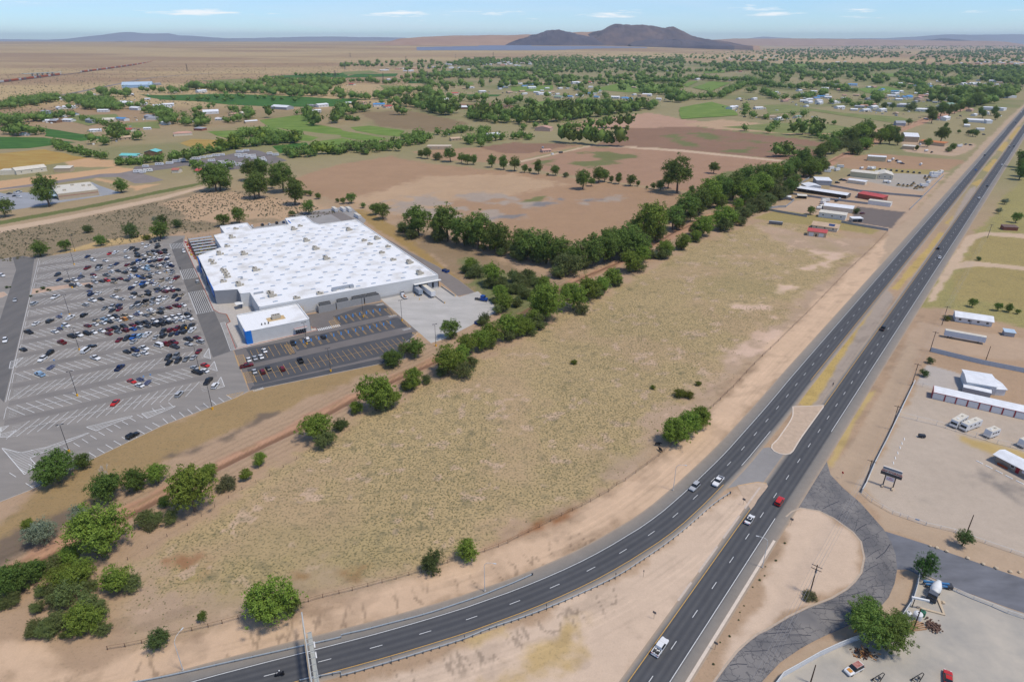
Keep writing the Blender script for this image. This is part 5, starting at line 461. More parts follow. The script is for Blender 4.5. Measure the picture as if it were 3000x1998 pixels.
# green and golden fields as their own sheets
def field_mat(name, c1, c2, st):
 return mat(name, c1, .9, .2, .03, spec=.15, world_co=True, stretch=st, col2=c2, bump=.25, bscale=1.2, detail=7)
FM = [(FIELD_DARK, field_mat('alfalfa', S(54, 92, 38), S(84, 124, 52), (1, 2.5, 1, .4))), (FIELD_BRIGHT, field_mat('young_crop', S(98, 126, 52), S(132, 150, 74), (1, 2.2, 1, .3))),
   (FIELD_OLIVE, field_mat('pasture', S(112, 124, 70), S(146, 146, 92), (1, 2, 1, .5))), (FIELD_GOLD, field_mat('dry_hay', S(168, 130, 66), S(182, 158, 92), (1, 3, 1, .1)))]
for k, (polys, m) in enumerate(FM):
 for j, P in enumerate(polys):
  r = max(math.hypot(*p) for p in P)
  pts = []
  for i in range(len(P)):                      # slightly uneven field edges
   a = Vector(P[i]); b = Vector(P[(i+1) % len(P)]); nn = max(1, int((b-a).length/25))
   for t in range(nn):
    p = a.lerp(b, t/nn); w = min(2.5, (b-a).length*.02)
    pts.append((p.x + random.uniform(-w, w), p.y + random.uniform(-w, w)))
  bm = bmesh.new(); vs = [bm.verts.new((p[0], p[1], .06 + .02*j + .3*(r > 1500) + .5*(r > 2500))) for p in pts]
  f = bm.faces.new(vs); bm.normal_update(); bmesh.ops.triangulate(bm, faces=[f])
  bmesh.ops.recalc_face_normals(bm, faces=bm.faces)
  if bm.faces[0:] and sum(fc.normal.z for fc in bm.faces) < 0: bmesh.ops.reverse_faces(bm, faces=bm.faces)
  me = bpy.data.meshes.new('field'); bm.to_mesh(me); bm.free(); me.materials.append(m)
  tag(obj('field', me), kind='structure')
# ================================================================ roads
ROADM = tint_mat('asphalt', .88, .15, (.045, .4, 2.6), .0, .3)
def sheet(name, P, z, m, parent=None, kind='structure', tint=None):
 bm = bmesh.new(); vs = [bm.verts.new((p[0], p[1], z)) for p in P]
 f = bm.faces.new(vs); bm.normal_update(); bmesh.ops.triangulate(bm, faces=[f])
 bm.normal_update()
 if sum(fc.normal.z for fc in bm.faces) < 0: bmesh.ops.reverse_faces(bm, faces=bm.faces)
 me = bpy.data.meshes.new(name); bm.to_mesh(me); bm.free(); me.materials.append(m)
 if tint: tinted(me, [tint]*len(me.vertices))
 o = obj(name, me, parent)
 if kind and parent is None: tag(o, kind=kind)
 return o
def ribbon(name, P, cols, z, m, parent=None, kind='structure'):
 """cols: [(lateral offset, colour)] from left to right"""
 rails = [offset(P, d) for d, c in cols]; n = len(P); k = len(cols); vs = []; cc = []
 for i in range(n):
  for j in range(k): vs.append((rails[j][i].x, rails[j][i].y, z)); cc.append(cols[j][1])
 fs = [(i*k+j, i*k+j+1, (i+1)*k+j+1, (i+1)*k+j) for i in range(n-1) for j in range(k-1)]
 me = bpy.data.meshes.new(name); me.from_pydata(vs, [], fs); me.materials.append(m); me.update(); tinted(me, cc)
 o = obj(name, me, parent)
 if parent is None and kind: tag(o, kind=kind)
 return o
lane = S(78, 79, 82); track = S(92, 92, 93); shld = S(132, 127, 120); shld2 = S(150, 140, 128); edge = S(176, 156, 134)
sbp = catmull(SB, 6); nbp = catmull(NB, 12)
def lanes(l, r, fade=.9):
 return [(-3.7-l-.7, edge), (-3.7-l, shld2), (-4.3, shld), (-3.6, lane), (-2.8, track), (-1.9, lane), (-1.0, track), (-.3, lane), (.3, lane), (1.0, track), (1.9, lane), (2.8, track), (3.6, lane), (4.3, shld), (3.7+r, shld2), (3.7+r+fade, edge)]
southbound = ribbon('southbound_road', sbp, lanes(3.6, 1.0), .030, ROADM)
northbound = ribbon('northbound_road', nbp, lanes(1.0, 3.2), .034, ROADM)
junction = sheet('junction_pavement', JUNCTION, .022, ROADM, tint=S(150, 146, 142))
def markings(parent, P, spec, name):
 mb = MB()
 L = [0]
 for a, b in zip(P[:-1], P[1:]): L.append(L[-1] + (Vector(b)-Vector(a)).length)
 def at(s):
  import bisect
  i = min(max(bisect.bisect_right(L, s)-1, 0), len(P)-2); t = (s-L[i])/(L[i+1]-L[i])
  a, b = Vector(P[i]), Vector(P[i+1]); d = (b-a).normalized(); return a.lerp(b, t), d
 for off, w, mi, dash, s0, s1 in spec:
  s = s0; end = min(s1, L[-1])
  while s < end:
   ln = 3.05 if dash else 6.0
   (a, da), (b, db) = at(s), at(min(s+ln, end))
   na = Vector((da.y, -da.x)); nb_ = Vector((db.y, -db.x))
   q = [a+na*(off-w/2), a+na*(off+w/2), b+nb_*(off+w/2), b+nb_*(off-w/2)]
   mb.add([(p.x, p.y, .042) for p in q], [(0, 1, 2, 3)], mi)
   s += 12.19 if dash else 6.0
 return mb.build(name, [LINEW, LINEY], parent)
def arc_at(P, pt):
 best = (1e9, 0); s = 0
 for a, b in zip(P[:-1], P[1:]):
  a, b = Vector(a), Vector(b); e = b-a; t = max(0, min(1, (Vector(pt)-a).dot(e)/e.length_squared)); d = (a+e*t-Vector(pt)).length
  if d < best[0]: best = (d, s+e.length*t)
  s += e.length
 return best[1]
s_j0 = arc_at(sbp, JUNCTION[6]); s_j1 = arc_at(sbp, ISLAND[2])
ph = arc_at(sbp, SB[6]) % 12.19 - 1.5
markings(southbound, sbp, [(0, .16, 0, True, ph, 1400), (-3.75, .17, 0, False, 0, 1400), (3.75, .17, 1, False, 0, s_j0), (3.75, .17, 1, False, s_j1+40, 1400), (3.75, .17, 0, False, s_j0+14, s_j0+42)], 'lane_marking')
n_j0 = arc_at(nbp, FR_IN[0]); n_j1 = arc_at(nbp, FR_OUT[0])
ph = arc_at(nbp, NB[3]) % 12.19
markings(northbound, nbp, [(0, .16, 0, True, ph, 1500), (3.75, .17, 0, False, 0, n_j0-3), (3.75, .17, 0, False, n_j1+16, 1500), (-3.75, .17, 1, False, 0, n_j0+4), (-3.75, .17, 1, False, n_j1-6, 1500)], 'lane_marking')
# kerbed traffic islands
def kerb(name, P, closed, w=.35, h=.14, m=None):
 mb = MB(); pts = [Vector(p) for p in P]
 if closed: pts = pts + [pts[0]]
 a = offset(pts, -w/2); b = offset(pts, w/2); n = len(pts)
 for i in range(n-1):
  q = [a[i], b[i], b[i+1], a[i+1]]; mb.prism([(p.x, p.y) for p in q], .0, h)
 o = mb.build(name, m or CONC); return tag(o, kind='structure')
isl = catmull(ISLAND, 2.5)
o = sheet('median_island', isl, .10, mat('island_gravel', S(196, 172, 148), .95, .12, .5, world_co=True, bump=.2)); kerb('island_kerb', isl, True, .42, .17, mat('kerb_concrete', S(222, 206, 188), .9, .08, 1))
isl2 = catmull(ISLAND2, 2.5)
sheet('median_nose', isl2[:len(isl2)-1], .060, mat('island_gravel', (0, 0, 0)))
kerb('nose_kerb', catmull(ISLAND2[:3], 2), False, .2, .13, mat('kerb_yellow', S(214, 176, 128), .9, .1, 1))
# gutter kerb of the northbound road south of the junction, and the broken kerb on its left
seg = [p for p in nbp if p.y < FR_IN[0][1]+1]
kerb('gutter_kerb', offset(catmull(seg, 4), 6.9), False, .75, .12, mat('kerb_concrete', (0, 0, 0)))
lk = offset(catmull([p for p in nbp if 118 < p.y < FR_IN[0][1]+22], 4), -5.3)
for i in range(0, len(lk)-1, 1):
 if i % 4 != 2: kerb('left_kerb', lk[i:i+2], False, .6, .08, mat('old_kerb', S(205, 188, 172), .9, .1, 1))
# frontage road with its crack net and sealed joints
def crack_mat():
 m, nt, b = nt_new('cracked_asphalt'); N, L = nt.nodes, nt.links
 b.inputs['Roughness'].default_value = .9
 pos = N.new('ShaderNodeNewGeometry').outputs['Position']
 n = N.new('ShaderNodeTexNoise'); n.inputs['Scale'].default_value = .12; n.inputs['Detail'].default_value = 6; L.new(pos, n.inputs['Vector'])
 r = N.new('ShaderNodeValToRGB'); r.color_ramp.elements[0].position = .35; r.color_ramp.elements[1].position = .65
 r.color_ramp.elements[0].color = (*S(106, 104, 104), 1); r.color_ramp.elements[1].color = (*S(138, 133, 128), 1); L.new(n.outputs[0], r.inputs[0])
 nd = N.new('ShaderNodeTexNoise'); nd.inputs['Scale'].default_value = .8; nd.inputs['Detail'].default_value = 3; L.new(pos, nd.inputs['Vector'])
 mx = N.new('ShaderNodeMix'); mx.data_type = 'VECTOR'; mx.inputs[0].default_value = .55; L.new(pos, mx.inputs[4]); L.new(nd.outputs[1], mx.inputs[5])
 va = N.new('ShaderNodeVectorMath'); va.operation = 'ADD'; L.new(pos, va.inputs[0])
 vs = N.new('ShaderNodeVectorMath'); vs.operation = 'SCALE'; vs.inputs['Scale'].default_value = 1.6; L.new(nd.outputs[1], vs.inputs[0]); L.new(vs.outputs[0], va.inputs[1])
 v = N.new('ShaderNodeTexVoronoi'); v.feature = 'DISTANCE_TO_EDGE'; v.inputs['Scale'].default_value = .5; L.new(va.outputs[0], v.inputs['Vector'])
 c = N.new('ShaderNodeMath'); c.operation = 'LESS_THAN'; c.inputs[1].default_value = .036; L.new(v.outputs['Distance'], c.inputs[0])
 n3 = N.new('ShaderNodeTexNoise'); n3.inputs['Scale'].default_value = .09; n3.inputs['Detail'].default_value = 2; L.new(pos, n3.inputs['Vector'])
 g = N.new('ShaderNodeMath'); g.operation = 'GREATER_THAN'; g.inputs[1].default_value = .38; L.new(n3.outputs[0], g.inputs[0])
 mm = N.new('ShaderNodeMath'); mm.operation = 'MULTIPLY'; L.new(c.outputs[0], mm.inputs[0]); L.new(g.outputs[0], mm.inputs[1])
 m8 = N.new('ShaderNodeMath'); m8.operation = 'MULTIPLY'; m8.inputs[1].default_value = .55; L.new(mm.outputs[0], m8.inputs[0])
 mc = N.new('ShaderNodeMix'); mc.data_type = 'RGBA'; L.new(m8.outputs[0], mc.inputs[0]); L.new(r.outputs[0], mc.inputs[6]); mc.inputs[7].default_value = (*S(62, 62, 68), 1)
 L.new(mc.outputs[2], b.inputs['Base Color']); return m
CRACK = crack_mat()
fin = catmull(FR_IN, 4); fout = catmull(FR_OUT, 4)
frontage = sheet('frontage_road', list(fin) + list(reversed(fout)) + [Vector(FR_EXTRA[0])], .026, CRACK)
kerb('frontage_kerb', offset(fin, .3), False, .5, .05, mat('worn_kerb', S(190, 172, 152), .95, .12, 1))
SEAL = mat('crack_sealant', S(66, 66, 74), .7, .1, 1)
sealmb = MB()
for k in range(26):                                     # sealed transverse joints
 t = .18 + .8*k/26 + random.uniform(-.01, .01); a = fin[int(t*(len(fin)-1))]; b = fout[int(min(.99, t*.97+.03)*(len(fout)-1))]
 s0 = random.choice((.05, .1, .45)); s1 = s0 + random.uniform(.3, .55); w = random.uniform(.08, .26)
 p = a.lerp(b, s0); q = a.lerp(b, min(.95, s1)); mid = p.lerp(q, .5) + Vector((random.uniform(-.4, .4), random.uniform(-.4, .4)))
 ch = [p, mid, q]; l = offset(ch, -w/2); r_ = offset(ch, w/2)
 for i in range(2): sealmb.add([(*l[i], .031), (*r_[i], .031), (*r_[i+1], .031), (*l[i+1], .031)], [(0, 1, 2, 3)])
sealmb.build('crack_seal', SEAL, frontage)
sheet('driveway', DRIVEWAY, .018, mat('driveway_asphalt', S(116, 117, 122), .9, .2, .12, world_co=True, stretch=(1, 2.6, 1, .35), detail=7))
sheet('gravel_yard', GRAVEL, .012, mat('yard_gravel', S(166, 161, 152), .95, .1, .12, world_co=True, bump=.2, bscale=2.5, detail=8, col2=S(196, 186, 170)))
for i in range(3):                                      # oil and water stains in the yard
 c = ((112.0, 96.3), (99.7, 104.6), (105.0, 99.0))[i]
 cx, cy = GRAVEL[1][0]+30+9*i, GRAVEL[1][1]+6-5*i
# roads farther off
sheet('rv_lot_pavement', RV_LOT, .05, mat('rv_asphalt', S(126, 118, 114), .9, .12, .1, world_co=True))
sheet('side_road', RV_ROAD, .04, mat('side_asphalt', S(140, 130, 124), .9, .12, .1, world_co=True))
sheet('farm_store_lot', FARM_LOT, .04, mat('farm_concrete', S(158, 160, 164), .9, .1, .06, world_co=True))
ribbon('valley_road', catmull(ROAD2, 60), [(-9, S(150, 132, 112)), (-7, S(138, 128, 122)), (7, S(138, 128, 122)), (9, S(160, 140, 118))], .25, ROADM)
# ================================================================ store lot
def WP(P): return [W(u, v)[:2] for u, v in P]
LOTM = mat('lot_asphalt', S(136, 131, 125), .92, .1, .05, world_co=True, stretch=(1, 3.2, 1, -AL), detail=8, col2=S(156, 149, 141))
LANEM = mat('lane_asphalt', S(104, 102, 100), .92, .1, .06, world_co=True, stretch=(3, 1, 1, -AL), detail=7, col2=S(120, 116, 112))
FRESH = mat('fresh_asphalt', S(78, 79, 82), .9, .12, .12, world_co=True, detail=7, col2=S(94, 93, 94))
YARDC = mat('yard_concrete', S(176, 172, 165), .9, .1, .07, world_co=True, stretch=(1, 2.2, 1, .3), detail=8, col2=S(198, 193, 186))
lot = sheet('parking_lot', WP([(-135, 193), (-57.3, 224.3), (-49.8, 226.4), (-31.9, 236), (-8.2, 247.6), (19.2, 255.4), (25, 258.4), (26, 303), (30.4, 306), (30.4, 352), (26, 360), (26, 511), (29, 531), (15, 538), (.8, 528), (-25, 526.3), (-55, 523), (-64, 522.3), (-72, 533), (-80, 533), (-135, 520)]), .016, LOTM)
sheet('drive_aisle', WP([(-73.5, 330), (-62.8, 300), (-62.8, 432), (-65, 522), (-72, 533), (-78, 533), (-73.5, 500)]), .022, LANEM)
sheet('front_lane', WP([(16.6, 300), (25.6, 303), (25.6, 511), (27, 525), (17, 512)]), .022, LANEM)
pickup_lot = sheet('pickup_lot', WP([(25.4, 258.6), (93.2, 252.6), (99, 268), (110.4, 278), (109.4, 326), (66, 329), (65.6, 306.4), (31, 304), (26.4, 303)]), .020, mat('pickup_asphalt', S(120, 114, 110), .92, .12, .08, world_co=True, detail=7))
for k, P in enumerate(([(52, 286.5), (108.6, 286.5), (108.6, 300.6), (52, 300.6)], [(79, 306), (108.6, 306), (108.6, 320), (100, 326), (79, 319.5)], [(28, 262.3), (98, 261), (108, 279), (60, 280), (28, 279.6)], [(25.5, 258.8), (92, 253.2), (94, 258), (27, 262)], [(32, 284), (51, 284), (51, 300), (31.6, 302)])):
 sheet('fresh_asphalt', WP(P), .0245 + .0006*k, FRESH)
sheet('loading_yard', WP([(110.4, 262), (118, 263), (160.5, 281), (163.5, 313), (150, 310.5), (148, 331), (110, 332)]), .020, YARDC)
service = ribbon('service_road', [Vector(W(u, v)[:2]) for u, v in ((155.5, 312), (157, 335), (157, 366), (153.5, 405), (152.5, 432), (149.8, 460), (150, 500), (148, 540), (120, 556))], [(-5.6, S(150, 140, 130)), (-5.2, S(134, 126, 120)), (5.2, S(134, 126, 120)), (5.7, S(160, 146, 132))], .018, ROADM)
sheet('back_pavement', WP([(95, 494), (150, 484), (162, 505), (166, 560), (120, 558), (99, 535), (72, 527), (60, 518)]), .015, mat('back_asphalt', S(158, 154, 150), .92, .1, .08, world_co=True))
sheet('store_apron', WP([(25.8, 362), (28.5, 362), (28.5, 520), (25.8, 512)]), .13, CONC)
sheet('entrance_apron', WP([(25.9, 361), (27.5, 356.5), (31, 352), (46.5, 352), (46.5, 372), (26, 372)]), .045, CONC)
sheet('annex_apron', WP([(26.4, 303.2), (67, 305.6), (67, 309), (64.5, 309), (64.5, 331), (46, 331), (46, 362), (31, 362), (31, 340), (28.6, 338), (28.6, 306)]), .05, CONC)
kerb('lot_kerb', [W(u, v)[:2] for u, v in ((-57.3, 224.3), (-49.8, 226.4), (-31.9, 236), (-8.2, 247.6), (19.2, 255.4), (25.2, 258.4), (93.2, 252.6), (99, 268), (110.6, 277))], False, .22, .14)
kerb('lot_top_kerb', [W(u, v)[:2] for u, v in ((-64, 522.3), (-55, 523), (-25, 526.3), (.8, 528), (12, 537))], False, .3, .14)
REDK = mat('red_kerb', S(176, 84, 66), .8, .2, 1)
kerb('red_kerb', [W(u, v)[:2] for u, v in ((27, 518), (25.7, 505), (25.7, 362), (27.5, 356), (30.6, 352), (30.6, 340), (28.3, 338), (27.4, 304.2), (33, 304.8)) if True], False, .25, .15, REDK)
kerb('red_kerb', [W(u, v)[:2] for u, v in ((34, 304.9), (50, 305.5), (67, 306), (67, 309.5), (65.2, 311))], False, .25, .15, REDK)
for P in ([(-62, 441.5), (-28, 444), (-27, 446), (-40, 449.5), (-62, 452)], [(-95, 445), (-76, 444), (-73.6, 448), (-76, 455), (-95, 458)]):
 sheet('planting_island', WP(P), .12, mat('island_dirt', S(194, 166, 144), .95, .12, .4, world_co=True)); kerb('planting_kerb', [W(u, v)[:2] for u, v in P], True, .2, .16)
# --- stall lines
def pline(mb, a, b, w=.14, z=.030, mi=0):
 a = Vector(a[:2]); b = Vector(b[:2]); d = (b-a).normalized(); n = Vector((-d.y, d.x))*w/2
 mb.add([(*(a-n), z), (*(b-n), z), (*(b+n), z), (*(a+n), z)], [(0, 1, 2, 3)], mi)
SLASH = 'fbfbfbbfbfbbfbf'
mb = MB(); V0, DV = 272.4, 16.95
AISLE = mat('aisle_wear', S(126, 121, 116), .92, .1, .05, world_co=True, stretch=(1, 3.2, 1, -AL), detail=8, col2=S(142, 136, 130))
for k in range(1, 15): sheet('aisle_wear', WP([(-61, V0+DV*(k-.5)-2.6), (15.5, V0+DV*(k-.5)-2.3), (15.5, V0+DV*(k-.5)+2.5), (-61, V0+DV*(k-.5)+2.2)]), .0195, AISLE)
uR = [8, 10, 12, 13, 13, 14, 14, 14, 14, 14, 14, 14, 14, 14, 10]
for k in range(15):
 v = V0 + DV*k; s = SLASH[k]; uL = -60 if k else -58
 pline(mb, W(uL + 4, v), W(uR[k]-3, v), .18)
 u = uL + 2
 while u < uR[k]:
  d = 3.3 if s == 'f' else -3.3
  lo, hi = (W(u-d, v-5.4), W(u+d, v+5.4))
  if random.random() > .04: pline(mb, lo, hi, .2)
  u += 3.2
 pline(mb, W(-61.5, v-5), W(-61.5, v+5), .14)
 for u0, sg in ((uL+1, -1), (uR[k]+1.2, 1)):
  for j in range(7): pline(mb, W(u0-1.2, v-4.5+j*1.4), W(u0+1.6, v-4.5+j*1.4), .10)
for k in range(3):                                    # stalls of the lot farther left
 for j in range(14):
  v = 400 + k*24 + j*3.2; pline(mb, W(-80, v), W(-92, v-6 if k % 2 else v+6), .12)
for a, b in (((-49.8, 226.4), (-31.9, 236)), ((-31.9, 236), (-8.2, 247.6)), ((-8.2, 247.6), (19.2, 255.4))):
 a, b = Vector(a), Vector(b); n = int((b-a).length/2.85); d = (b-a).normalized(); q = Vector((-d.y, d.x))*5.0
 for i in range(n):
  p = a + d*(i+.5)*(b-a).length/n + q*.05; pline(mb, W(*p), W(*(p+q)), .2)
 if a.x < -20 or True:
  for i in range(n):
   p = a + d*(i+.5)*(b-a).length/n + q*2.35
   if p.x < -2: pline(mb, W(*p), W(*(p+q*.9)), .18)
pline(mb, W(-62.2, 300), W(-62.6, 520), .16)
for i in range(26): pline(mb, W(-60+i*2.8, 523.3+i*.08), W(-60+i*2.8, 527.6+i*.02-4.6), .11)
mb.build('stall_marking', [LINEW], lot)
def hatch(mb, P, ang, sp, w, z=.034, mi=0, border=True):
 c, s = math.cos(ang), math.sin(ang); Q = [(x*c + y*s, -x*s + y*c) for x, y in P]
 y0 = min(q[1] for q in Q); y1 = max(q[1] for q in Q); y = y0 + sp/2
 while y < y1:
  xs = []
  for i in range(len(Q)):
   (ax, ay), (bx, by) = Q[i], Q[(i+1) % len(Q)]
   if (ay > y) != (by > y): xs.append(ax + (bx-ax)*(y-ay)/(by-ay))
  xs.sort()
  for i in range(0, len(xs)-1, 2):
   a, b = xs[i], xs[i+1]
   if b-a > .2: pline(mb, (a*c - y*s, a*s + y*c), (b*c - y*s, b*s + y*c), w, z, mi)
  y += sp
 if border:
  for i in range(len(P)): pline(mb, P[i], P[(i+1) % len(P)], w*1.1, z+.001, mi)
mb = MB()
for P in ([(16.9, 512.5), (25.4, 511), (25.4, 497.5), (16.8, 499)], [(16.9, 444.3), (25.2, 444.3), (25.2, 424.5), (16.8, 424.5)], [(16.8, 398), (25.2, 398), (25.2, 360.5), (16.8, 360.5)]):
 hatch(mb, WP(P), AL+PI/2, .95, .17)
hatch(mb, WP([(26, 341), (28.2, 341), (27.3, 304.5), (25, 303.5)]), AL, .9, .16)
for key, P in HATCHES:
 if key == 'w': hatch(mb, P, AL + .12, 1.15, .2)
mb.build('hatch_marking', [LINEW], lot)
mb = MB()
for key, P in HATCHES:
 if key == 'y': hatch(mb, P, AL + (.85 if P[0][0] < -95 else 1.1), .8, .13, mi=0)
for i in range(19):                                   # yellow stalls of the collection lot
 u = 34 + i*3.75
 if u > 51: pline(mb, W(u-2.6+2.6, 299.6), W(u+.0, 288.4), .12)
 if u > 51: pline(mb, W(u+.55, 299.6), W(u+.55, 288.4), .12)
 if u > 77 and u < 107: pline(mb, W(u, 318.5), W(u, 307.6), .12); pline(mb, W(u+.55, 318.5), W(u+.55, 307.6), .12)
for i in range(27):
 u = 29.4 + i*2.75; pline(mb, W(u, 276), W(u, 264.8), .12)
pline(mb, W(29, 270.6), W(100, 270), .11)
for i in range(7): pline(mb, W(33+i*2.8, 299), W(33+i*2.8, 293), .12); 
for i in range(7): pline(mb, W(33+i*2.8, 292), W(33+i*2.8, 286.5), .12)
mb.build('yellow_marking', [LINEY], pickup_lot)
mb = MB()
for i in range(13): mb.poly(WP([(67.4+i*.9, 304.6), (67.9+i*.9, 304.6), (67.9+i*.9, 307.6), (67.4+i*.9, 307.6)]), .032)
for u, v in ((107, 322), (107, 303), (107, 283), (29, 257)):
 for j in range(3): pline(mb, W(u-2, v+j*.7), W(u+1.5, v+j*.7), .22)
 for j in range(2): pline(mb, W(u-2.3+4*j, v-.5), W(u-2.3+4*j, v+2), .1)
mb.build('stop_marking', [LINEW], pickup_lot)
# ================================================================ the store
SO = W(28.5, 331.5)
store = empty('retail_store', SO, AL, 'huge white flat-roofed retail store with grey front beside the parking lot', 'store')
def L2(P): return [(u-28.5, v-331.5) for u, v in P]
FOOT = L2([(146.5, 330.5), (146.5, 481), (118, 481), (115.5, 490), (115.5, 513), (100, 513), (98, 493), (72, 493), (72, 514), (52.5, 514), (52.5, 493), (45, 490), (45, 456), (29, 444), (28.5, 370), (40, 366), (40, 358), (45, 357), (45, 332.5), (93, 331.5)])
STW = mat('store_white_wall', S(214, 214, 212), .8, .05, .3, stretch=(1, 1, 3)); STG = mat('store_grey_wall', S(150, 151, 154), .8, .06, .3)
def roof_mat():
 m, nt, b = nt_new('membrane_roof'); N, L = nt.nodes, nt.links; b.inputs['Roughness'].default_value = .7
 co = N.new('ShaderNodeTexCoord').outputs['Object']
 n = N.new('ShaderNodeTexNoise'); n.inputs['Scale'].default_value = .11; n.inputs['Detail'].default_value = 7; L.new(co, n.inputs['Vector'])
 r = N.new('ShaderNodeValToRGB'); r.color_ramp.elements[0].position = .28; r.color_ramp.elements[1].position = .52
 r.color_ramp.elements[0].color = (.60, .575, .53, 1); r.color_ramp.elements[1].color = (.81, .81, .80, 1); L.new(n.outputs[0], r.inputs[0])
 sp = N.new('ShaderNodeSeparateXYZ'); L.new(co, sp.inputs[0])
 def seam(o, per, w, k):
  a = N.new('ShaderNodeMath'); a.operation = 'DIVIDE'; a.inputs[1].default_value = per; L.new(o, a.inputs[0])
  f = N.new('ShaderNodeMath'); f.operation = 'FRACT'; L.new(a.outputs[0], f.inputs[0])
  c = N.new('ShaderNodeMath'); c.operation = 'LESS_THAN'; c.inputs[1].default_value = w/per; L.new(f.outputs[0], c.inputs[0])
  q = N.new('ShaderNodeMath'); q.operation = 'MULTIPLY'; q.inputs[1].default_value = k; L.new(c.outputs[0], q.inputs[0]); return q.outputs[0]
 ad = N.new('ShaderNodeMath'); ad.operation = 'ADD'; L.new(seam(sp.outputs[0], 3.05, .22, .16), ad.inputs[0]); L.new(seam(sp.outputs[1], 30, .4, .3), ad.inputs[1])
 mc = N.new('ShaderNodeMix'); mc.data_type = 'RGBA'; L.new(ad.outputs[0], mc.inputs[0]); L.new(r.outputs[0], mc.inputs[6]); mc.inputs[7].default_value = (.55, .53, .48, 1)
 L.new(mc.outputs[2], b.inputs['Base Color']); return m
ROOFM = roof_mat()
HT_ = 8.0
for i in range(len(FOOT)):                             # one wall panel for each face of the building
 a, b = Vector(FOOT[i]), Vector(FOOT[(i+1) % len(FOOT)]); d = (b-a).normalized(); n = Vector((d.y, -d.x))
 grey = (a.x < 13 and b.x < 13)
 m = MB(); q = [a, b, b-n*.35, a-n*.35]
 m.prism([(p.x, p.y) for p in q], 0, HT_); m.build('wall', STG if grey else STW, store)
 m = MB(); a2, b2 = a - d*.06, b + d*.06; q = [a2+n*.06, b2+n*.06, b2-n*.42, a2-n*.42]
 m.prism([(p.x, p.y) for p in q], HT_+.002, HT_+.10); m.build('parapet_cap', WHITE, store)
m = MB(); m.poly(FOOT, HT_-.35); rf = m.build('roof', ROOFM, store)
# grey plinth band along the near wall
m = MB(); m.box((59, -1.06 + .0, .6), (101, .06, 1.2)); m.build('wall_base', mat('wall_grey_band', S(176, 174, 170), .85, .05, .5), store)
# blue front panels and entrances
for v0, v1, z0, h in ((431, 441, 0, 8.6), (373, 384, 3.2, 8.4), (392, 398, 4.5, 8.4)):
 m = MB(); m.box((-.15, (v0+v1)/2-331.5, (z0+h)/2), (.3, v1-v0, h-z0)); m.build('blue_facade_panel', BLUEP, store)
m = MB(); m.box((-.25, 414-331.5, 3.0), (.5, 18, 6.0)); m.build('entrance_front', STG, store)
m = MB(); m.box((72-.15, 501-331.5, 4), (.5, 9, 8.3)); m.build('blue_facade_panel', BLUEP, store)
# rooftop units
UNITM = mat('unit_casing', S(186, 178, 162), .7, .1, 1.2); FAN = mat('fan_grille', (.035, .035, .035), .7, .2, 3)
def unit(u, v, big):
 e = empty('rooftop_unit', (0, 0, 0)); e.parent = store; e.location = (u-28.5, v-331.5, HT_-.35)
 s = (2.6, 3.4, 1.9) if big else (2.1, 2.0, 1.1)
 m = MB(); m.box((0, 0, s[2]/2+.25), s); m.box((0, 0, .125), (s[0]*.9, s[1]*.9, .25)); m.box((s[0]*.9, -.3, .5), (1.0, 1.3, .9)); m.build('casing', UNITM, e)
 for k in range(3 if big else 2):
  y = (k-1)*1.05 if big else (k-.5)*.95
  m = MB(); m.tube((-.5 if big else 0, y, s[2]+.25), (-.5 if big else 0, y, s[2]+.36), .42, .42, 10); m.build('fan', FAN, e)
HV = ((61, 500, 0), (54.7, 477, 1), (48.2, 456.4, 0), (41.3, 440.5, 1), (54.9, 432.4, 1), (34.4, 428.4, 0), (34.8, 422, 0), (55, 395.1, 1), (38, 405.9, 0), (38.2, 401.6, 0), (38.4, 396.3, 0), (38.1, 390.8, 0), (34.8, 383.8, 0), (41.8, 372.8, 1),
   (97.6, 476.7, 1), (103.7, 483.5, 0), (97.7, 442, 1), (98, 420, 1), (98, 395.2, 1), (131.7, 454.1, 1), (132.2, 422.3, 0), (132.7, 411.8, 0), (141.5, 421.7, 1), (141.2, 400, 0), (132.9, 389.4, 0), (133.6, 371.2, 0), (140.3, 360.4, 1), (137.6, 338.3, 1), (77.1, 336, 0), (54, 346, 1), (54, 351.3, 0), (64.5, 335.5, 0))
for u, v, b in HV: unit(u, v, b)
# low duct run near the rear edge
m = MB(); m.box((91-28.5, 338-331.5, HT_+.5), (11.5, 1.8, 1.1)); m.box((86-28.5, 337.2-331.5, HT_+.4), (2.2, 2.6, 1.5)); m.box((96-28.5, 337.2-331.5, HT_+.4), (2.2, 2.6, 1.5)); m.build('duct', STEEL, store)
m = MB(); m.box((49-28.5, 354-331.5, HT_+.1), (5, 1.1, .8)); m.build('duct', STEEL, store)
m = MB(); m.box((45.5-28.5, 384-331.5, HT_+.3), (1.2, 1.2, 1.1)); m.build('vent', STEEL, store)
# skylights
SKY = mat('skylight_glazing', S(176, 186, 198), .4, .08, 2, spec=.5)
m = MB(); m.box((0, 0, .14), (2.6, 1.3, .28), tz=.88); skm = m.mesh('skylight', [SKY])
j = 0; v = 337
while v < 478:
 u = 36 + (j % 2)*4.2
 while u < 144:
  ok = all(abs(u-a) > 3.2 or abs(v-b) > 3.2 for a, b, c in HV)
  inside = (u > 47 or 372 < v < 440) and not (u < 52 and v > 452 and u < 47)
  if ok and inside and random.random() > .05:
   o = obj('skylight', skm, rf); o.location = (u-28.5, v-331.5, HT_-.34)
  u += 9.1
 v += 8.4; j += 1
for u, v in ((57, 505), (66, 506), (104, 505), (111, 500)):
 o = obj('skylight', skm, rf); o.location = (u-28.5, v-331.5, HT_-.34)
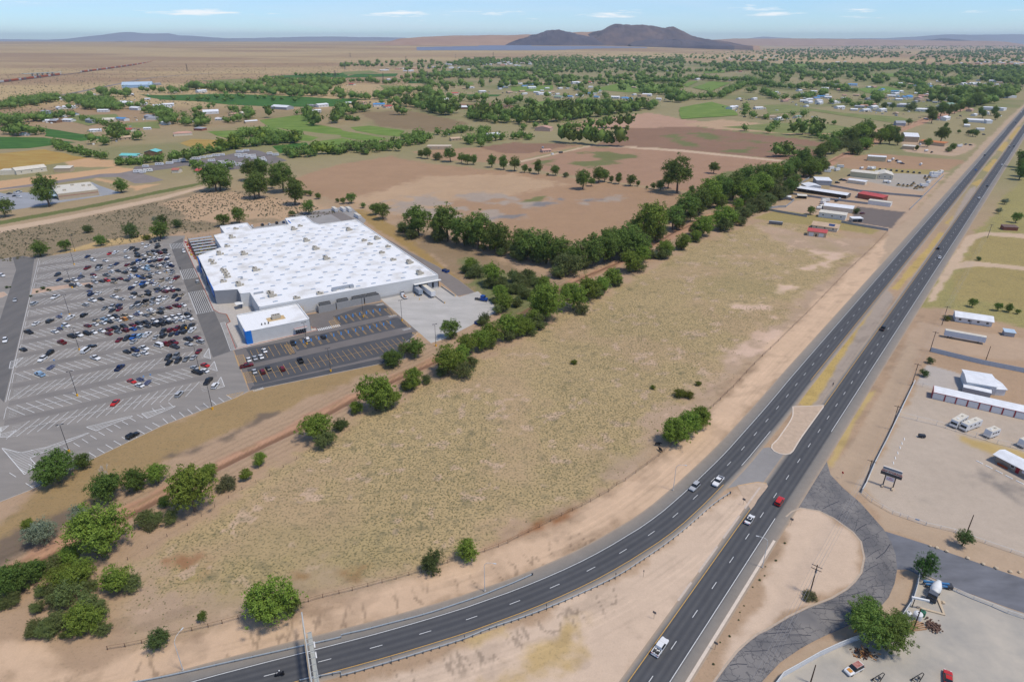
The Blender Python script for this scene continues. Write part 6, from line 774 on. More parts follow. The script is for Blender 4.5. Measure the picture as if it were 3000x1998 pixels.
# annex
A0 = L2([(33.3, 306.6), (64.2, 306.6), (64.2, 331.2), (33.3, 331.2)])
annex = empty('annex', (0, 0, 0)); annex.parent = store
ANW = mat('annex_wall', S(206, 206, 204), .8, .05, .4)
for i in range(4):
 a, b = Vector(A0[i]), Vector(A0[(i+1) % 4]); d = (b-a).normalized(); n = Vector((d.y, -d.x))
 m = MB(); m.prism([(p.x, p.y) for p in (a, b, b-n*.3, a-n*.3)], 0, 6.5); m.build('wall', ANW, annex)
 m = MB(); m.prism([(p.x, p.y) for p in (a+n*.08-d*.08, b+n*.08+d*.08, b-n*.4+d*.08, a-n*.4-d*.08)], 6.5, 6.64); m.build('parapet_cap', WHITE, annex)
m = MB(); m.poly(A0, 6.2); m.build('roof', ROOFM, annex)
m = MB(); m.box((33.2-28.5+1.3, 306.6-331.5-.06, 3.4), (2.8, .3, 6.8)); m.box((33.2-28.5-.1, 306.6-331.5+2, 3.4), (.3, 4.0, 6.8)); m.build('blue_corner_panel', BLUEP, annex)
m = MB(); m.box((59-28.5, 305.6-331.5, 3.1), (6.4, 2.2, .35)); m.build('canopy', mat('canopy_grey', S(186, 182, 180), .6), annex)
m = MB(); m.box((59-28.5, 305.4-331.5+.6, 3.31), (6.5, .2, .2)); m.build('canopy_edge', REDP, annex)
m = MB(); m.box((59-28.5, 306.55-331.5, 1.4), (5.2, .2, 2.6)); m.build('glass_front', GLASS, annex)
for k in range(6):
 m = MB(); m.box((56.5-28.5+k, 306.42-331.5, 1.4), (.1, .1, 2.7)); m.build('mullion', WHITE, annex)
e = empty('rooftop_unit', (0, 0, 0)); e.parent = annex; e.location = (50-28.5, 312.9-331.5+4, 6.2)
m = MB(); m.box((0, 0, 1.1), (4.2, 2.6, 2.0)); m.build('casing', UNITM, e)
m = MB(); m.box((-.2, 0, .06), (8.6, 5.2, .12)); m.build('plywood_pad', mat('plywood', S(206, 178, 132), .8, .1, 1), e)
for k in range(3): m = MB(); m.tube((-1.2+k*1.2, 0, 2.1), (-1.2+k*1.2, 0, 2.2), .5, .5, 10); m.build('fan', FAN, e)
for k in range(3):
 m = MB(); m.box((42+k*1.6-28.5, 312-331.5, 6.7), (.5, .5, 1.0)); m.build('vent', DARKSTEEL, annex)
# chillers behind their screen wall
SCR = mat('screen_block', S(164, 163, 161), .9, .06, .8)
for u0, u1 in ((74, 83.4), (83.9, 99.3), (99.9, 109)):
 m = MB(); m.prism(L2([(u0, 327.6), (u1, 327.6), (u1, 327.9), (u0, 327.9)]), 0, 3.9); m.build('screen_wall', SCR, store)
for u in (74, 108.7):
 m = MB(); m.prism(L2([(u, 327.9), (u+.3, 327.9), (u+.3, 331.3), (u, 331.3)]), 0, 3.9); m.build('screen_wall', SCR, store)
for u0, n in ((75, 6), (84.8, 6), (93.4, 8), (101.6, 6)):
 e = empty('chiller', (0, 0, 0)); e.parent = store; e.location = (u0-28.5, 328.4-331.5, 3.2)
 w = n*.95+.4
 m = MB(); m.box((w/2, 1.2, .9), (w, 2.3, 1.5)); m.build('casing', mat('chiller_casing', S(112, 112, 112), .6, .15, 1), e)
 for k in range(n): m = MB(); m.tube((.7+k*.95, 1.2, 1.65), (.7+k*.95, 1.2, 1.95), .42, .42, 10); m.build('fan', FAN, e)
# loading dock
for u in (132.3, 136.3, 140.6, 144.6):
 m = MB(); m.box((u-28.5, 330.42-331.5, 2.75), (3.0, .12, 3.1)); d = m.build('dock_door', mat('dock_door', S(206, 206, 204), .7, .05, 1), store)
 m = MB(); m.box((u-28.5-1.65, 330.3-331.5, 2.7), (.4, .5, 3.5)); m.box((u-28.5+1.65, 330.3-331.5, 2.7), (.4, .5, 3.5)); m.box((u-28.5, 330.3-331.5, 4.5), (3.7, .5, .35)); m.build('dock_seal', DARKSTEEL, d)
m = MB(); m.box((139-28.5, 329.6-331.5, 5.15), (17, 1.8, .3)); m.build('dock_canopy', WHITE, store)
m = MB(); m.box((123.5-28.5, 330.4-331.5, 1.2), (1.6, .2, 2.4)); m.box((123.5-28.5, 329.8-331.5, 2.7), (2.6, 1.4, .2)); m.build('side_door', mat('side_door', S(176, 176, 176), .7), store)
m = MB(); m.box((138.5-28.5, 318-331.5, .35), (.5, 24, .7)); m.box((148.3-28.5, 322-331.5, .45), (.4, 18, .9)); m.build('dock_kerb', CONC, store)
for k in range(5):
 m = MB(); m.tube((0, 0, 0), (0, 0, 1.1), .16, .16, 8); o = m.build('bollard', YELLOW, store); o.location = ((148.3, 148.3, 138.5, 128.6, 128.6)[k]-28.5, (329, 312, 305.5, 318, 325)[k]-331.5, .02)
m = MB(); m.box((-28.5+38.5, 358-331.5-.4, 2.9), (4, 4.6, .15)); m.build('cart_canopy', WHITE, store)
# stair and yellow rails between annex and store
m = MB(); m.box((65.6-28.5, 330.6-331.5, 2.3), (.25, .25, 4.6)); m.box((66.8-28.5, 331-331.5, 2.3), (.1, .1, 4.6)); m.build('yellow_ladder', YELLOW, store)
# garden centre: shade strips over benches of plants, wire fence
garden = empty('garden_centre', (0, 0, 0)); garden.parent = store
GS = mat('shade_cloth', S(172, 176, 180), .7, .08, .6)
for k in range(6):
 m = MB(); v = 466.5 + k*7.6; m.box((37-28.5, v-331.5, 3.6), (15.4, 3.6, .12)); m.build('shade_strip', GS, garden)
for u in (29.5, 37, 44.6):
 for k in range(7):
  m = MB(); m.box((u-28.5, 465+k*7.9-331.5, 1.8), (.14, .14, 3.6)); m.build('post', STEEL, garden)
for P in ([(29.3, 463), (29.3, 513)], [(29.3, 513), (52, 513)], [(29.3, 463), (45, 463)]):
 a, b = L2(P); m = MB(); n = int(math.dist(a, b)/2.5)
 for i in range(n+1): t = i/n; m.box((a[0]+(b[0]-a[0])*t, a[1]+(b[1]-a[1])*t, 1.6), (.09, .09, 3.2))
 for z in (.2, 1.2, 2.2, 3.2): m.tube((*a, z), (*b, z), .04, .04, 4)
 m.build('wire_fence', DARKSTEEL, garden)
m = MB(); rnd = random.Random(3)
for k in range(420):
 u = rnd.uniform(30.5, 44); v = rnd.uniform(464, 510); v = 462.7 + 7.6*round((v-462.7)/7.6) + rnd.uniform(-1.6, 1.6)
 s = rnd.uniform(.4, .9); m.box((u-28.5, v-331.5, .5+s/2), (s*1.2, s*1.2, s), rnd.random()*3, rnd.choice((0, 0, 0, 1, 2, 3)), .5)
tag(m.build('potted_plants', [mat('plant_green', (.05, .10, .025), .9, .4, 2), mat('plant_yellow', (.55, .40, .03), .9), mat('plant_pink', (.42, .06, .12), .9), mat('pots', (.14, .07, .04), .9)], garden), kind='stuff')
m = MB()
for k in range(60): m.box((rnd.uniform(-1.6, .4), rnd.uniform(133, 182), .5), (.7, .7, rnd.uniform(.5, 1.1)), rnd.random(), rnd.choice((0, 1, 2, 2)), .6)
tag(m.build('sale_displays', [mat('plant_yellow', (0, 0, 0)), mat('plant_pink', (0, 0, 0)), REDP], garden), kind='stuff')
# blue numbered posts of the collection bays
POSTB = mat('bay_post_blue', S(92, 158, 226), .5, .05, 1)
def bay_post(u, v, label):
 e = empty('bay_post', W(u, v), AL, label, 'post', 'blue posts marking the collection bays')
 m = MB(); m.box((0, 0, 1.0), (.62, .12, 1.7)); m.build('panel', POSTB, e)
 m = MB(); m.tube((0, 0, 0), (0, 0, .2), .12, .12, 8); m.build('base', YELLOW, e)
for i in range(7): bay_post(80.5 + i*3.77, 313, 'slim blue bay post, %s from the left in the row nearest the store wall' % ordinal(i+1))
for i in range(14): bay_post(53.2 + i*3.73, 293.5, 'slim blue bay post, %s from the left in the longer front row' % ordinal(i+1))
# ================================================================ vehicles
PAINT = {'w': ('white', (.74, .74, .73)), 's': ('silver', (.42, .43, .44)), 'g': ('grey', (.17, .18, .19)), 'd': ('dark grey', (.035, .038, .043)), 'k': ('black', (.012, .012, .013)),
   'b': ('blue', (.02, .10, .36)), 'n': ('navy', (.012, .025, .085)), 'r': ('red', (.50, .025, .02)), 'm': ('maroon', (.15, .010, .014)), 't': ('beige', (.36, .30, .21)),
   'o': ('orange', (.58, .23, .03)), 'l': ('light blue', (.30, .44, .58)), 'e': ('green', (.06, .14, .07))}
def paint(c):
 n, col = PAINT[c]; nm = 'paint_' + n.replace(' ', '_')
 if nm in MATS: return MATS[nm]
 return mat(nm, col, .28, .05, 1.5, spec=.5)
def loft(prof):
 """prof: stations (x, half width low, z bottom, z belt, half width top, z top); returns painted body and glass meshes"""
 body, glass = MB(), MB(); n = len(prof)
 sec = []
 for x, w, zb, zm, wt, zt in prof:
  sec.append([(x, -w*.93, zb), (x, -w, zb+(zm-zb)*.45), (x, -w*.97, zm), (x, -wt, zt), (x, wt, zt), (x, w*.97, zm), (x, w, zb+(zm-zb)*.45), (x, w*.93, zb)])
 for i in range(n-1):
  a, b = sec[i], sec[i+1]
  up = max(prof[i][5]-prof[i][3], prof[i+1][5]-prof[i+1][3])
  both = min(prof[i][5]-prof[i][3], prof[i+1][5]-prof[i+1][3])
  for j in range(7):
   q = [a[j], b[j], b[j+1], a[j+1]]
   isglass = (j in (2, 4) and up > .25) or (j == 3 and up > .25 and both < .25)
   (glass if isglass else body).add(q, [(3, 2, 1, 0)])
  body.add([a[7], b[7], b[0], a[0]], [(3, 2, 1, 0)])
 for s, rev in ((sec[0], False), (sec[-1], True)): body.add(s, [tuple(range(8)) if not rev else tuple(reversed(range(8)))])
 return body, glass
def P_(*rows): return rows
PROF = {
 'c': P_((-2.38, .78, .42, .72, .70, .78), (-2.2, .90, .28, .86, .78, .93), (-1.65, .92, .24, .92, .80, 1.0), (-.95, .92, .22, .92, .62, 1.42), (.15, .92, .22, .92, .63, 1.45), (.95, .92, .22, .92, .74, .98), (1.6, .91, .24, .86, .76, .90), (2.2, .88, .28, .72, .74, .76), (2.4, .74, .40, .60, .66, .64)),
 'u': P_((-2.36, .82, .46, .95, .74, 1.05), (-2.25, .95, .32, 1.04, .70, 1.60), (-1.9, .97, .28, 1.06, .72, 1.76), (.2, .97, .26, 1.04, .72, 1.76), (.95, .97, .26, 1.04, .80, 1.10), (1.7, .95, .28, .98, .82, 1.03), (2.25, .92, .32, .86, .80, .92), (2.4, .80, .42, .70, .72, .76)),
 'p': P_((-.95, 1.0, .40, 1.12, .74, 1.80), (-.2, 1.0, .38, 1.12, .76, 1.90), (.55, 1.0, .38, 1.12, .76, 1.88), (1.2, 1.0, .38, 1.12, .86, 1.18), (2.1, .99, .40, 1.08, .88, 1.14), (2.75, .96, .44, .98, .86, 1.04), (2.92, .86, .5, .8, .78, .86)),
 'v': P_((-2.7, .9, .45, 1.0, .80, 2.05), (-2.55, 1.0, .36, 1.08, .84, 2.2), (1.0, 1.0, .34, 1.08, .86, 2.2), (1.85, 1.0, .34, 1.06, .88, 1.15), (2.5, .96, .38, .92, .84, .98), (2.75, .85, .46, .72, .76, .78)),
}
VNAME = {'c': ('sedan', 'car'), 'u': ('suv', 'car'), 'p': ('pickup_truck', 'pickup'), 'v': ('van', 'van')}
BASEP = mat('paint_base', (.5, .5, .5), .3); PROTO = {}
WHEEL = MB()
WHEEL.tube((0, -.11, 0), (0, .11, 0), .34, .34, 12); WHEEL.tube((0, -.115, 0), (0, .115, 0), .19, .19, 8, 1)
WHEEL = WHEEL.mesh('wheel', [RUBBER, mat('alloy_rim', (.32, .32, .33), .4, .1, 3, metal=.6)])
LAMPW = mat('head_lamp', (.75, .75, .72), .2, .05, 2); LAMPR = mat('tail_lamp', (.45, .01, .01), .3, .05, 2); BEDM = mat('truck_bed', (.05, .05, .052), .8, .2, 2)
for k, pr in PROF.items():
 b, g = loft(pr)
 if k == 'p':
  for y in (-.93, .93): b.box((-1.9, y, .78), (1.95, .13, .72))
  b.box((-2.84, 0, .76), (.12, 1.98, .68)); b.box((-1.9, 0, .62), (1.9, 1.75, .10)); b.box((-2.95, 0, .48), (.14, 1.9, .2))
  b.box((-1.9, 0, .5), (1.95, 1.4, .2))
 PROTO[k] = (b.mesh(VNAME[k][0]+'_body', [BASEP]), g.mesh(VNAME[k][0]+'_glass', [GLASS]))
bedm = MB(); bedm.box((-1.9, 0, .69), (1.86, 1.72, .05)); bedm = bedm.mesh('bed_liner', [BEDM])
hl = MB(); hl.box((0, 0, 0), (.16, .42, .16)); hlm = hl.mesh('headlight', [LAMPW]); tlm = hl.mesh('taillight', [LAMPR])
def vehicle(typ, col, loc, rz, label, group=None, detail=False, name=None, cat=None):
 nm, ct = VNAME[typ]
 e = empty(name or nm, loc, rz, label, cat or ct, group)
 bm_, gm_ = PROTO[typ]
 obj('body', bm_, e, [paint(col)]); obj('windows', gm_, e)
 ax = {'c': (-1.42, 1.45), 'u': (-1.45, 1.5), 'p': (-1.85, 1.95), 'v': (-1.75, 1.85)}[typ]
 for x in ax:
  for y in (-.84, .84):
   o = obj('wheel', WHEEL, e); o.location = (x, y*(1.06 if typ in 'pv' else 1), .34)
 if typ == 'p': obj('bed_liner', bedm, e)
 if detail:
  xf = {'c': 2.32, 'u': 2.33, 'p': 2.85, 'v': 2.68}[typ]; xr = {'c': -2.34, 'u': -2.33, 'p': -2.88, 'v': -2.68}[typ]
  for y in (-.62, .62):
   o = obj('headlight', hlm, e); o.location = (xf, y, .68 if typ != 'p' else .88)
   o = obj('taillight', tlm, e); o.location = (xr, y*1.15, .80 if typ == 'c' else .95)
 return e
NOUN = {'c': 'sedan', 'u': 'SUV', 'p': 'pickup', 'v': 'van'}
byrow = {}
for c in CARS: byrow.setdefault(c[0], []).append(c)
rnd = random.Random(5)
for k, L_ in byrow.items():
 if k < 15:
  for side in (-1, 1):
   LL = sorted([c for c in L_ if c[1] == side], key=lambda c: c[2])
   for i, (kk, sd, u, col, typ, sl) in enumerate(LL):
    v = V0 + DV*k + side*2.85
    th = (R(59) if sl == 'f' else R(-59)) + AL + rnd.uniform(-.02, .02)
    if side*(1 if sl == 'f' else -1) > 0: th += PI            # noses meet at the centre line
    if rnd.random() < .22: th += PI
    lab = '%s %s, %s from left in the %s half of the %s parking row' % (PAINT[col][0], NOUN[typ], ordinal(i+1), 'far' if side > 0 else 'near', ordinal(k+1))
    vehicle(typ, col, W(u, v, .018), th, lab, 'vehicles parked in the store lot')
 else:
  for i, (kk, sd, u, col, typ, sl) in enumerate(sorted(L_, key=lambda c: c[2] if not isinstance(c[2], tuple) else c[2][0])):
   if k == 15: p, th = W(u, 522.5 + i*1.2, .018), AL + PI/2
   else: p, th = W(u[0], u[1], .018), AL - R(60)
   vehicle(typ, col, p, th, '%s %s parked at the %s, %s from the left' % (PAINT[col][0], NOUN[typ], 'far kerb of the store lot' if k == 15 else 'separate lot on the left edge', ordinal(i+1)), 'vehicles parked in the store lot')
for i, (col, typ, x, y, sl) in enumerate(LOT2_CARS):
 th = AL + (PI/2 if sl == 'u' else 0) + rnd.uniform(-.03, .03)
 if i < 13: lab = '%s %s in the yellow-lined pickup lot, %s from the left' % (PAINT[col][0], NOUN[typ], ordinal(1 + sum(1 for q in LOT2_CARS[:13] if q[2] < x)))
 else: lab = '%s %s parked behind the store, %s from the left' % (PAINT[col][0], NOUN[typ], ordinal(i-12))
 vehicle(typ, col, (x, y, .03), th, lab, 'vehicles around the store')
for col, typ, uvv, th, lab in (('n', 'c', (-82.5, 437), PI+.1, 'navy sedan driving at the left junction of the drive aisle'), ('s', 'c', (-69, 434), -PI/2, 'silver sedan at the crossing of the drive aisle'), ('w', 'u', (-68.2, 371), -PI/2, 'white SUV driving down the left drive aisle'),
          ('w', 'u', (23.6, 486), -PI/2, 'white SUV in the dark lane before the garden centre'), ('s', 'u', (23.8, 414), PI/2, 'silver SUV in the dark lane before the store front'), ('k', 'c', (-32, 341.5), .15, 'long black sedan driving between two rows of the lot')):
 vehicle(typ, col, W(uvv[0], uvv[1], .03), AL+th, lab, 'vehicles driving in the store lot')
TH = R(51)
for i, (col, typ, x, y, d) in enumerate(ROAD_CARS):
 th = TH if d > 0 else TH + PI
 if i == 4: th = R(48) + PI
 lab = ('grey pickup on the northbound road beside the long trailer', 'red SUV on the northbound road at the junction', 'white sedan with sunroof on the northbound road', 'white pickup with a loaded bed at the bottom of the northbound road', 'silver minivan on the curve of the southbound road', 'white pickup on the southbound road beside the junction')[i]
 e = vehicle(typ if i != 4 else 'u', col if i != 1 else 'r', (x, y, .05), th, lab, detail=True)
 if i == 3:
  m = MB(); r3 = random.Random(2)
  for k in range(14): m.box((-1.9+r3.uniform(-.8, .8), r3.uniform(-.7, .7), .82), (r3.uniform(.2, .8), r3.uniform(.1, .4), r3.uniform(.1, .3)), r3.random()*3, r3.randrange(3))
  m.build('cargo', [mat('scrap_wood', S(190, 140, 90), .9), mat('scrap_dark', (.05, .05, .05), .8), WHITE], e)
 if i == 2: m = MB(); m.box((-.35, 0, 1.445), (.9, .8, .02)); m.build('sunroof', GLASS, e)
for lst, th, d in ((FAR_CARS, TH+PI, 'southbound'), (FAR_CARS_N, TH, 'northbound')):
 for i, (col, typ, x, y) in enumerate(lst):
  vehicle(typ, col, (x, y, .05), th, '%s %s far up the %s road, %s along' % (PAINT[col][0], NOUN[typ], d, ordinal(i+1)), 'traffic up the highway')
for i, (col, x, y) in enumerate(FARM_CARS): vehicle('c' if i % 2 else 'u', col, (x, y, .06), R(30), '%s car parked at the low tan store, %s in the list from the left' % (PAINT[col][0], ordinal(i+1)), 'cars at the low tan store')
x, y = MISC['lot_jeep'][0]; e = vehicle('u', 'k', (x, y, .02), AL - R(58)+PI/2, 'black off-roader with open doors at the bottom kerb of the lot', cat='car')
for s in (-1, 1): m = MB(); m.box((.35, s*1.25, .95), (.08, .8, .9), s*.5); m.build('open_door', paint('k'), e)
x, y = MISC['rusty'][0]
e = vehicle('u', 'w', (x, y, .02), R(205), 'old white station wagon with a rusted roof in the gravel yard', detail=True)
m = MB(); m.box((-.85, 0, 1.775), (2.1, 1.36, .03)); m.build('rusted_roof', mat('rust_roof', S(150, 70, 58), .8, .3, 2, col2=S(196, 150, 140)), e)
m = MB(); m.box((1.45, 0, 1.075), (1.0, 1.1, .03)); m.build('rusted_bonnet', mat('rust_bonnet', S(214, 150, 70), .8, .2, 2), e)
x, y = MISC['red_car'][0]; vehicle('c', 'r', (x, y, .02), R(60), 'bright red car at the bottom edge of the gravel yard', detail=True)
x, y = MISC['red_suv_lot'][0]; vehicle('c', 'm', (x, y, .02), R(20), 'maroon car on the grey paved lot by the white workshop')
for i, (x, y) in enumerate((( 297, 583), (303, 590), (391, 720), (399, 712))):
 vehicle('p' if i % 2 else 'u', 'dwkn'[i], (x, y, .02), R(40+30*i), ('dark grey SUV behind the white workshop', 'white pickup behind the white workshop', 'black SUV beside the cream gabled hall', 'navy pickup beside the cream gabled hall')[i])
for i in range(8):
 x, y = 419 + i*4.6, 741 - i*3.2
 vehicle('u', 'k', (x, y, .02), R(70), 'black car in the dense row behind the cream hall, %s from the left' % ordinal(i+1), 'row of black cars behind the cream hall')
# motorbike with rider
def skin(name, V, E, Rd, m, sub=1):
 me = bpy.data.meshes.new(name); me.from_pydata(V, E, []); o = bpy.data.objects.new(name, me); COL.objects.link(o)
 md = o.modifiers.new('s', 'SKIN'); o.modifiers.new('d', 'SUBSURF').levels = sub
 for i, r in enumerate(Rd): me.skin_vertices[0].data[i].radius = (r, r) if not isinstance(r, tuple) else r
 me.skin_vertices[0].data[0].use_root = True
 dg = bpy.context.evaluated_depsgraph_get(); out = bpy.data.meshes.new_from_object(o.evaluated_get(dg)); bpy.data.objects.remove(o)
 out.materials.clear(); out.materials.append(m); out.polygons.foreach_set('use_smooth', [True]*len(out.polygons)); out.name = name
 return out
CLOTH = mat('dark_clothes', (.03, .035, .05), .9, .3, 4); SKINM = mat('skin', (.45, .27, .19), .7, .1, 4)
PV = [(0, 0, .98), (0, 0, 1.2), (0, 0, 1.42), (0, 0, 1.52), (0, .02, 1.64), (0, .02, 1.76), (-.2, 0, 1.40), (-.28, .02, 1.14), (-.28, .12, .92), (.2, 0, 1.40), (.28, -.02, 1.14), (.28, .10, .92), (-.1, 0, .92), (-.11, .06, .5), (-.11, 0, .09), (-.11, .16, .04), (.1, 0, .92), (.11, -.05, .5), (.11, -.14, .09), (.11, .02, .04)]
PE = [(0, 1), (1, 2), (2, 3), (3, 4), (4, 5), (2, 6), (6, 7), (7, 8), (2, 9), (9, 10), (10, 11), (0, 12), (12, 13), (13, 14), (14, 15), (0, 16), (16, 17), (17, 18), (18, 19)]
PR = [(.16, .11), (.15, .10), (.17, .10), .055, .095, .07, .065, .05, .035, .065, .05, .035, .09, .065, .045, .04, .09, .065, .045, .04]
pmesh = skin('person', PV, PE, PR, CLOTH)
labs = ('person in dark clothes crossing the lane before the hatched crossing', 'person in dark clothes at the end of a row near the front lane', 'person standing beside the dark SUV at the end of a row', 'person walking between parked cars in the middle of the lot', 'cart attendant in a yellow vest pushing trolleys in the lot')
for i, (x, y) in enumerate(PEOPLE):
 o = obj('person', pmesh); o.location = (x, y, .02); o.rotation_euler = (0, 0, i*1.3); tag(o, labs[i], 'person', 'people in the lot')
 if i == 4: m = MB(); m.box((0, 0, 1.22), (.44, .30, .50), tz=.9); m.build('vest', mat('hi_vis', (.55, .75, .05), .7), o)
x, y = MISC['person_median'][0]; o = obj('person', pmesh); o.location = (x, y, .05); tag(o, 'person in dark clothes standing alone in the grassy highway median', 'person')
mx, my = MOTO
bike = empty('motorcycle', (mx, my, .045), R(196), 'black touring motorcycle on the southbound road beside the sign gantry', 'motorcycle')
BLK = mat('gloss_black', (.012, .012, .014), .25, .1, 2); CHR = mat('chrome', (.6, .6, .6), .2, .05, 2, metal=.9)
for x in (-.78, .82):
 m = MB(); m.tube((x, -.07, .33), (x, .07, .33), .33, .33, 14); m.build('wheel', RUBBER, bike)
m = MB(); m.box((.05, 0, .55), (.9, .34, .42), tz=.8); m.box((.35, 0, .86), (.6, .32, .24), tz=.7); m.box((-.35, 0, .82), (.75, .36, .14)); m.box((.80, 0, .72), (.3, .14, .5)); m.build('frame', BLK, bike)
for s in (-1, 1): m = MB(); m.box((-.72, s*.34, .68), (.55, .22, .36), tz=.85); m.build('pannier', BLK, bike)
m = MB(); m.box((-.85, 0, 1.02), (.4, .5, .3), tz=.85); m.build('top_box', BLK, bike)
m = MB(); m.tube((.62, -.42, 1.08), (.62, .42, 1.08), .03, .03, 6); m.build('handlebar', CHR, bike)
m = MB(); m.box((.82, 0, 1.15), (.06, .45, .45)); m.build('windscreen', GLASS, bike)
m = MB(); m.tube((-.7, -.26, .38), (.3, -.26, .38), .07, .07, 8); m.build('exhaust', CHR, bike)
RV_ = [(-.3, 0, .95), (-.27, 0, 1.2), (-.2, 0, 1.42), (-.15, 0, 1.54), (-.1, 0, 1.66), (-.08, 0, 1.8), (-.15, .22, 1.40), (.15, .32, 1.18), (.55, .36, 1.12), (-.15, -.22, 1.40), (.15, -.32, 1.18), (.55, -.36, 1.12), (-.2, .14, .92), (.28, .24, .86), (.12, .26, .40), (.3, .26, .34), (-.2, -.14, .92), (.28, -.24, .86), (.12, -.26, .40), (.3, -.26, .34)]
rider = obj('person', skin('rider', RV_, PE, PR, mat('rider_clothes', (.03, .03, .04), .8, .3, 3))); rider.location = (mx, my, .045); rider.rotation_euler = (0, 0, R(196)); tag(rider, 'rider in dark clothes and white helmet seated on the motorcycle', 'person')
bm = bmesh.new(); bmesh.ops.create_icosphere(bm, subdivisions=2, radius=.165); me = bpy.data.meshes.new('helmet'); bm.to_mesh(me); bm.free(); me.materials.append(WHITE); h = obj('helmet', me, rider); h.location = (-.08, 0, 1.74)
# ================================================================ lamps, poles, rails, fences
def lot_lamp(p, label, col=YELLOW):
 e = empty('lot_lamp', (*p, .0), AL, label, 'lamp post', 'lamp posts in the store lot')
 m = MB(); m.tube((0, 0, 0), (0, 0, .95), .38, .38, 12); m.build('base', col, e)
 m = MB(); m.tube((0, 0, .9), (0, 0, 11.6), .12, .085, 8); m.build('pole', DARKSTEEL, e)
 for s in (-1, 1): m = MB(); m.box((s*.75, 0, 11.6), (.9, .42, .16)); m.tube((0, 0, 11.55), (s*.5, 0, 11.6), .05, .05, 6); m.build('lamp_head', DARKSTEEL, e)
for i, p in enumerate(LOT_LAMPS): lot_lamp(p, 'dark lamp post on yellow base in the main lot, %s from the near edge' % ordinal(1+sum(1 for q in LOT_LAMPS if q[1] < p[1])))
for i, p in enumerate(LOT2_LAMPS): lot_lamp(p, 'dark lamp post beside the pickup bays, %s from the left' % ordinal(1+sum(1 for q in LOT2_LAMPS if q[0] < p[0])))
for i, (x, y, a) in enumerate(ROAD_LAMPS):
 e = empty('street_lamp', (x, y, 0), R(a), ('pale street lamp leaning arm beside the guardrail at bottom left', 'pale street lamp on the sandy bank below the round bushes', 'pale street lamp on the bank near the silver minivan', 'pale street lamp arching over the northbound road')[i], 'street lamp', 'street lamps along the highway')
 m = MB(); m.tube((0, 0, 0), (0, 0, .35), .3, .3, 10); m.build('base', CONC, e)
 m = MB(); m.tube((0, 0, .2), (0, 0, 9.0), .10, .07, 8); m.build('pole', mat('lamp_alu', S(206, 208, 208), .5, .06, 1), e)
 m = MB(); pts = [(0, 0, 8.9), (.15, 0, 9.7), (.8, 0, 10.3), (1.8, 0, 10.5), (2.6, 0, 10.5)]
 for a_, b_ in zip(pts[:-1], pts[1:]): m.tube(a_, b_, .055, .05, 6)
 m.build('arm', mat('lamp_alu', (0, 0, 0)), e); m = MB(); m.box((2.9, 0, 10.47), (.75, .28, .14)); m.build('lamp_head', mat('lamp_alu', (0, 0, 0)), e)
def util_pole(p, h, label, arm=True, rz=TH, xf=False, mt=None):
 e = empty('utility_pole', (*p, 0), rz, label, 'utility pole')
 m = MB(); m.tube((0, 0, -.2), (0, 0, h), .17, .11, 8); m.build('pole', mt or WOODP, e)
 if arm:
  for z in (h-.5, h-1.6) if xf else (h-.5,): m = MB(); m.box((0, 0, z), (.12, 2.6, .14)); m.build('crossarm', WOODP, e)
  for s in (-1.1, -.4, .4, 1.1): m = MB(); m.tube((0, s, h-.43), (0, s, h-.2), .05, .04, 6); m.build('insulator', STEEL, e)
 if xf: m = MB(); m.tube((.35, 0, h-2.9), (.35, 0, h-1.9), .28, .28, 10); m.build('transformer', STEEL, e)
 return e
for i, p in enumerate(FRONTAGE_POLES): util_pole(p, 10.5 if i else 10.2, 'brown wooden utility pole carrying wires beside the frontage road, %s from the bottom' % ordinal(i+1), xf=(i == 0))
WIRE = mat('wire', S(150, 148, 150), .5, .05, 1)
pts = [Vector((FRONTAGE_POLES[0][0] + (FRONTAGE_POLES[0][0]-FRONTAGE_POLES[1][0])*.9, FRONTAGE_POLES[0][1] + (FRONTAGE_POLES[0][1]-FRONTAGE_POLES[1][1])*.9))] + [Vector(p) for p in FRONTAGE_POLES]
for s, hz in ((-1.1, 10.1), (-.4, 10.1), (.4, 10.1), (1.1, 10.1), (0, 7.4)):
 m = MB()
 for a, b in zip(pts[:-1], pts[1:]):
  if (b-a).length > 260: continue
  d = (b-a).normalized(); n = Vector((-d.y, d.x))*s; k = 10; prev = None
  for j in range(k+1):
   t = j/k; q = a.lerp(b, t) + n; z = hz - 1.5*4*t*(1-t)*min(1, (b-a).length/60)
   if prev: m.tube(prev, (q.x, q.y, z), .022, .022, 4, caps=False)
   prev = (q.x, q.y, z)
 tag(m.build('overhead_wire', WIRE), 'thin overhead wire strung between the frontage road poles', 'wire', 'overhead wires')
labs = ('leaning brown pole at the white pipe fence in the storage yard', 'brown pole beside the tanks in the gravel yard', 'brown pole stub at the bottom of the gravel yard', 'thin dark pole behind the grey metal fence')
for i, p in enumerate(YARD_POLES): util_pole(p, (7.5, 8, 6, 8)[i], labs[i], arm=False)
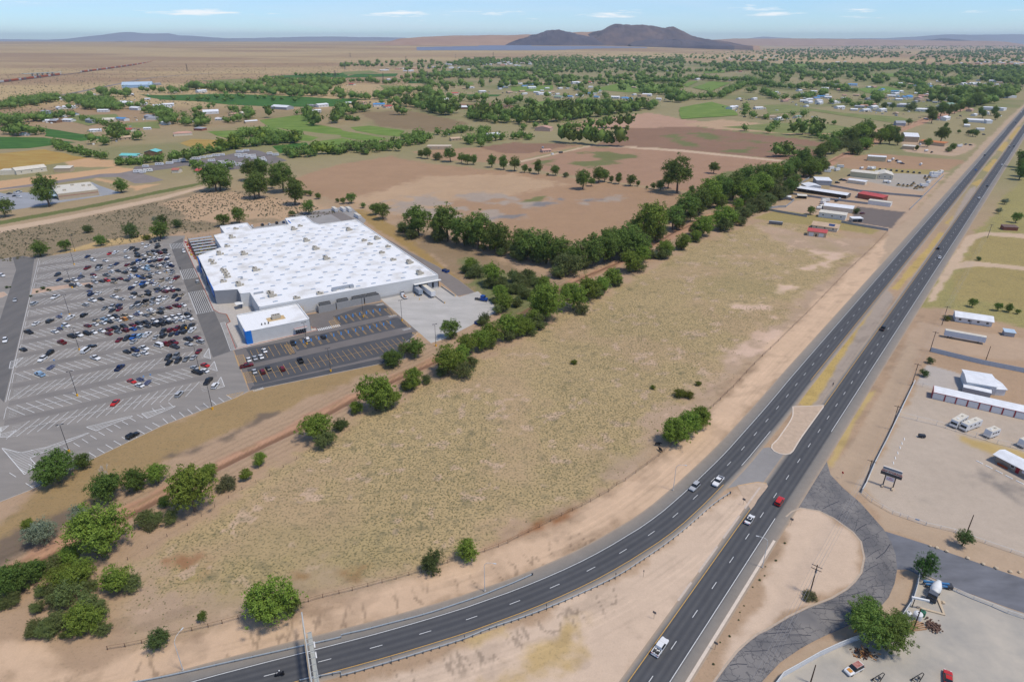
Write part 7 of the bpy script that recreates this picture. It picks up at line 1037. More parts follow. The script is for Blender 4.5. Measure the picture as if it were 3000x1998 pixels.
def rail_fence(name, label, cat, P, h, mt, rails, post=.08, step=None, panel=None, group=None):
 """posts and rails along a line; each post and each rail run is a part"""
 e = empty(name, (*P[0], 0), 0, label, cat, group); o0 = Vector(P[0]); pts = [Vector(p)-o0 for p in P]
 if step:
  new = [pts[0]]
  for a, b in zip(pts[:-1], pts[1:]):
   n = max(1, round((b-a).length/step)); new += [a.lerp(b, (i+1)/n) for i in range(n)]
  pts = new
 pm = MB(); pm.box((0, 0, h/2), (post, post, h)); pm = pm.mesh('post', [mt])
 for p in pts: o = obj('post', pm, e); o.location = (p.x, p.y, 0)
 for z, w in rails:
  m = MB()
  for a, b in zip(pts[:-1], pts[1:]): m.tube((a.x, a.y, z), (b.x, b.y, z), w, w, 4)
  m.build('rail', mt, e)
 if panel:
  for a, b in zip(pts[:-1], pts[1:]):
   d = (b-a).normalized(); n = Vector((-d.y, d.x))*.03; m = MB(); m.prism([(p.x, p.y) for p in (a-n, b-n, b+n, a+n)], .05, h-.03); m.build('panel', panel, e)
 return e
BROWNF = mat('rusty_fence', S(112, 86, 68), .9, .2, 2); WPIPE = mat('white_pipe', (.62, .62, .60), .6, .08, 1); WCORR = mat('corrugated_white', (.56, .58, .61), .5, .08, 1.5)
rail_fence('field_fence', 'long rusty post and rail fence between the field and the highway bank', 'fence', FIELD_FENCE, 1.35, BROWNF, ((1.3, .045), (.7, .02), (.3, .02)), .11)
rail_fence('canal_fence', 'thin wire fence along the trees between canal and field', 'fence', CANAL_FENCE, 1.2, mat('weathered_post', S(122, 104, 88), .95, .2, 2), ((1.1, .015), (.6, .015)), .10, 5)
rail_fence('storage_wall_fence', 'white solid fence along the left side of the storage yard', 'fence', WALL_FENCE, 1.5, WPIPE, ((1.5, .16),), .1, 6, mat('storage_fence_panel', S(150, 150, 152), .7, .1, 1))
rail_fence('pipe_fence', 'white two-rail pipe fence curving at the storage yard corner', 'fence', PIPE_FENCE, 1.35, WPIPE, ((1.3, .055), (.6, .045)), .09, 2.6)
rail_fence('pipe_fence', 'white pipe fence running right from the storage yard gate', 'fence', PIPE_FENCE2, 1.3, WPIPE, ((1.25, .07), (.5, .03)), .08, 4.2)
e = rail_fence('yard_gate', 'white pipe gate with a small sign at the storage yard entrance', 'gate', GATE, 1.45, WPIPE, ((1.4, .05), (.9, .035), (.3, .05)), .1)
m = MB(); a, b = Vector(GATE[0]), Vector(GATE[1]); d = (b-a); m.box((d.x*.5, d.y*.5-.06, 1.1), (1.1, .03, .55), math.atan2(d.y, d.x)); m.build('gate_sign', mat('sign_pale_blue', S(190, 205, 222), .6), e)
rail_fence('yard_fence', 'tall white post fence across the storage yard below the motorhomes', 'fence', YARD_FENCE, 2.1, WPIPE, ((2.05, .05), (.25, .05)), .09)
rail_fence('yard_fence', 'short white fence joining the storage units at their left end', 'fence', TOP_FENCE, 1.9, WPIPE, ((1.85, .05),), .09)
rail_fence('metal_fence', 'light blue corrugated metal fence behind the white house', 'fence', METAL_FENCE, 2.3, STEEL, ((2.2, .04),), .1, 5.5, mat('metal_fence_panel', S(186, 198, 208), .5, .08, 1.2))
rail_fence('corrugated_wall', 'white corrugated metal wall along the frontage road below the big tree', 'wall', CORR_WALL, 1.9, WPIPE, ((1.9, .10), (1.0, .06)), .1, 4, WCORR)
rail_fence('corrugated_wall', 'white corrugated metal wall curving behind the mixer truck', 'wall', CORR_WALL2, 1.9, WPIPE, ((1.9, .08),), .1, 4, WCORR)
rail_fence('drive_fence', 'white pipe fence between the gravel yard and the driveway', 'fence', DRIVE_FENCE, 1.2, WPIPE, ((1.15, .06), (.55, .04), (.1, .09)), .08)
def guardrail(P, label, side, post_only_right=True):
 pts = catmull(P, 1.905); o0 = pts[0]; e = empty('guardrail', (*o0, 0), 0, label, 'guardrail')
 pm = MB(); pm.box((0, 0, .36), (.16, .2, .72)); pm = pm.mesh('post', [mat('guard_post', S(92, 96, 98), .7, .15, 2)])
 off = offset(pts, side*.16)
 for i in range(0, len(pts), 1 if side > 0 else 2): o = obj('post', pm, e); o.location = (off[i].x-o0.x, off[i].y-o0.y, 0)
 m = MB(); a, b = offset(pts, -.05), offset(pts, .05)
 for z0, z1, w in ((.46, .58, 1), (.58, .64, .3), (.64, .76, 1)):
  for i in range(len(pts)-1): m.prism([(p.x-o0.x, p.y-o0.y) for p in (a[i], b[i], b[i+1], a[i+1])], z0, z1)
 m.build('beam', mat('guard_beam', S(186, 194, 198), .5, .06, .8), e)
 m = MB(); m.box((pts[-1].x-o0.x, pts[-1].y-o0.y, .6), (.5, .3, .5)); m.build('end_terminal', DARKSTEEL, e)
guardrail(GUARD_S, 'long steel guardrail on the inner side of the southbound curve', 1)
guardrail(GUARD_N, 'steel guardrail along the sandy bank on the outer side of the curve', -1)
# sign gantry over the southbound road (seen from above and behind)
ga, gb = Vector(GANTRY[0]), Vector(GANTRY[1]); gd = (gb-ga).normalized(); rz = math.atan2(gd.y, gd.x); ln = (gb-ga).length
ga = ga - gd*4.5
gt = empty('sign_gantry', (*ga, 0), rz, 'grey steel overhead sign gantry spanning the southbound road at the bottom', 'gantry')
ALU = mat('gantry_steel', S(196, 198, 196), .5, .08, 1); 
m = MB(); m.tube((0, 0, 0), (0, 0, 8.2), .26, .2, 10); m.build('post', ALU, gt)
m = MB(); m.tube((0, 0, 7.6), (ln+7.6, 0, 7.6), .17, .15, 8); m.build('beam', ALU, gt)
m = MB(); m.box((10+3, .25, 6.9), (15.5, .12, 2.3)); m.build('sign_panel', mat('sign_back', S(190, 170, 140), .7, .15, 1), gt)
m = MB(); m.box((11.5, -1.05, 6.3), (15.5, .95, .05))
m.build('walkway', mat('grating', S(176, 178, 172), .7, .25, 6), gt)
for k in range(9):
 m = MB(); m.box((4.2+k*1.85, -.6, 6.55), (.07, 1.9, .07)); m.build('bracket', ALU, gt)
for k in range(2):
 m = MB(); m.box((12+k*3, -1.75, 6.5), (1.6, .3, .12)); m.tube((13+k*3, -.2, 6.6), (12.9+k*3, -1.9, 6.6), .03, .03, 5); m.build('sign_lamp', WHITE, gt)
m = MB()
for x0 in (4, 6.6): m.tube((x0, -1.55, 6.3), (x0, -1.55, 7.3), .03, .03, 5)
m.tube((4, -1.55, 7.3), (7.6, -1.55, 7.3), .03, .03, 5); m.build('handrail', ALU, gt)
# small road signs seen from behind
for i, (x, y) in enumerate(MEDIAN_SIGNS):
 big = i in (0, 1, 2, 3)
 e = empty('road_sign', (x, y, 0), TH + PI/2, 'small grey-backed road sign on a post beside the highway, %s from the right' % ordinal(1+sum(1 for q in MEDIAN_SIGNS if q[0] > x)), 'road sign', 'small road signs along the highway')
 m = MB(); m.tube((0, 0, 0), (0, 0, 2.6), .035, .035, 6); m.build('post', DARKSTEEL, e)
 m = MB(); m.box((0, .04, 2.3), (.95 if big else .3, .03, .75 if big else .7)); m.build('plate', mat('sign_back_grey', S(116, 112, 110), .6, .15, 3), e)
x, y = RED_SIGNS[0]; e = empty('stop_sign', (x, y, 0), R(200), 'red stop sign at the mouth of the frontage road', 'road sign')
m = MB(); m.tube((0, 0, 0), (0, 0, 2.5), .03, .03, 6); m.build('post', STEEL, e); m = MB(); m.tube((-.02, 0, 2.5), (.02, 0, 2.5), .42, .42, 8); m.build('plate', mat('stop_red', (.62, .03, .03), .5), e)
x, y = MISC['scooter'][0]; e = empty('curve_sign', (2, 2, 0), R(20), 'yellow curve warning sign beside the frontage road under the big tree', 'road sign'); e.location = (FR_OUT[13][0]+1.2, FR_OUT[13][1]-2.6, 0)
m = MB(); m.tube((0, 0, 0), (0, 0, 2.0), .03, .03, 6); m.build('post', STEEL, e); m = MB(); m.box((0, -.04, 1.9), (.75, .03, .9)); m.build('plate', mat('sign_yellow', (.85, .48, .02), .5), e)
# ================================================================ self-storage sign with its lettering
def text(body, size, m, parent, loc, rot, name='lettering', ext=.015, align='CENTER'):
 cu = bpy.data.curves.new(name, 'FONT'); cu.body = body; cu.size = size; cu.align_x = align; cu.align_y = 'CENTER'; cu.extrude = ext; cu.offset = size*.02
 o = bpy.data.objects.new(name, cu); COL.objects.link(o)
 dg = bpy.context.evaluated_depsgraph_get(); me = bpy.data.meshes.new_from_object(o.evaluated_get(dg)); bpy.data.objects.remove(o)
 me.materials.clear(); me.materials.append(m); o = obj(name, me, parent); o.location = loc; o.rotation_euler = rot; return o
a, b = Vector(SIGN_SS[0]), Vector(SIGN_SS[1]); d = b-a; rz = math.atan2(d.y, d.x); w = d.length
sg = empty('storage_sign', (*((a+b)/2), 0), rz, 'black and white roadside sign reading self storage on two black legs', 'sign')
for s in (-1, 1): m = MB(); m.box((s*w/2, 0, 2.3), (.35, .35, 4.6)); m.build('leg', DARKSTEEL, sg)
for s in (-1, 1): m = MB(); m.box((s*w/2, -.5, .3), (.5, 2.2, .6)); m.build('footing', mat('stone_footing', S(206, 186, 158), .9, .1, 2), sg)
m = MB(); m.box((0, 0, 4.85), (6.2, .8, .95)); m.build('lower_cabinet', DARKSTEEL, sg)
m = MB(); m.box((0, 0, 6.35), (5.6, .55, 2.0)); m.build('cabinet', mat('sign_face', S(216, 208, 196), .6, .06, 1), sg)
text('SELF STORAGE', .92, mat('sign_red', S(178, 48, 40), .6), sg, (0, -.30, 5.85), (PI/2, 0, 0))
m = MB(); m.box((0, -.29, 6.95), (5.5, .04, .62)); m.build('blue_header', mat('sign_blue_grey', S(120, 134, 150), .6, .3, 3), sg)
m = MB(); m.box((0, 0, 3.2), (2.4, .15, 1.5)); m.build('small_board', mat('board_white', S(226, 220, 226), .6), sg)
for z, w_, hh in ((3.62, .8, .26), (3.1, 1.9, .24)):                # two faint lines of red print, too small to read
 m = MB(); m.box((0, -.085, z), (w_, .02, hh)); m.build('print_line', mat('faint_red', S(206, 150, 160), .7, .3, 6), sg)
# wheel stops, rocks
for i, (x, y) in enumerate(STOPS):
 m = MB(); m.box((0, 0, .09), (1.7, .32, .18), tz=.8); o = m.build('wheel_stop', WHITE); o.location = (x, y, .01); o.rotation_euler = (0, 0, R(66)); tag(o, 'white wheel stop behind the storage sign, %s in the line from the sign' % ordinal(len(STOPS)-i), 'wheel stop', 'wheel stops in the storage yard')
for i, (x, y) in enumerate(STOPS2):
 m = MB(); m.box((0, 0, .09), (2.4, .36, .18), tz=.85); o = m.build('wheel_stop', WHITE); o.location = (x, y, .01); o.rotation_euler = (0, 0, math.atan2(STOPS2[1][1]-STOPS2[0][1], STOPS2[1][0]-STOPS2[0][0])); tag(o, 'white wheel stop before the storage office, %s from the left' % ordinal(i+1), 'wheel stop', 'wheel stops in the storage yard')
def rock(s, seed):
 r = random.Random(seed); bm = bmesh.new(); bmesh.ops.create_icosphere(bm, subdivisions=2, radius=s)
 for v in bm.verts: v.co *= r.uniform(.75, 1.15); v.co.z *= .62
 me = bpy.data.meshes.new('boulder'); bm.to_mesh(me); bm.free(); me.materials.append(mat('sandstone', S(204, 184, 156), .95, .18, 1.5)); return me
for i, (x, y) in enumerate(ROCKS):
 o = obj('boulder', rock(.55 if i else .35, i)); o.location = (x, y, .25); tag(o, 'pale sandstone boulder edging the driveway, %s from the left' % ordinal(i+1) if i < 8 else 'pale stone block beside the mixer truck kerb', 'boulder', 'boulders along the driveway')
# ================================================================ buildings
def wallmat(c, nm): return mat('wall_'+nm, c, .85, .06, .5)
def roofm(c, nm): return mat('roof_'+nm, c, .55, .10, .4, spec=.35)
CREAM = wallmat(S(222, 212, 192), 'cream'); OFFW = wallmat(S(226, 226, 224), 'white'); TANW = wallmat(S(198, 178, 150), 'tan'); GREYW = wallmat(S(170, 172, 176), 'grey'); BLUEW = wallmat(S(158, 190, 222), 'blue'); BROWNW = wallmat(S(140, 108, 84), 'brown'); PINKW = wallmat(S(206, 178, 160), 'pink'); BRICK = wallmat(S(150, 92, 76), 'brick')
RW = roofm((.74, .75, .76), 'white'); RG = roofm(S(166, 168, 172), 'grey'); RC = roofm(S(222, 214, 196), 'cream'); RR = roofm(S(196, 84, 76), 'red'); RT = roofm(S(124, 204, 200), 'teal'); RB = roofm(S(86, 150, 204), 'blue'); RBR = roofm(S(120, 96, 82), 'brown'); RP = roofm(S(206, 160, 138), 'tile'); RLB = roofm(S(186, 206, 222), 'lightblue'); RTAN = roofm(S(204, 176, 146), 'tan')
WINM = GLASS; DOORW = mat('door_white', S(222, 222, 220), .7, .05, 1); DOORR = mat('door_red', S(150, 40, 50), .6, .1, 1)
def building(name, label, cat, A, B, depth, h, roof, wm, rm, rise=None, over=.35, wins=0, doors=(), open_front=False, group=None, z0=0.0):
 A, B = Vector(A), Vector(B); d = B-A; L = d.length; rz = math.atan2(d.y, d.x)
 e = empty(name, (*A, z0), rz, label, cat, group); rise = depth*.16 if rise is None else rise
 m = MB()
 if open_front:
  for x in (0.15, L-.15): m.box((x, depth/2, h/2), (.25, depth, h))
  m.box((L/2, depth-.1, h/2), (L-.5, .2, h))
  n = max(2, int(L/4))
  for i in range(n+1): p = MB(); p.box((.2+(L-.4)*i/n, .15, h/2-.002), (.2, .2, h)); p.build('post', wm, e)
 else:
  t = .2
  m.prism([(0, 0), (L, 0), (L, depth), (0, depth)], 0, h, 0)
 m.build('wall', wm, e)
 if roof == 'gable' and not open_front:
  for x in (0, L):
   g = MB(); g.add([(x, 0, h), (x, depth, h), (x, depth/2, h+rise-.08)], [(0, 1, 2)]); g.build('gable_end', wm, e)
 r = MB(); o = over; t = .16
 if roof == 'gable':
  for y0, y1 in ((-o, depth/2), (depth+o, depth/2)):
   z0_, z1_ = h - o*rise/(depth/2), h+rise
   q = [(-o, y0, z0_+.02), (L+o, y0, z0_+.02), (L+o, y1, z1_+.02), (-o, y1, z1_+.02)]
   if y0 > y1: q.reverse()
   r.add(q + [(x, y, z+t) for x, y, z in q], [(3, 2, 1, 0), (4, 5, 6, 7), (0, 1, 5, 4), (1, 2, 6, 5), (2, 3, 7, 6), (3, 0, 4, 7)])
 elif roof == 'gable_x':                                  # ridge runs away from the viewer
  for x0, x1 in ((-o, L/2), (L+o, L/2)):
   z0_, z1_ = h - o*rise/(L/2), h+rise
   q = [(x0, -o, z0_+.02), (x1, -o, z1_+.02), (x1, depth+o, z1_+.02), (x0, depth+o, z0_+.02)]
   if x0 > x1: q.reverse()
   r.add(q + [(x, y, z+t) for x, y, z in q], [(3, 2, 1, 0), (4, 5, 6, 7), (0, 1, 5, 4), (1, 2, 6, 5), (2, 3, 7, 6), (3, 0, 4, 7)])
  for y in (0, depth):
   g = MB(); g.add([(0, y, h), (L, y, h), (L/2, y, h+rise-.08)], [(0, 1, 2)]); g.build('gable_end', wm, e)
 elif roof == 'hip':
  q = [(-o, -o, h), (L+o, -o, h), (L+o, depth+o, h), (-o, depth+o, h), (depth*.45, depth/2, h+rise), (L-depth*.45, depth/2, h+rise)]
  r.add(q, [(0, 1, 5, 4), (1, 2, 5), (2, 3, 4, 5), (3, 0, 4), (3, 2, 1, 0)])
 elif roof == 'shed':
  q = [(-o, -o, h-.05), (L+o, -o, h-.05), (L+o, depth+o, h+rise), (-o, depth+o, h+rise)]
  r.add(q + [(x, y, z+t) for x, y, z in q], [(3, 2, 1, 0), (4, 5, 6, 7), (0, 1, 5, 4), (1, 2, 6, 5), (2, 3, 7, 6), (3, 0, 4, 7)])
  if not open_front:
   g = MB(); g.add([(0, depth, h), (L, depth, h), (L, depth, h+rise), (0, depth, h+rise)], [(3, 2, 1, 0)])
   for x in (0, L): g.add([(x, 0, h), (x, depth, h), (x, depth, h+rise)], [(0, 1, 2)])
   g.build('gable_end', wm, e)
 else:
  r.box((L/2, depth/2, h+.06), (L+.12, depth+.12, .12)); r.box((L/2, .1-.05, h+.25), (L+.2, .2, .3)); r.box((L/2, depth-.05, h+.25), (L+.2, .2, .3)); r.box((.0, depth/2, h+.25), (.2, depth-.3, .3)); r.box((L, depth/2, h+.25), (.2, depth-.3, .3))
 rf = r.build('roof', rm, e)
 for i in range(wins):
  x = L*(i+.5)/wins; f = MB(); f.box((x, -.03, h*.55), (1.35, .08, 1.15)); f = f.build('window', WHITE, e)
  p = MB(); p.box((x, -.08, h*.55), (1.1, .03, .9)); p.build('pane', WINM, f)
 for x, w, hh, m_ in doors:
  p = MB(); p.box((x*L, -.04, hh/2+.03), (w, .1, hh)); p.build('door', m_, e)
 return e, L
def at(k): return BLD[k][0], BLD[k][1]
# storage units with a door and red pier for every bay
A, B = Vector(BLD['storage'][0]), Vector(BLD['storage'][1]); B = A + (B-A)*1.35
e, L = building('storage_units', 'long white self-storage row with red piers between roll-up doors', 'building', A, B, 5.2, 2.9, 'shed', OFFW, RW, rise=.5, over=.12)
n = int((L-4.6)/3.9)
for i in range(n+1):
 x = 4.2 + i*3.9
 p = MB(); p.box((x, -.10, 1.4), (.38, .14, 2.8)); p.build('pier', RR if False else mat('pier_red', S(168, 62, 70), .6, .1, 1), e)
 if i < n: p = MB(); p.box((x+1.95, -.05, 1.25), (3.2, .1, 2.45)); p.build('roll_door', mat('roll_door', S(232, 232, 232), .6, .04, .8, stretch=(1, 1, 8)), e)
p = MB(); p.box((L/2, -.2, 2.98), (L+.2, .1, .22)); p.build('fascia', mat('pier_red', (0, 0, 0)), e)
p = MB(); p.box((-.16, 2.6, 1.9), (.12, 5.4, 3.6)); p.build('end_wall', mat('pier_red', (0, 0, 0)), e)
building('white_house', 'white flat house with two windows behind the storage units', 'house', *at('white_house'), 12, 3.9, 'gable', OFFW, RW, rise=.7, wins=2)
building('house_extension', 'low white extension with porch on the right of the white house', 'house', *at('white_house_ext'), 9, 3.0, 'gable', OFFW, RW, rise=.5)
building('long_shed', 'long low white shed between the white house and the storage units', 'shed', *at('shed_long'), 2.6, 2.4, 'shed', GREYW, RW, rise=.25, over=.1)
building('ranch_house', 'long white ranch house with a white metal roof east of the highway', 'house', *at('ranch'), 8.5, 2.9, 'gable', OFFW, RW, rise=1.3, over=.6, wins=4, doors=((.42, 1.0, 2.1, GREYW),))
building('small_shed', 'tiny shed with a pale blue roof right of the long trailer', 'shed', *at('small_shed'), 3.6, 2.2, 'shed', GREYW, RLB, rise=.3)
e, L = building('storage_office', 'brown mobile office with white roof and red door in the storage yard', 'building', *at('office'), 5.2, 2.9, 'gable', wallmat(S(160, 146, 132), 'taupe'), RW, rise=.7, over=.9, wins=1, doors=((.66, 1.1, 2.1, DOORR),))
p = MB(); p.box((L*.28, -.9, .45), (3.4, .1, .9)); p.build('porch_rail', mat('redwood', S(160, 84, 52), .8, .2, 2), e)
p = MB(); p.box((L*.85, -.08, 1.6), (1.6, .05, .9)); p.build('notice_board', mat('board_white', (0, 0, 0)), e)
building('brown_shed', 'small brick shed with a brown roof east of the highway', 'shed', *at('brown_shed'), 6, 2.6, 'shed', BRICK, RBR, rise=.5)
e, L = building('garage', 'small tan garage with red roof and two white doors by the field corner', 'garage', *at('garage'), 8, 3.6, 'shed', TANW, RR, rise=.5, doors=((.22, 3.4, 2.8, DOORW), (.74, 3.4, 2.8, DOORW), (.48, 1.0, 2.1, WINM)))
e, L = building('bungalow', 'cream bungalow with a solar panel on its roof above the garage', 'house', *at('bungalow'), 11, 3.2, 'gable', CREAM, RTAN, rise=1.6, over=.9, wins=3)
p = MB(); p.add([(L*.62, 1.0, 3.75), (L*.86, 1.0, 3.75), (L*.86, 4.2, 4.70), (L*.62, 4.2, 4.70)], [(0, 1, 2, 3)]); p.build('solar_panel', mat('solar_cells', (.03, .06, .16), .2, .1, 2, spec=.6), e)
building('white_workshop', 'long white workshop with two windows by the grey paved lot', 'building', *at('white_shop'), 8, 4.2, 'shed', OFFW, RC, rise=.4, wins=3)
building('white_workshop_hall', 'low white-roofed hall behind the long white workshop', 'building', *at('white_shop_back'), 13, 3.8, 'gable', CREAM, RW, rise=1.2)
building('stable', 'very long open stable with a white roof among the highway yards', 'stable', *at('long_barn'), 11, 3.4, 'gable', mat('stable_post', S(120, 116, 112), .8), RW, rise=1.2, over=.4, open_front=True)
building('stable_annex', 'white gabled hall behind the long open stable', 'building', *at('barn_cupola'), 14, 4.2, 'gable_x', OFFW, RW, rise=1.4)
building('red_barn', 'red-roofed barn shed in the middle of the highway yards', 'barn', *at('red_barn'), 9, 4.2, 'shed', BRICK, RR, rise=.9)
building('white_shop_row', 'low white shop row with red end in front of the red barn', 'building', *at('red_shop'), 8, 3.3, 'flat', OFFW, RC)
building('grey_shed', 'grey box shed with a white roof beside the canal trees', 'shed', *at('grey_shed'), 16, 4.8, 'shed', GREYW, RW, rise=.5)
building('tan_warehouse', 'cream metal warehouse with a pale roof in the highway yards', 'warehouse', *at('tan_shop'), 16, 5.2, 'gable', wallmat(S(202, 196, 164), 'khaki'), RC, rise=1.0)
building('gabled_hall', 'cream gabled metal hall facing the camera right of the cream warehouse', 'building', *at('white_gable'), 22, 4.6, 'gable_x', CREAM, RC, rise=2.0, over=.7, wins=3)
building('long_white_shed', 'narrow white-roofed shed below the cream warehouse', 'shed', *at('long_white'), 6, 3.2, 'shed', CREAM, RW, rise=.4)
building('canopy', 'small cream canopy left of the single yard tree', 'canopy', *at('small_canopy'), 6, 2.6, 'shed', mat('stable_post', (0, 0, 0)), RC, rise=.3, open_front=True)
building('pen_shed', 'small white shed inside the grey walled pen', 'shed', *at('pen_shed'), 5, 2.4, 'shed', GREYW, RW, rise=.3)
building('fuel_canopy', 'small silver canopy on the grey paved lot', 'canopy', *at('bus_stop'), 5, 3.0, 'shed', STEEL, RW, rise=.3, open_front=True)
building('metal_shed', 'pale khaki metal shed standing alone beside the ploughed yard', 'shed', *at('tan_barn'), 9, 5.5, 'gable', wallmat(S(202, 196, 164), 'khaki'), RW, rise=.8)
building('gymnasium_hall', 'largest white-roofed tan hall along the highway', 'building', *at('big_white'), 42, 7.5, 'gable', TANW, RW, rise=3)
building('motel_block', 'flat cream block in front of the largest white-roofed hall', 'building', *at('motel'), 16, 4.0, 'flat', TANW, RC)
building('orange_shop', 'low shop with an orange roof edge beside the large hall', 'shop', *at('orange_shop'), 12, 4.2, 'shed', TANW, mat('roof_orange', S(202, 128, 76), .6), rise=.8)
for k, lab, dp, h, rf, wm, rm in (('white_long2', 'long white metal shed near the highway homes', 12, 4, 'gable', OFFW, RW), ('white_box2', 'small white box building beside the long white shed', 9, 5, 'shed', OFFW, RW), ('row_white', 'white commercial row with many bays up the highway', 22, 5, 'flat', OFFW, RW), ('grey_barn', 'grey open-ended barn beside the dirt canal road', 18, 4.5, 'gable', GREYW, RG),
  ('blue_roof', 'house with a bright blue metal roof', 16, 4, 'gable', OFFW, RB), ('trailer_home', 'white mobile home beside three yard trees', 5, 3, 'gable', OFFW, RW), ('small_white3', 'small cream shed below the long white metal shed', 8, 3, 'shed', CREAM, RW), ('white_house4', 'white-roofed house left of the green equipment yard', 14, 4, 'gable', OFFW, RW), ('big_white5', 'wide white shop building at the far end of the highway', 20, 5, 'flat', OFFW, RW),
  ('clinic', 'cream building with roofed porch above the low tan store', 15, 4.5, 'gable', CREAM, RC), ('clinic_left', 'cream building at the left edge above the low tan store', 14, 4.5, 'flat', CREAM, RC), ('tan_shed', 'plain tan metal shed beside the black asphalt lane', 9, 4, 'shed', TANW, RC), ('teal_roof', 'long house with a turquoise metal roof', 12, 3.2, 'gable', CREAM, RT),
  ('teal_open', 'open shelter with a turquoise roof', 14, 4.6, 'gable_x', BROWNW, RT), ('blue_warehouse', 'long pale blue warehouse near the desert road', 50, 8, 'gable', BLUEW, RLB), ('adobe', 'flat tan adobe house with many windows beside the brown fields', 15, 4.2, 'flat', TANW, roofm(S(214, 196, 170), 'adobe')), ('pink_barn', 'pink-roofed open barn between the tree belts', 16, 5, 'gable_x', PINKW, RP),
  ('hay_barn', 'white-roofed hay barn in the green belt', 16, 4, 'gable', BROWNW, RW), ('white_barn', 'long white-roofed barn behind the green belt', 20, 5, 'gable', TANW, RW), ('red_roof', 'small cream house with a bright red roof by the caravan lot', 8, 3.2, 'shed', CREAM, RR), ('red_roof2', 'small house with a dull red roof behind the round tree', 9, 3.4, 'gable', CREAM, roofm(S(186, 116, 98), 'dullred')), ('school', 'wide white low building amid the western homes', 20, 4.5, 'gable', OFFW, RW),
  ('tile_house', 'large house with a tiled orange-pink roof', 14, 3.6, 'hip', CREAM, RP), ('metal_barn', 'white metal barn with several wings beside the big green field', 20, 5, 'gable', GREYW, RW), ('church', 'small tan gabled house among round trees', 14, 4, 'gable_x', TANW, RC), ('long_shed', 'long white-roofed shed at the corner of the bright green field', 8, 3.4, 'gable', TANW, RW), ('grey_house', 'grey-roofed house beside dark conifers', 12, 3.4, 'hip', BRICK, RG),
  ('red_house', 'house with a scarlet roof amid dark trees', 11, 3.4, 'hip', CREAM, RR), ('pavilion', 'dark open pavilion with a pale roof among western trees', 12, 3.4, 'gable', BROWNW, RG), ('white_farm', 'cream farm sheds behind the western tree clump', 16, 4, 'gable', CREAM, RC), ('hip_house', 'grey hip-roofed house beside trimmed trees', 14, 3.6, 'hip', OFFW, RG), ('carport', 'white-roofed carport near the western dark field', 16, 4, 'gable', GREYW, RW)):
 building({'blue_warehouse': 'warehouse', 'teal_open': 'open_shelter', 'adobe': 'adobe_house'}.get(k, 'house' if h < 4.3 else 'building'), lab, 'building' if h > 4.3 else 'house', *at(k), dp, h, rf, wm, rm, wins=3 if k in ('adobe', 'teal_roof', 'clinic', 'school') else 0)
# low tan store with unit boxes
e, L = building('farm_store', 'low wide tan store with a white flat roof left of the lot', 'store', *at('farm_store'), 46, 5.4, 'flat', TANW, RC)
for i, (x, y) in enumerate(((.15, .75), (.22, .3), (.5, .8), (.75, .6), (.9, .55))):
 m = MB(); m.box((L*x, 46*y, 6.2), (2.6, 2.2, 1.4)); m.build('rooftop_unit', UNITM, e)
m = MB(); m.box((L/2, -.06, 3.2), (L*.98, .06, .35)); m.build('red_band', mat('band_red', S(170, 90, 84), .8), e)
m = MB(); m.prism([(-6, 10), (-.1, 4), (-.1, 44), (-6, 40)], 2.8, 3.1); m.build('front_canopy', RLB, e)
# ---------------------------------------------------------------- trailers, caravans, machines
TRW = mat('trailer_white', S(228, 229, 230), .45, .05, .6)
def box_trailer(loc, rz, L, w, h, z0, label, name='semi_trailer', wall=TRW, roofc=None, wheels=True, group=None, cat='trailer'):
 e = empty(name, loc, rz, label, cat, group)
 m = MB(); m.box((0, 0, z0+h/2), (L, w, h)); m.build('body', wall, e)
 m = MB(); m.box((0, 0, z0+h+.02), (L-.1, w-.1, .05)); m.build('roof', roofc or RC, e)
 if wheels:
  for x in (-L*.38, -L*.30):
   for s in (-1, 1): o = obj('wheel', WHEEL, e); o.location = (x, s*(w/2-.15), .42); o.scale = (1.3, 1.3, 1.3)
  m = MB(); m.box((L*.35, 0, z0/2), (.2, w*.7, z0)); m.build('landing_leg', DARKSTEEL, e)
 m = MB(); m.box((-L/2-.02, 0, z0+h/2), (.05, w-.2, h-.2)); m.build('rear_door', mat('trailer_door', S(206, 208, 210), .5), e)
 return e
A, B = (Vector(p) for p in at('semi')); c = (A+B)/2; d = B-A
box_trailer((c.x, c.y+1.2, 0), math.atan2(d.y, d.x), d.length, 2.6, 2.8, 1.1, 'long white semi-trailer parked in the dry yard below the ranch house', wall=mat('trailer_pale', S(206, 214, 222), .5, .06, .6, stretch=(6, 1, 1)))
p = W(136.6, 323.4); box_trailer((p.x, p.y, .02), AL-PI/2, 14, 2.6, 2.9, 1.1, 'white semi-trailer backed onto the loading dock of the store')
p = W(131.8, 326.6); box_trailer((p.x, p.y, .02), AL-PI/2, 7, 2.5, 2.7, 1.0, 'shorter grey-blue trailer backed onto the loading dock', wall=mat('trailer_grey', S(160, 172, 184), .5, .06, .6), roofc=RG)
for i, (u, v, a) in enumerate(((149.3, 549, 0), (155.6, 545.5, 0), (159.8, 543, 0), (158.9, 517, .05))):
 p = W(u, v); e = box_trailer((p.x, p.y, .02), AL+PI/2+a, 9.5 if i != 3 else 10.5, 2.6, 2.7, .12, 'white shipping container behind the store, %s' % ('leftmost of the upper three', 'middle of the upper three', 'rightmost of the upper three', 'nearest one beside the service road')[i], 'shipping_container', wheels=False, cat='container', group='shipping containers behind the store')
p = W(122.3, 325.3); e = empty('flatbed_truck', (p.x, p.y, .02), AL+PI/2, 'small white flatbed with crates parked by the store wall', 'truck')
m = MB(); m.box((-.8, 0, .85), (4.2, 2.1, .25)); m.build('bed', TRW, e); m = MB(); m.box((2.2, 0, 1.2), (1.6, 2.0, 1.7), tz=.85); m.build('cab', TRW, e)
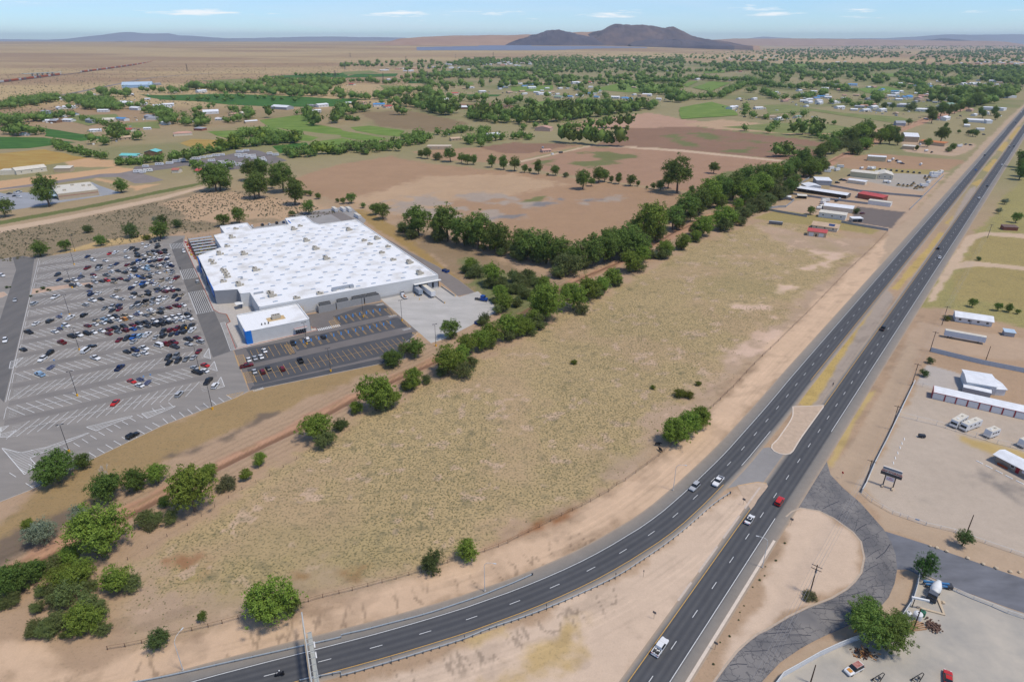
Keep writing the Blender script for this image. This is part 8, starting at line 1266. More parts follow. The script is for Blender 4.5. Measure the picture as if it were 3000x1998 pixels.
for x in (-1.8, 2.2):
 for s in (-.95, .95): o = obj('wheel', WHEEL, e); o.location = (x, s, .34)
for k in range(4): m = MB(); m.box((-2.2+k, random.uniform(-.4, .4), 1.3), (.7, .9, .6)); m.build('crate', mat('crate_brown', S(170, 130, 100), .9), e)
x, y = MISC['tractor'][0]; e = empty('truck_tractor', (x, y, .03), R(-25), 'blue truck tractor parked at the far corner of the loading yard', 'truck')
BLU = mat('truck_blue', (.015, .07, .30), .3, .05, 1)
m = MB(); m.box((1.6, 0, 1.9), (2.4, 2.4, 2.6), tz=.92); m.build('cab', BLU, e); m = MB(); m.box((3.5, 0, 1.25), (1.6, 2.1, 1.3), tz=.9); m.build('bonnet', BLU, e); m = MB(); m.box((-1.4, 0, .8), (4.2, 1.2, .35)); m.build('chassis', DARKSTEEL, e)
m = MB(); m.box((2.84, 0, 2.5), (.06, 2.0, .8)); m.build('windscreen', GLASS, e)
for x_ in (-2.6, -1.3, 3.4):
 for s in (-1, 1): o = obj('wheel', WHEEL, e); o.location = (x_, s, .5); o.scale = (1.4, 1.4, 1.4)
for i, (x, y) in enumerate(DUMPSTERS):
 e = empty('dumpster', (x, y, .02), AL+.4, ('blue dumpster on the service road, left of the pair', 'blue dumpster on the service road, right of the pair', 'blue dumpster beside the shrub at the yard corner')[i], 'dumpster', 'blue dumpsters')
 m = MB(); m.box((0, 0, .8), (2.6, 1.8, 1.4), tz=1.08); m.build('bin', mat('dumpster_blue', (.012, .06, .26), .5, .2, 2), e); m = MB(); m.box((0, 0, 1.54), (2.7, 1.9, .08)); m.build('lid', DARKSTEEL, e)
# caravans and motorhomes
def caravan(loc, rz, L, label, motor=False, group=None, detail=True, w=2.5, h=2.7):
 e = empty('motorhome' if motor else 'caravan', loc, rz, label, 'motorhome' if motor else 'caravan', group)
 m = MB(); z0 = .55
 prof = [(-L/2, z0), (L/2-.1, z0), (L/2, z0+1.0), (L/2-.35, z0+h), (-L/2+.15, z0+h), (-L/2, z0+h-.4)]
 n = len(prof); vs = [(x, -w/2, z) for x, z in prof] + [(x, w/2, z) for x, z in prof]
 m.add(vs, [tuple(range(n)), tuple(reversed(range(n, 2*n)))] + [(i, n+i, n+(i+1) % n, (i+1) % n) for i in range(n)]); m.build('body', TRW, e)
 m = MB(); m.box((-.1, 0, z0+h+.02), (L-.7, w-.15, .05)); m.build('roof', RC, e)
 if detail:
  for s in (-1, 1):
   for k in range(3): p = MB(); p.box((-L*.3+k*L*.26, s*(w/2+.01), z0+1.65), (.9, .05, .6)); p.build('window', GLASS, e)
  if motor: p = MB(); p.add([(L/2+.02, -w*.44, z0+1.05), (L/2+.02, w*.44, z0+1.05), (L/2-.28, w*.44, z0+2.3), (L/2-.28, -w*.44, z0+2.3)], [(0, 1, 2, 3)]); p.build('windscreen', GLASS, e)
  else: p = MB(); p.tube((L/2, 0, z0), (L/2+1.2, 0, .45), .06, .06, 6); p.build('drawbar', DARKSTEEL, e)
  for k in range(2): p = MB(); p.box((-L*.2+k*L*.4, 0, z0+h+.14), (.8, .7, .2)); p.build('vent', WHITE if k else UNITM, e)
 for x in ((-L*.25, L*.32) if motor else (-.45, .45)):
  for s in (-1, 1): o = obj('wheel', WHEEL, e); o.location = (x, s*(w/2-.15), .36)
 return e
for k, L, lab, mo in (('rvA', 8.5, 'white motorhome parked left beside a taller one in the storage yard', True), ('rvB', 9.5, 'large white motorhome with green windscreen in the storage yard', True), ('rvC', 5.5, 'small white caravan with dark roof box in the storage yard', False), ('rvD', 6, 'white enclosed trailer at the right edge of the storage yard', False)):
 a, b = Vector(MISC[k][0]), Vector(MISC[k][1]); d = a-b; c = (a+b)/2; caravan((c.x, c.y, .01), math.atan2(d.y, d.x), L, lab, mo)
proto = None
for i, (x, y) in enumerate(RVS):
 rz = R(12 + (i*37 % 11) - 5) if i < 15 else R(22); lab = 'white caravan in the caravan lot, %s from the left' % ordinal(1+sum(1 for q in RVS if q[0] < x))
 if proto is None: proto = caravan((x, y, .06), rz, 8, lab, False, 'caravans in the caravan lot'); o = proto
 else: o = copy_tree(proto)
 o.location = (x, y, .06); o.rotation_euler = (0, 0, rz + (PI if i % 3 == 0 else 0)); o.scale = (random.uniform(.8, 1.2), 1, random.uniform(.9, 1.1)); o['label'] = lab
x, y = MISC['trailer_black'][0]; e = empty('utility_trailer', (x, y, 0), R(-12), 'small black utility trailer with a white drawbar in the storage yard', 'trailer')
m = MB(); m.box((0, 0, .75), (2.2, 1.3, .9)); m.build('box', mat('trailer_black', (.03, .035, .045), .5, .2, 2), e); m = MB(); m.tube((-1.1, 0, .45), (-2.1, 0, .45), .06, .06, 6); m.build('drawbar', WHITE, e)
for s in (-1, 1): o = obj('wheel', WHEEL, e); o.location = (0, s*.7, .33)
a, b = (Vector(p) for p in MISC['long_trailer']); c = (a+b)/2; d = b-a
e = box_trailer((c.x, c.y, 0), math.atan2(d.y, d.x), d.length, 2.3, 1.9, .6, 'grey gooseneck stock trailer parked at the north end of the field', 'stock_trailer', mat('trailer_steel', S(120, 122, 128), .5, .1, .8), RG)
# yard clutter beside the highway, each thing on its own
cnt = {}
for k, x, y in YARD_ITEMS:
 cnt[k] = cnt.get(k, 0) + 1; i = cnt[k]; rz = R((i*47) % 90 - 20)
 if k == 't': caravan((x, y, .02), rz, 7.5, 'white trailer in the highway yards, %s of those listed from the left' % ordinal(1+sum(1 for q in YARD_ITEMS if q[0] == k and q[1] < x)), False, 'trailers in the highway yards', False)
 elif k == 'w':
  e = empty('storage_tank', (x, y, .02), rz, 'rounded white tank in the highway yards, %s from the left' % ordinal(1+sum(1 for q in YARD_ITEMS if q[0] == k and q[1] < x)), 'tank', 'white tanks in the highway yards'); m = MB(); m.tube((-2, 0, 1.5), (2, 0, 1.5), 1.3, 1.3, 12); m.build('shell', OFFW, e); m = MB(); m.box((0, 0, .2), (3, 1.6, .4)); m.build('cradle', DARKSTEEL, e)
 elif k == 'e':
  e = empty('loader', (x, y, .02), rz, 'tan and black machine parked in the equipment yard, %s from the left' % ordinal(1+sum(1 for q in YARD_ITEMS if q[0] == k and q[1] < x)), 'machine', 'machines in the equipment yard'); m = MB(); m.box((0, 0, 1.0), (3.6, 1.6, 1.0), tz=.85); m.build('body', mat('machine_tan', S(190, 160, 110), .7), e); m = MB(); m.box((-.4, 0, 2.0), (1.4, 1.4, 1.2), tz=.85); m.build('cab', GLASS, e); m = MB(); m.tube((1.6, 0, 1.2), (3.6, 0, .6), .18, .18, 6); m.build('arm', DARKSTEEL, e)
  for x_ in (-1.2, 1.2):
   for s in (-.85, .85): o = obj('wheel', WHEEL, e); o.location = (x_, s, .45); o.scale = (1.3, 1.3, 1.3)
 else: vehicle('p' if i % 2 else 'u', 'kdng'[i % 4], (x, y, .02), rz, '%s vehicle parked among the highway yards, %s from the left' % (PAINT['kdng'[i % 4]][0], ordinal(1+sum(1 for q in YARD_ITEMS if q[0] == k and q[1] < x))), 'vehicles in the highway yards')
for i, P in enumerate(YARD_WALLS): rail_fence('block_wall', 'grey block wall in the highway yards, %s from the canal' % ordinal(i+1), 'wall', P, 1.9, GREYW, ((1.9, .08),), .3, 8, mat('block_grey', S(164, 166, 168), .9, .08, .8), 'grey walls of the highway yards')
# mixer truck
a, b = Vector(MISC['mixer'][0]), Vector(MISC['mixer'][1]); d = a-b; rz = math.atan2(d.y, d.x); c = (a+b)/2
e = empty('mixer_truck', (c.x, c.y, .02), rz, 'concrete mixer truck with white drum and grey cab in the gravel yard', 'truck')
m = MB(); m.box((-.6, 0, .9), (6.8, 1.1, .35)); m.build('chassis', DARKSTEEL, e)
m = MB(); m.box((2.3, 0, 1.85), (1.6, 2.3, 1.9), tz=.9); m.build('cab', mat('cab_grey', S(96, 100, 108), .4, .1, 1), e)
m = MB(); m.box((3.16, 0, 2.2), (.05, 1.9, .8)); m.build('windscreen', GLASS, e); m = MB(); m.box((3.2, 0, 1.1), (.2, 2.2, .6)); m.build('grille', DARKSTEEL, e)
m = MB(); prof = [(1.2, .35), (.9, .95), (.1, 1.25), (-1.2, 1.2), (-2.6, .8), (-3.3, .5)]
for (x0, r0), (x1, r1) in zip(prof[:-1], prof[1:]): m.tube((x0, 0, 2.15-.12*(x0-1.2)), (x1, 0, 2.15-.12*(x1-1.2)), r0, r1, 16, caps=(x0 == 1.2 or x1 == -3.3))
m.build('drum', WHITE, e, True); m = MB(); m.box((-3.5, 0, 2.5), (.8, 1.0, .5)); m.build('chute', STEEL, e)
for x_ in (-2.6, -1.4, 2.4):
 for s in (-1.05, 1.05): o = obj('wheel', WHEEL, e); o.location = (x_, s, .48); o.scale = (1.4, 1.2, 1.4)
a, b = (Vector(p) for p in MISC['blue_lift']); c = (a+b)/2; d = b-a; e = empty('boom_lift', (c.x, c.y, .02), math.atan2(d.y, d.x), 'folded blue boom lift lying along the white driveway fence', 'machine')
m = MB(); m.box((0, .1, 1.3), (6.4, .5, .5)); m.box((.3, -.5, .9), (6.0, .4, .4)); m.build('boom', mat('lift_blue', S(74, 130, 180), .5, .1, 1), e); m = MB(); m.box((1.2, .6, 1.0), (3.0, .4, .35)); m.build('jib', mat('lift_red', S(170, 60, 76), .5), e)
m = MB(); m.box((3.3, 0, .7), (1.4, 1.5, 1.0)); m.build('engine', DARKSTEEL, e)
for x_ in (-2.6, 3.2):
 for s in (-.7, .7): o = obj('wheel', WHEEL, e); o.location = (x_, s, .36)
for k, r, h, c, lab in (('tank_white', 1.05, 2.2, OFFW, 'large white plastic tank beside the brown pole'), ('tank_white2', .7, 1.7, OFFW, 'smaller white plastic tank near the corrugated wall'), ('tank_green', .75, 1.7, mat('tank_green', (.03, .14, .08), .5), 'green plastic tank right of the white tanks')):
 x, y = MISC[k][0]; e = empty('water_tank', (x, y, .02), 0, lab, 'tank'); m = MB(); m.tube((0, 0, 0), (0, 0, h*.85), r, r, 16); m.tube((0, 0, h*.85), (0, 0, h), r, r*.6, 16); m.build('shell', c, e, False); m = MB(); m.tube((0, 0, h), (0, 0, h+.08), .22, .22, 10); m.build('cap', DARKSTEEL, e)
x, y = MISC['pile'][0]; m = MB(); r3 = random.Random(9)
for k in range(240): m.box((r3.gauss(0, .8), r3.gauss(0, .8), abs(r3.gauss(.25, .25))), (r3.uniform(.15, .4),)*3, r3.random()*3, 0)
o = m.build('rubble_pile', mat('rubble', S(116, 92, 80), .95, .3, 2)); o.location = (x, y, 0); tag(o, 'square heap of brown rubble below the mixer truck', 'rubble', kind='stuff')
for k in range(6):
 m = MB(); m.box((0, 0, .16), (5.5-k*.4, .26, .26)); o = m.build('timber_beam', mat('old_timber', S(176, 138, 104), .9, .2, 1.5)); o.location = (x-4.6+.2*k, y+.2+.55*k-1.4, .0 + .02*k); o.rotation_euler = (0, 0, R(8+3*k)); tag(o, 'weathered timber beam lying beside the rubble heap, %s from below' % ordinal(k+1), 'timber', 'timber beams by the rubble heap')
x, y = MISC['sign_beam'][0]; e = empty('sign_board', (x, y, .02), R(-18), 'white sign beam on a dark post left of the mixer truck', 'sign'); m = MB(); m.tube((0, 0, 0), (0, 0, 3.2), .12, .12, 8); m.build('post', DARKSTEEL, e); m = MB(); m.box((1.2, 0, 3.3), (4.0, .5, .45)); m.build('beam', WHITE, e)
for k, lab in (('black_a', 'black tractor frame at the bottom edge left of the red car'), ('black_b', 'black machine frame at the bottom edge right of the red car')):
 x, y = MISC[k][0]; e = empty('machine_frame', (x, y, .02), R(30), lab, 'machine'); m = MB(); m.tube((-1.5, -.7, .5), (1.4, -.2, 1.4), .09, .09, 6); m.tube((-1.5, .7, .5), (1.4, .2, 1.4), .09, .09, 6); m.tube((1.4, -.2, 1.4), (1.4, .2, 1.4), .09, .09, 6); m.tube((-1.5, -.7, .5), (-1.5, .7, .5), .09, .09, 6); m.build('frame', mat('gloss_black', (0, 0, 0)), e)
 m = MB(); m.tube((0, 0, .6), (0, 0, 1.0), .3, .3, 10); m.build('motor', DARKSTEEL, e)
 for s in (-.7, .7): o = obj('wheel', WHEEL, e); o.location = (-1.2, s, .34)
# mixer pad kerb, scrap heap near the wall
a = Vector(MISC['mixer'][0]); kerb('yard_pad_kerb', [(a.x-4.0, a.y-1.2), (a.x+1.6, a.y-3.6), (a.x+3.2, a.y+1.6)], False, .7, .35, mat('stone_footing', (0, 0, 0)))
sx, sy = CORR_WALL[4][0]+5.5, CORR_WALL[4][1]-1.5
m = MB()
for k in range(70): m.box((r3.gauss(0, 1.3), r3.gauss(0, .7), abs(r3.gauss(.2, .2))), (r3.uniform(.2, 1.2), r3.uniform(.1, .3), r3.uniform(.1, .35)), r3.random()*3, r3.randrange(3))
o = m.build('scrap_heap', [mat('scrap_wood', (0, 0, 0)), mat('scrap_dark', (0, 0, 0)), RUST]); o.location = (sx, sy, 0); tag(o, 'heap of scrap metal and wood inside the corrugated wall', 'scrap', kind='stuff')
# shopping carts in their corrals
CART = mat('cart_metal', S(120, 128, 160), .5, .1, 2, metal=.3)
cm = MB(); 
for z, k in ((.55, 1), (.95, 1.1)):
 for s in (-1, 1): cm.tube((-.4, s*.26*k, z), (.45, s*.28*k, z+.05), .015, .015, 4); 
 cm.tube((.45, -.3, z), (.45, .3, z), .015, .015, 4); cm.tube((-.4, -.27, z), (-.4, .27, z), .015, .015, 4)
cm.box((0, 0, .56), (.8, .5, .02)); cm.box((0, 0, .12), (.8, .45, .03))
for s in (-1, 1): cm.box((0, s*.27, .75), (.84, .015, .38))
cm = cm.mesh('cart', [CART])
cr = MB()
for s in (-1.1, 1.1):
 cr.tube((-2.4, s, .9), (2.4, s, .9), .04, .04, 6)
 for x in (-2.4, 0, 2.4): cr.tube((x, s, 0), (x, s, .9), .04, .04, 6)
cr = cr.mesh('corral_rail', [STEEL])
for i, (x, y) in enumerate(CARTS):
 e = empty('cart_corral', (x, y, .03), AL + (R(58) if i % 2 else -R(58)), 'metal cart corral with grey-blue trolleys in the lot, %s from the right' % ordinal(1+sum(1 for q in CARTS if q[0] > x)), 'cart corral', 'cart corrals in the store lot')
 obj('rail', cr, e); m = MB(); m.tube((2.5, 0, 0), (2.5, 0, 2.6), .04, .04, 6); m.build('sign_post', STEEL, e); m = MB(); m.box((2.5, 0, 2.7), (.06, .7, .7)); m.build('sign_plate', mat('corral_sign_blue', S(130, 178, 230), .6), e)
 for k in range(10): o = obj('cart', cm, e); o.location = (-2+(k % 5)*.75+random.uniform(-.1, .1), (-.5 if k < 5 else .5), 0); o.rotation_euler = (0, 0, random.uniform(-.15, .15))
# cattle beside the field clump
cw = [(-.8, 0, 1.05), (-.2, 0, 1.0), (.5, 0, 1.1), (.95, 0, 1.2), (1.3, 0, 1.05), (1.55, 0, .95), (.55, .25, .6), (.55, .25, .06), (.55, -.25, .6), (.55, -.25, .06), (-.75, .25, .62), (-.7, .25, .06), (-.75, -.25, .62), (-.7, -.25, .06), (-1.05, 0, .7)]
ce = [(0, 1), (1, 2), (2, 3), (3, 4), (4, 5), (2, 6), (6, 7), (2, 8), (8, 9), (0, 10), (10, 11), (0, 12), (12, 13), (0, 14)]
cowm = skin('cow', cw, ce, [.34, .40, .38, .22, .17, .11, .12, .06, .12, .06, .14, .06, .14, .06, .03], mat('cow_hide', (.012, .01, .01), .8, .2, 3))
for i, (x, y) in enumerate(MISC['cows']): o = obj('cow', cowm); o.location = (x, y, 0); o.rotation_euler = (0, 0, i*2.0); tag(o, ('black cow standing left of the shrub clump by the field fence', 'black cow standing just below its companion by the field fence')[i], 'cow', 'cattle by the field fence')
# ================================================================ trees
def leaf_mat(name, c, hue=.5):
 m, nt, b = nt_new(name); N, L = nt.nodes, nt.links
 b.inputs['Roughness'].default_value = .7; b.inputs['Specular IOR Level'].default_value = .2
 g = N.new('ShaderNodeNewGeometry'); oi = N.new('ShaderNodeObjectInfo')
 n = N.new('ShaderNodeTexNoise'); n.inputs['Scale'].default_value = .05; n.inputs['Detail'].default_value = 2; L.new(g.outputs['Position'], n.inputs['Vector'])
 a = N.new('ShaderNodeMath'); a.operation = 'MULTIPLY_ADD'; L.new(g.outputs['Random Per Island'], a.inputs[0]); a.inputs[1].default_value = .55; a.inputs[2].default_value = .42
 a2 = N.new('ShaderNodeMath'); a2.operation = 'MULTIPLY_ADD'; L.new(oi.outputs['Random'], a2.inputs[0]); a2.inputs[1].default_value = .4; L.new(a.outputs[0], a2.inputs[2])
 a3 = N.new('ShaderNodeMath'); a3.operation = 'MULTIPLY_ADD'; L.new(n.outputs[0], a3.inputs[0]); a3.inputs[1].default_value = .35; L.new(a2.outputs[0], a3.inputs[2])
 v = N.new('ShaderNodeVectorMath'); v.operation = 'SCALE'; v.inputs[0].default_value = c; L.new(a3.outputs[0], v.inputs['Scale'])
 hs = N.new('ShaderNodeHueSaturation'); L.new(v.outputs[0], hs.inputs['Color'])
 h = N.new('ShaderNodeMath'); h.operation = 'MULTIPLY_ADD'; L.new(oi.outputs['Random'], h.inputs[0]); h.inputs[1].default_value = .03; h.inputs[2].default_value = .485; L.new(h.outputs[0], hs.inputs['Hue'])
 L.new(hs.outputs[0], b.inputs['Base Color'])
 tr = N.new('ShaderNodeBsdfTranslucent'); L.new(hs.outputs[0], tr.inputs['Color']); ms = N.new('ShaderNodeMixShader'); ms.inputs[0].default_value = .30
 out = next(x for x in N if x.type == 'OUTPUT_MATERIAL'); L.new(b.outputs[0], ms.inputs[1]); L.new(tr.outputs[0], ms.inputs[2]); L.new(ms.outputs[0], out.inputs[0])
 return m
LEAF = {'a': leaf_mat('leaf_bright', (.190, .262, .042)), 'b': leaf_mat('leaf_dark', (.112, .178, .036)), 'c': leaf_mat('leaf_mid', (.145, .215, .042)), 'd': leaf_mat('leaf_olive', (.098, .138, .042)), 'h': leaf_mat('leaf_scrub', (.155, .188, .062)), 'k': leaf_mat('leaf_cotton', (.150, .212, .045)),
  's': leaf_mat('leaf_silver', (.215, .250, .165)), 'o': leaf_mat('leaf_pale', (.150, .155, .070)), 'y': leaf_mat('leaf_yellow', (.140, .165, .022)), 'w': leaf_mat('leaf_willow', (.150, .220, .046)), 'p': leaf_mat('leaf_poplar', (.070, .135, .030)), 'e': leaf_mat('leaf_elm', (.110, .160, .045))}
BARK = mat('bark', S(112, 98, 84), .95, .25, 2)
def leaf_mesh(name, C_, Nn, size, m, rs):
 n = len(C_); rv = rs.normal(size=(n, 3)); nrm = Nn + rv*.55; nrm /= np.linalg.norm(nrm, axis=1)[:, None] + 1e-9
 t = np.cross(nrm, rs.normal(size=(n, 3))); t /= np.linalg.norm(t, axis=1)[:, None] + 1e-9; b = np.cross(nrm, t)
 s = size*rs.uniform(.6, 1.35, size=(n, 1)); asp = rs.uniform(.55, 1.0, size=(n, 1))
 v = np.stack([C_ - t*s, C_ + b*s*asp*.8 - t*s*.1, C_ + t*s, C_ - b*s*asp*.8 + t*s*.15], 1).reshape(-1, 3).astype(np.float32)
 me = bpy.data.meshes.new(name); me.vertices.add(len(v)); me.vertices.foreach_set('co', v.ravel())
 idx = np.arange(n*4, dtype=np.int32); me.loops.add(n*4); me.loops.foreach_set('vertex_index', idx)
 me.polygons.add(n); me.polygons.foreach_set('loop_start', idx[::4].copy()); me.update(calc_edges=True); me.materials.append(m); return me
SHAPE = {  # height/width, crown base fraction, lobe count, lobe radius, flat, visible trunk
 'a': (.98, .06, 20, .22), 'b': (.90, .05, 18, .22), 'c': (.92, .10, 15, .24), 'd': (.74, .0, 16, .23), 'h': (.72, .0, 20, .18), 'k': (1.10, .12, 20, .20), 's': (.78, .04, 15, .22), 'o': (.5, .0, 14, .2), 'y': (.62, .0, 9, .27), 'w': (.92, .10, 18, .23), 'p': (1.55, .08, 14, .26), 'e': (1.2, .10, 16, .22)}
def crown(kind, seed, count, leaf, W_=10.0):
 rs = np.random.RandomState(seed); hr, base, nl, lr = SHAPE[kind]; H_ = W_*hr
 cs, rad = [], []
 for i in range(nl):
  for tries in range(40):
   p = rs.uniform(-1, 1, 3)
   if kind == 'p':
    zz = (p[2]+1)/2; lim = 1.0 - .80*zz
    if np.hypot(p[0], p[1]) < lim: break
   elif np.linalg.norm(p) < 1 and (np.linalg.norm(p) > .45 or i < 3): break
  z0 = H_*base; r = W_*lr*rs.uniform(.55, 1.28)
  if kind == 'p': r *= (1.15 - .6*(p[2]+1)/2)
  cz = z0 + r*.75 + (p[2]+1)/2*(H_ - z0 - r*1.6)
  wide = (W_/2 - r*.85)
  cs.append((p[0]*wide, p[1]*wide, cz)); rad.append(r)
 cs = np.array(cs); rad = np.array(rad); w = rad**2/np.sum(rad**2)
 ns = max(40, count//26); pick = rs.choice(nl, ns, p=w); d0 = rs.normal(size=(ns, 3)); d0[:, 2] += .25; d0 /= np.linalg.norm(d0, axis=1)[:, None]
 rr = rad[pick][:, None]*np.clip(rs.normal(.86, .26, size=(ns, 1)), .2, 1.55)
 sc_ = cs[pick] + d0*rr*np.array([1, 1, .85]); j = rs.choice(ns, count); sp = W_*.052*rs.uniform(.5, 1.3, size=(ns, 1))
 dl_ = rs.normal(size=(count, 3)); C_ = sc_[j] + dl_*sp[j]*.62*np.array([1, 1, .8]); d = d0[j]*.6 + dl_*.35
 C_[:, 2] = np.maximum(C_[:, 2], .1)
 return C_, d, cs, rad, H_
def trunk_mesh(kind, seed, cs, rad, H_, W_):
 r = random.Random(seed); m = MB(); tr = W_*.028; top = H_*(.34 if kind not in 'pk' else .5)
 bend = (r.uniform(-.3, .3), r.uniform(-.3, .3)); mid = Vector((bend[0], bend[1], top*.5)); tp = Vector((bend[0]*1.6, bend[1]*1.6, top))
 m.tube((0, 0, -.2), mid, tr*1.35, tr, 7); m.tube(mid, tp, tr, tr*.75, 7)
 for i in range(min(6, len(cs))):
  c = Vector(cs[i]); q = tp.lerp(c, .5) + Vector((0, 0, .2)); m.tube(tp.lerp(mid, r.uniform(0, .6)), q, tr*.5, tr*.34, 5); m.tube(q, c, tr*.34, tr*.12, 5)
 return m.mesh('trunk', [BARK])
PT = {}
def tree_protos(kind, n, count, leaf, tag_):
 out = []
 for i in range(n):
  sd = ord(kind)*31 + i*7 + len(tag_)
  C_, d, cs, rad, H_ = crown(kind, sd, count, leaf)
  out.append((trunk_mesh(kind, sd, cs, rad, H_, 10.0), leaf_mesh('crown', C_, d, leaf, LEAF[kind], np.random.RandomState(sd))))
 return out
for k in SHAPE:
 nv = {'a': 4, 'b': 2, 'k': 4, 'h': 3, 'c': 2, 'd': 3, 'w': 2}.get(k, 1)
 PT[k] = tree_protos(k, nv, 12000 if k in 'abkw' else 9000, .178 if k not in 'sohd' else .155, 'near')
KN = {'a': ('cottonwood_tree', 'bright green leafy tree'), 'b': ('elm_tree', 'dark green dense tree'), 'c': ('shade_tree', 'compact round green tree'), 'd': ('bush', 'olive green bush'), 'h': ('shrub', 'scrubby dull green shrub'), 'k': ('cottonwood_tree', 'dark green cottonwood'),
   's': ('olive_tree', 'silvery grey-green tree'), 'o': ('shrub', 'pale dry green shrub'), 'y': ('bush', 'low yellow-green bush'), 'w': ('willow_tree', 'feathery green willow-like tree'), 'p': ('poplar_tree', 'pointed dark green tree'), 'e': ('elm_tree', 'ragged upright green tree')}
DENSE = ('canal line', 'cottonwood grove', 'canal bank beside', 'thicket', 'canal bank below', 'far end')
fill = []
for t in TREES:
 if t[0].startswith(DENSE):
  q = random.Random(int(t[1]*17 + t[2]*5))
  for j in range(2 if t[2] > 330 else 1): fill.append(('below ' + t[0], round(t[1] + q.uniform(-.5, .5)*t[3], 1), round(t[2] + q.uniform(-.45, .45)*t[3], 1), t[3]*q.uniform(.5, .8), 'h'))
TREES = tuple(TREES) + tuple(fill)
groups = {}
for t in TREES: groups.setdefault((t[0], t[4]), []).append(t)
for (g, k), L_ in groups.items():
 L_ = sorted(L_, key=lambda t: t[1])
 for i, (_, x, y, w, kind) in enumerate(L_):
  nm, ds = KN[kind]; rs_ = random.Random(int(x*13+y*7)); v = rs_.randrange(len(PT[kind])); tm, lm = PT[kind][v]
  single = len(L_) == 1
  lab = ('%s, %s' % (ds, g if g.startswith(('single', 'open')) else g)) if single else '%s, %s from the left: %s' % (ds, ordinal(i+1), g)
  e = empty(nm, (x, y, 0), rs_.random()*6.28, lab, 'shrub' if 'shrub' in nm or 'bush' in nm else 'tree', 'trees: '+g)
  s = w/10.0*(1.42 if g.startswith(('canal line', 'cottonwood grove', 'far end')) else (1.02 if y < 330 else 1.2) if kind in 'kah' else 1.05); e.scale = (s, s, s*rs_.uniform(.9, 1.12))
  obj('trunk', tm, e); obj('crown', lm, e)
# bare branches showing through one crown, dead shrub
x, y = MISC['dead_tree'][0]; m = MB(); r3 = random.Random(4)
def branch(m, p, d, l, r, n):
 q = p + d*l; m.tube(p, q, r, r*.65, 5)
 if n:
  for i in range(3): branch(m, q, (d + Vector((r3.uniform(-.7, .7), r3.uniform(-.7, .7), r3.uniform(-.1, .4)))).normalized(), l*.72, r*.6, n-1)
branch(m, Vector((0, 0, 0)), Vector((.1, 0, 1)), 2.6, .16, 4); o = m.build('dead_tree', mat('dead_wood', S(196, 188, 176), .9, .1, 2)); o.location = (x, y, 0); o.scale = (1, 1, 1.1); tag(o, 'bare pale dead branches rising through the dark tree by the canal', 'tree')
for i, (x, y) in enumerate(LOT_BUSHES):
 tm, lm = PT['d'][i % 3]; e = empty('bush', (x, y, .1), i, 'low green bush on the planting islands of the lot, %s from the right' % ordinal(1+sum(1 for q in LOT_BUSHES if q[0] > x)), 'shrub', 'bushes on the lot islands'); s = (.34, .22, .16, .2, .2, .24, .16)[i]; e.scale = (s, s, s*.8); obj('trunk', tm, e); obj('crown', lm, e)
x, y = MISC['bush_pole'][0]; tm, lm = PT['o'][0]; e = empty('shrub', (x, y, 0), 0, 'dry pale shrub around the foot of the wooden utility pole', 'shrub'); e.scale = (.55, .45, .35); obj('trunk', tm, e); obj('crown', lm, e)
# small weeds along the gutter and the lot verge
r3 = random.Random(12); wl_ = [p for p in offset(catmull([q for q in nbp if q.y < FR_IN[0][1]], 3.2), 8.2)]
n = 0
for p in wl_:
 if r3.random() < .62:
  tm, lm = PT['d'][n % 3]; e = empty('weed', (p.x + r3.uniform(-.4, 2.4), p.y + r3.uniform(-.8, .8), 0), r3.random()*6, 'small green weed sprouting behind the gutter kerb of the northbound road', 'weed', 'weeds behind the gutter kerb'); s = r3.uniform(.035, .10); e.scale = (s, s, s*.7); obj('crown', lm, e); n += 1
# rows of trees beyond: the largest are single trees, the rest one woodland
rs = np.random.RandomState(11); allrow = []
ICO = bmesh.new(); bmesh.ops.create_icosphere(ICO, subdivisions=1, radius=1.0)
IV = np.array([v.co[:] for v in ICO.verts]); IF = np.array([[v.index for v in f.verts] for f in ICO.faces]); ICO.free()
def quads_tris(name, C_, Nn, size, m, cores, k=.72):
 """leaf sprays plus a lumpy inner mass for each crown"""
 lm = leaf_mesh(name, C_, Nn, size, m, rs); n = len(lm.vertices); lv = np.empty(n*3, np.float32); lm.vertices.foreach_get('co', lv); lv = lv.reshape(-1, 3)
 V = [lv]; T = []; o = n
 for x, y, w, hh in cores:
  b_ = IV*rs.uniform(.75, 1.12, size=(len(IV), 1))*np.array([w/2*k, w/2*k, hh/2*k]) + np.array([x, y, hh*.52]); V.append(b_.astype(np.float32)); T.append(IF + o); o += len(IV)
 V = np.concatenate(V); T = np.concatenate(T).astype(np.int32) if T else np.zeros((0, 3), np.int32); q = np.arange(n, dtype=np.int32)
 me = bpy.data.meshes.new(name); me.vertices.add(len(V)); me.vertices.foreach_set('co', V.ravel()); li = np.concatenate([q, T.ravel()]); me.loops.add(len(li)); me.loops.foreach_set('vertex_index', li)
 st = np.concatenate([np.arange(0, n, 4), n + np.arange(0, T.size, 3)]).astype(np.int32); me.polygons.add(len(st)); me.polygons.foreach_set('loop_start', st); me.update(calc_edges=True); me.materials.append(m); bpy.data.meshes.remove(lm); return me
def mid_tree(k, i):
 C_, d, cs, rad, H_ = crown(k, 500+i*3+ord(k), 620, .8)
 return quads_tris('crown', C_, d, .5, LEAF[k], [(0, 0, 8.4, H_*.86)])
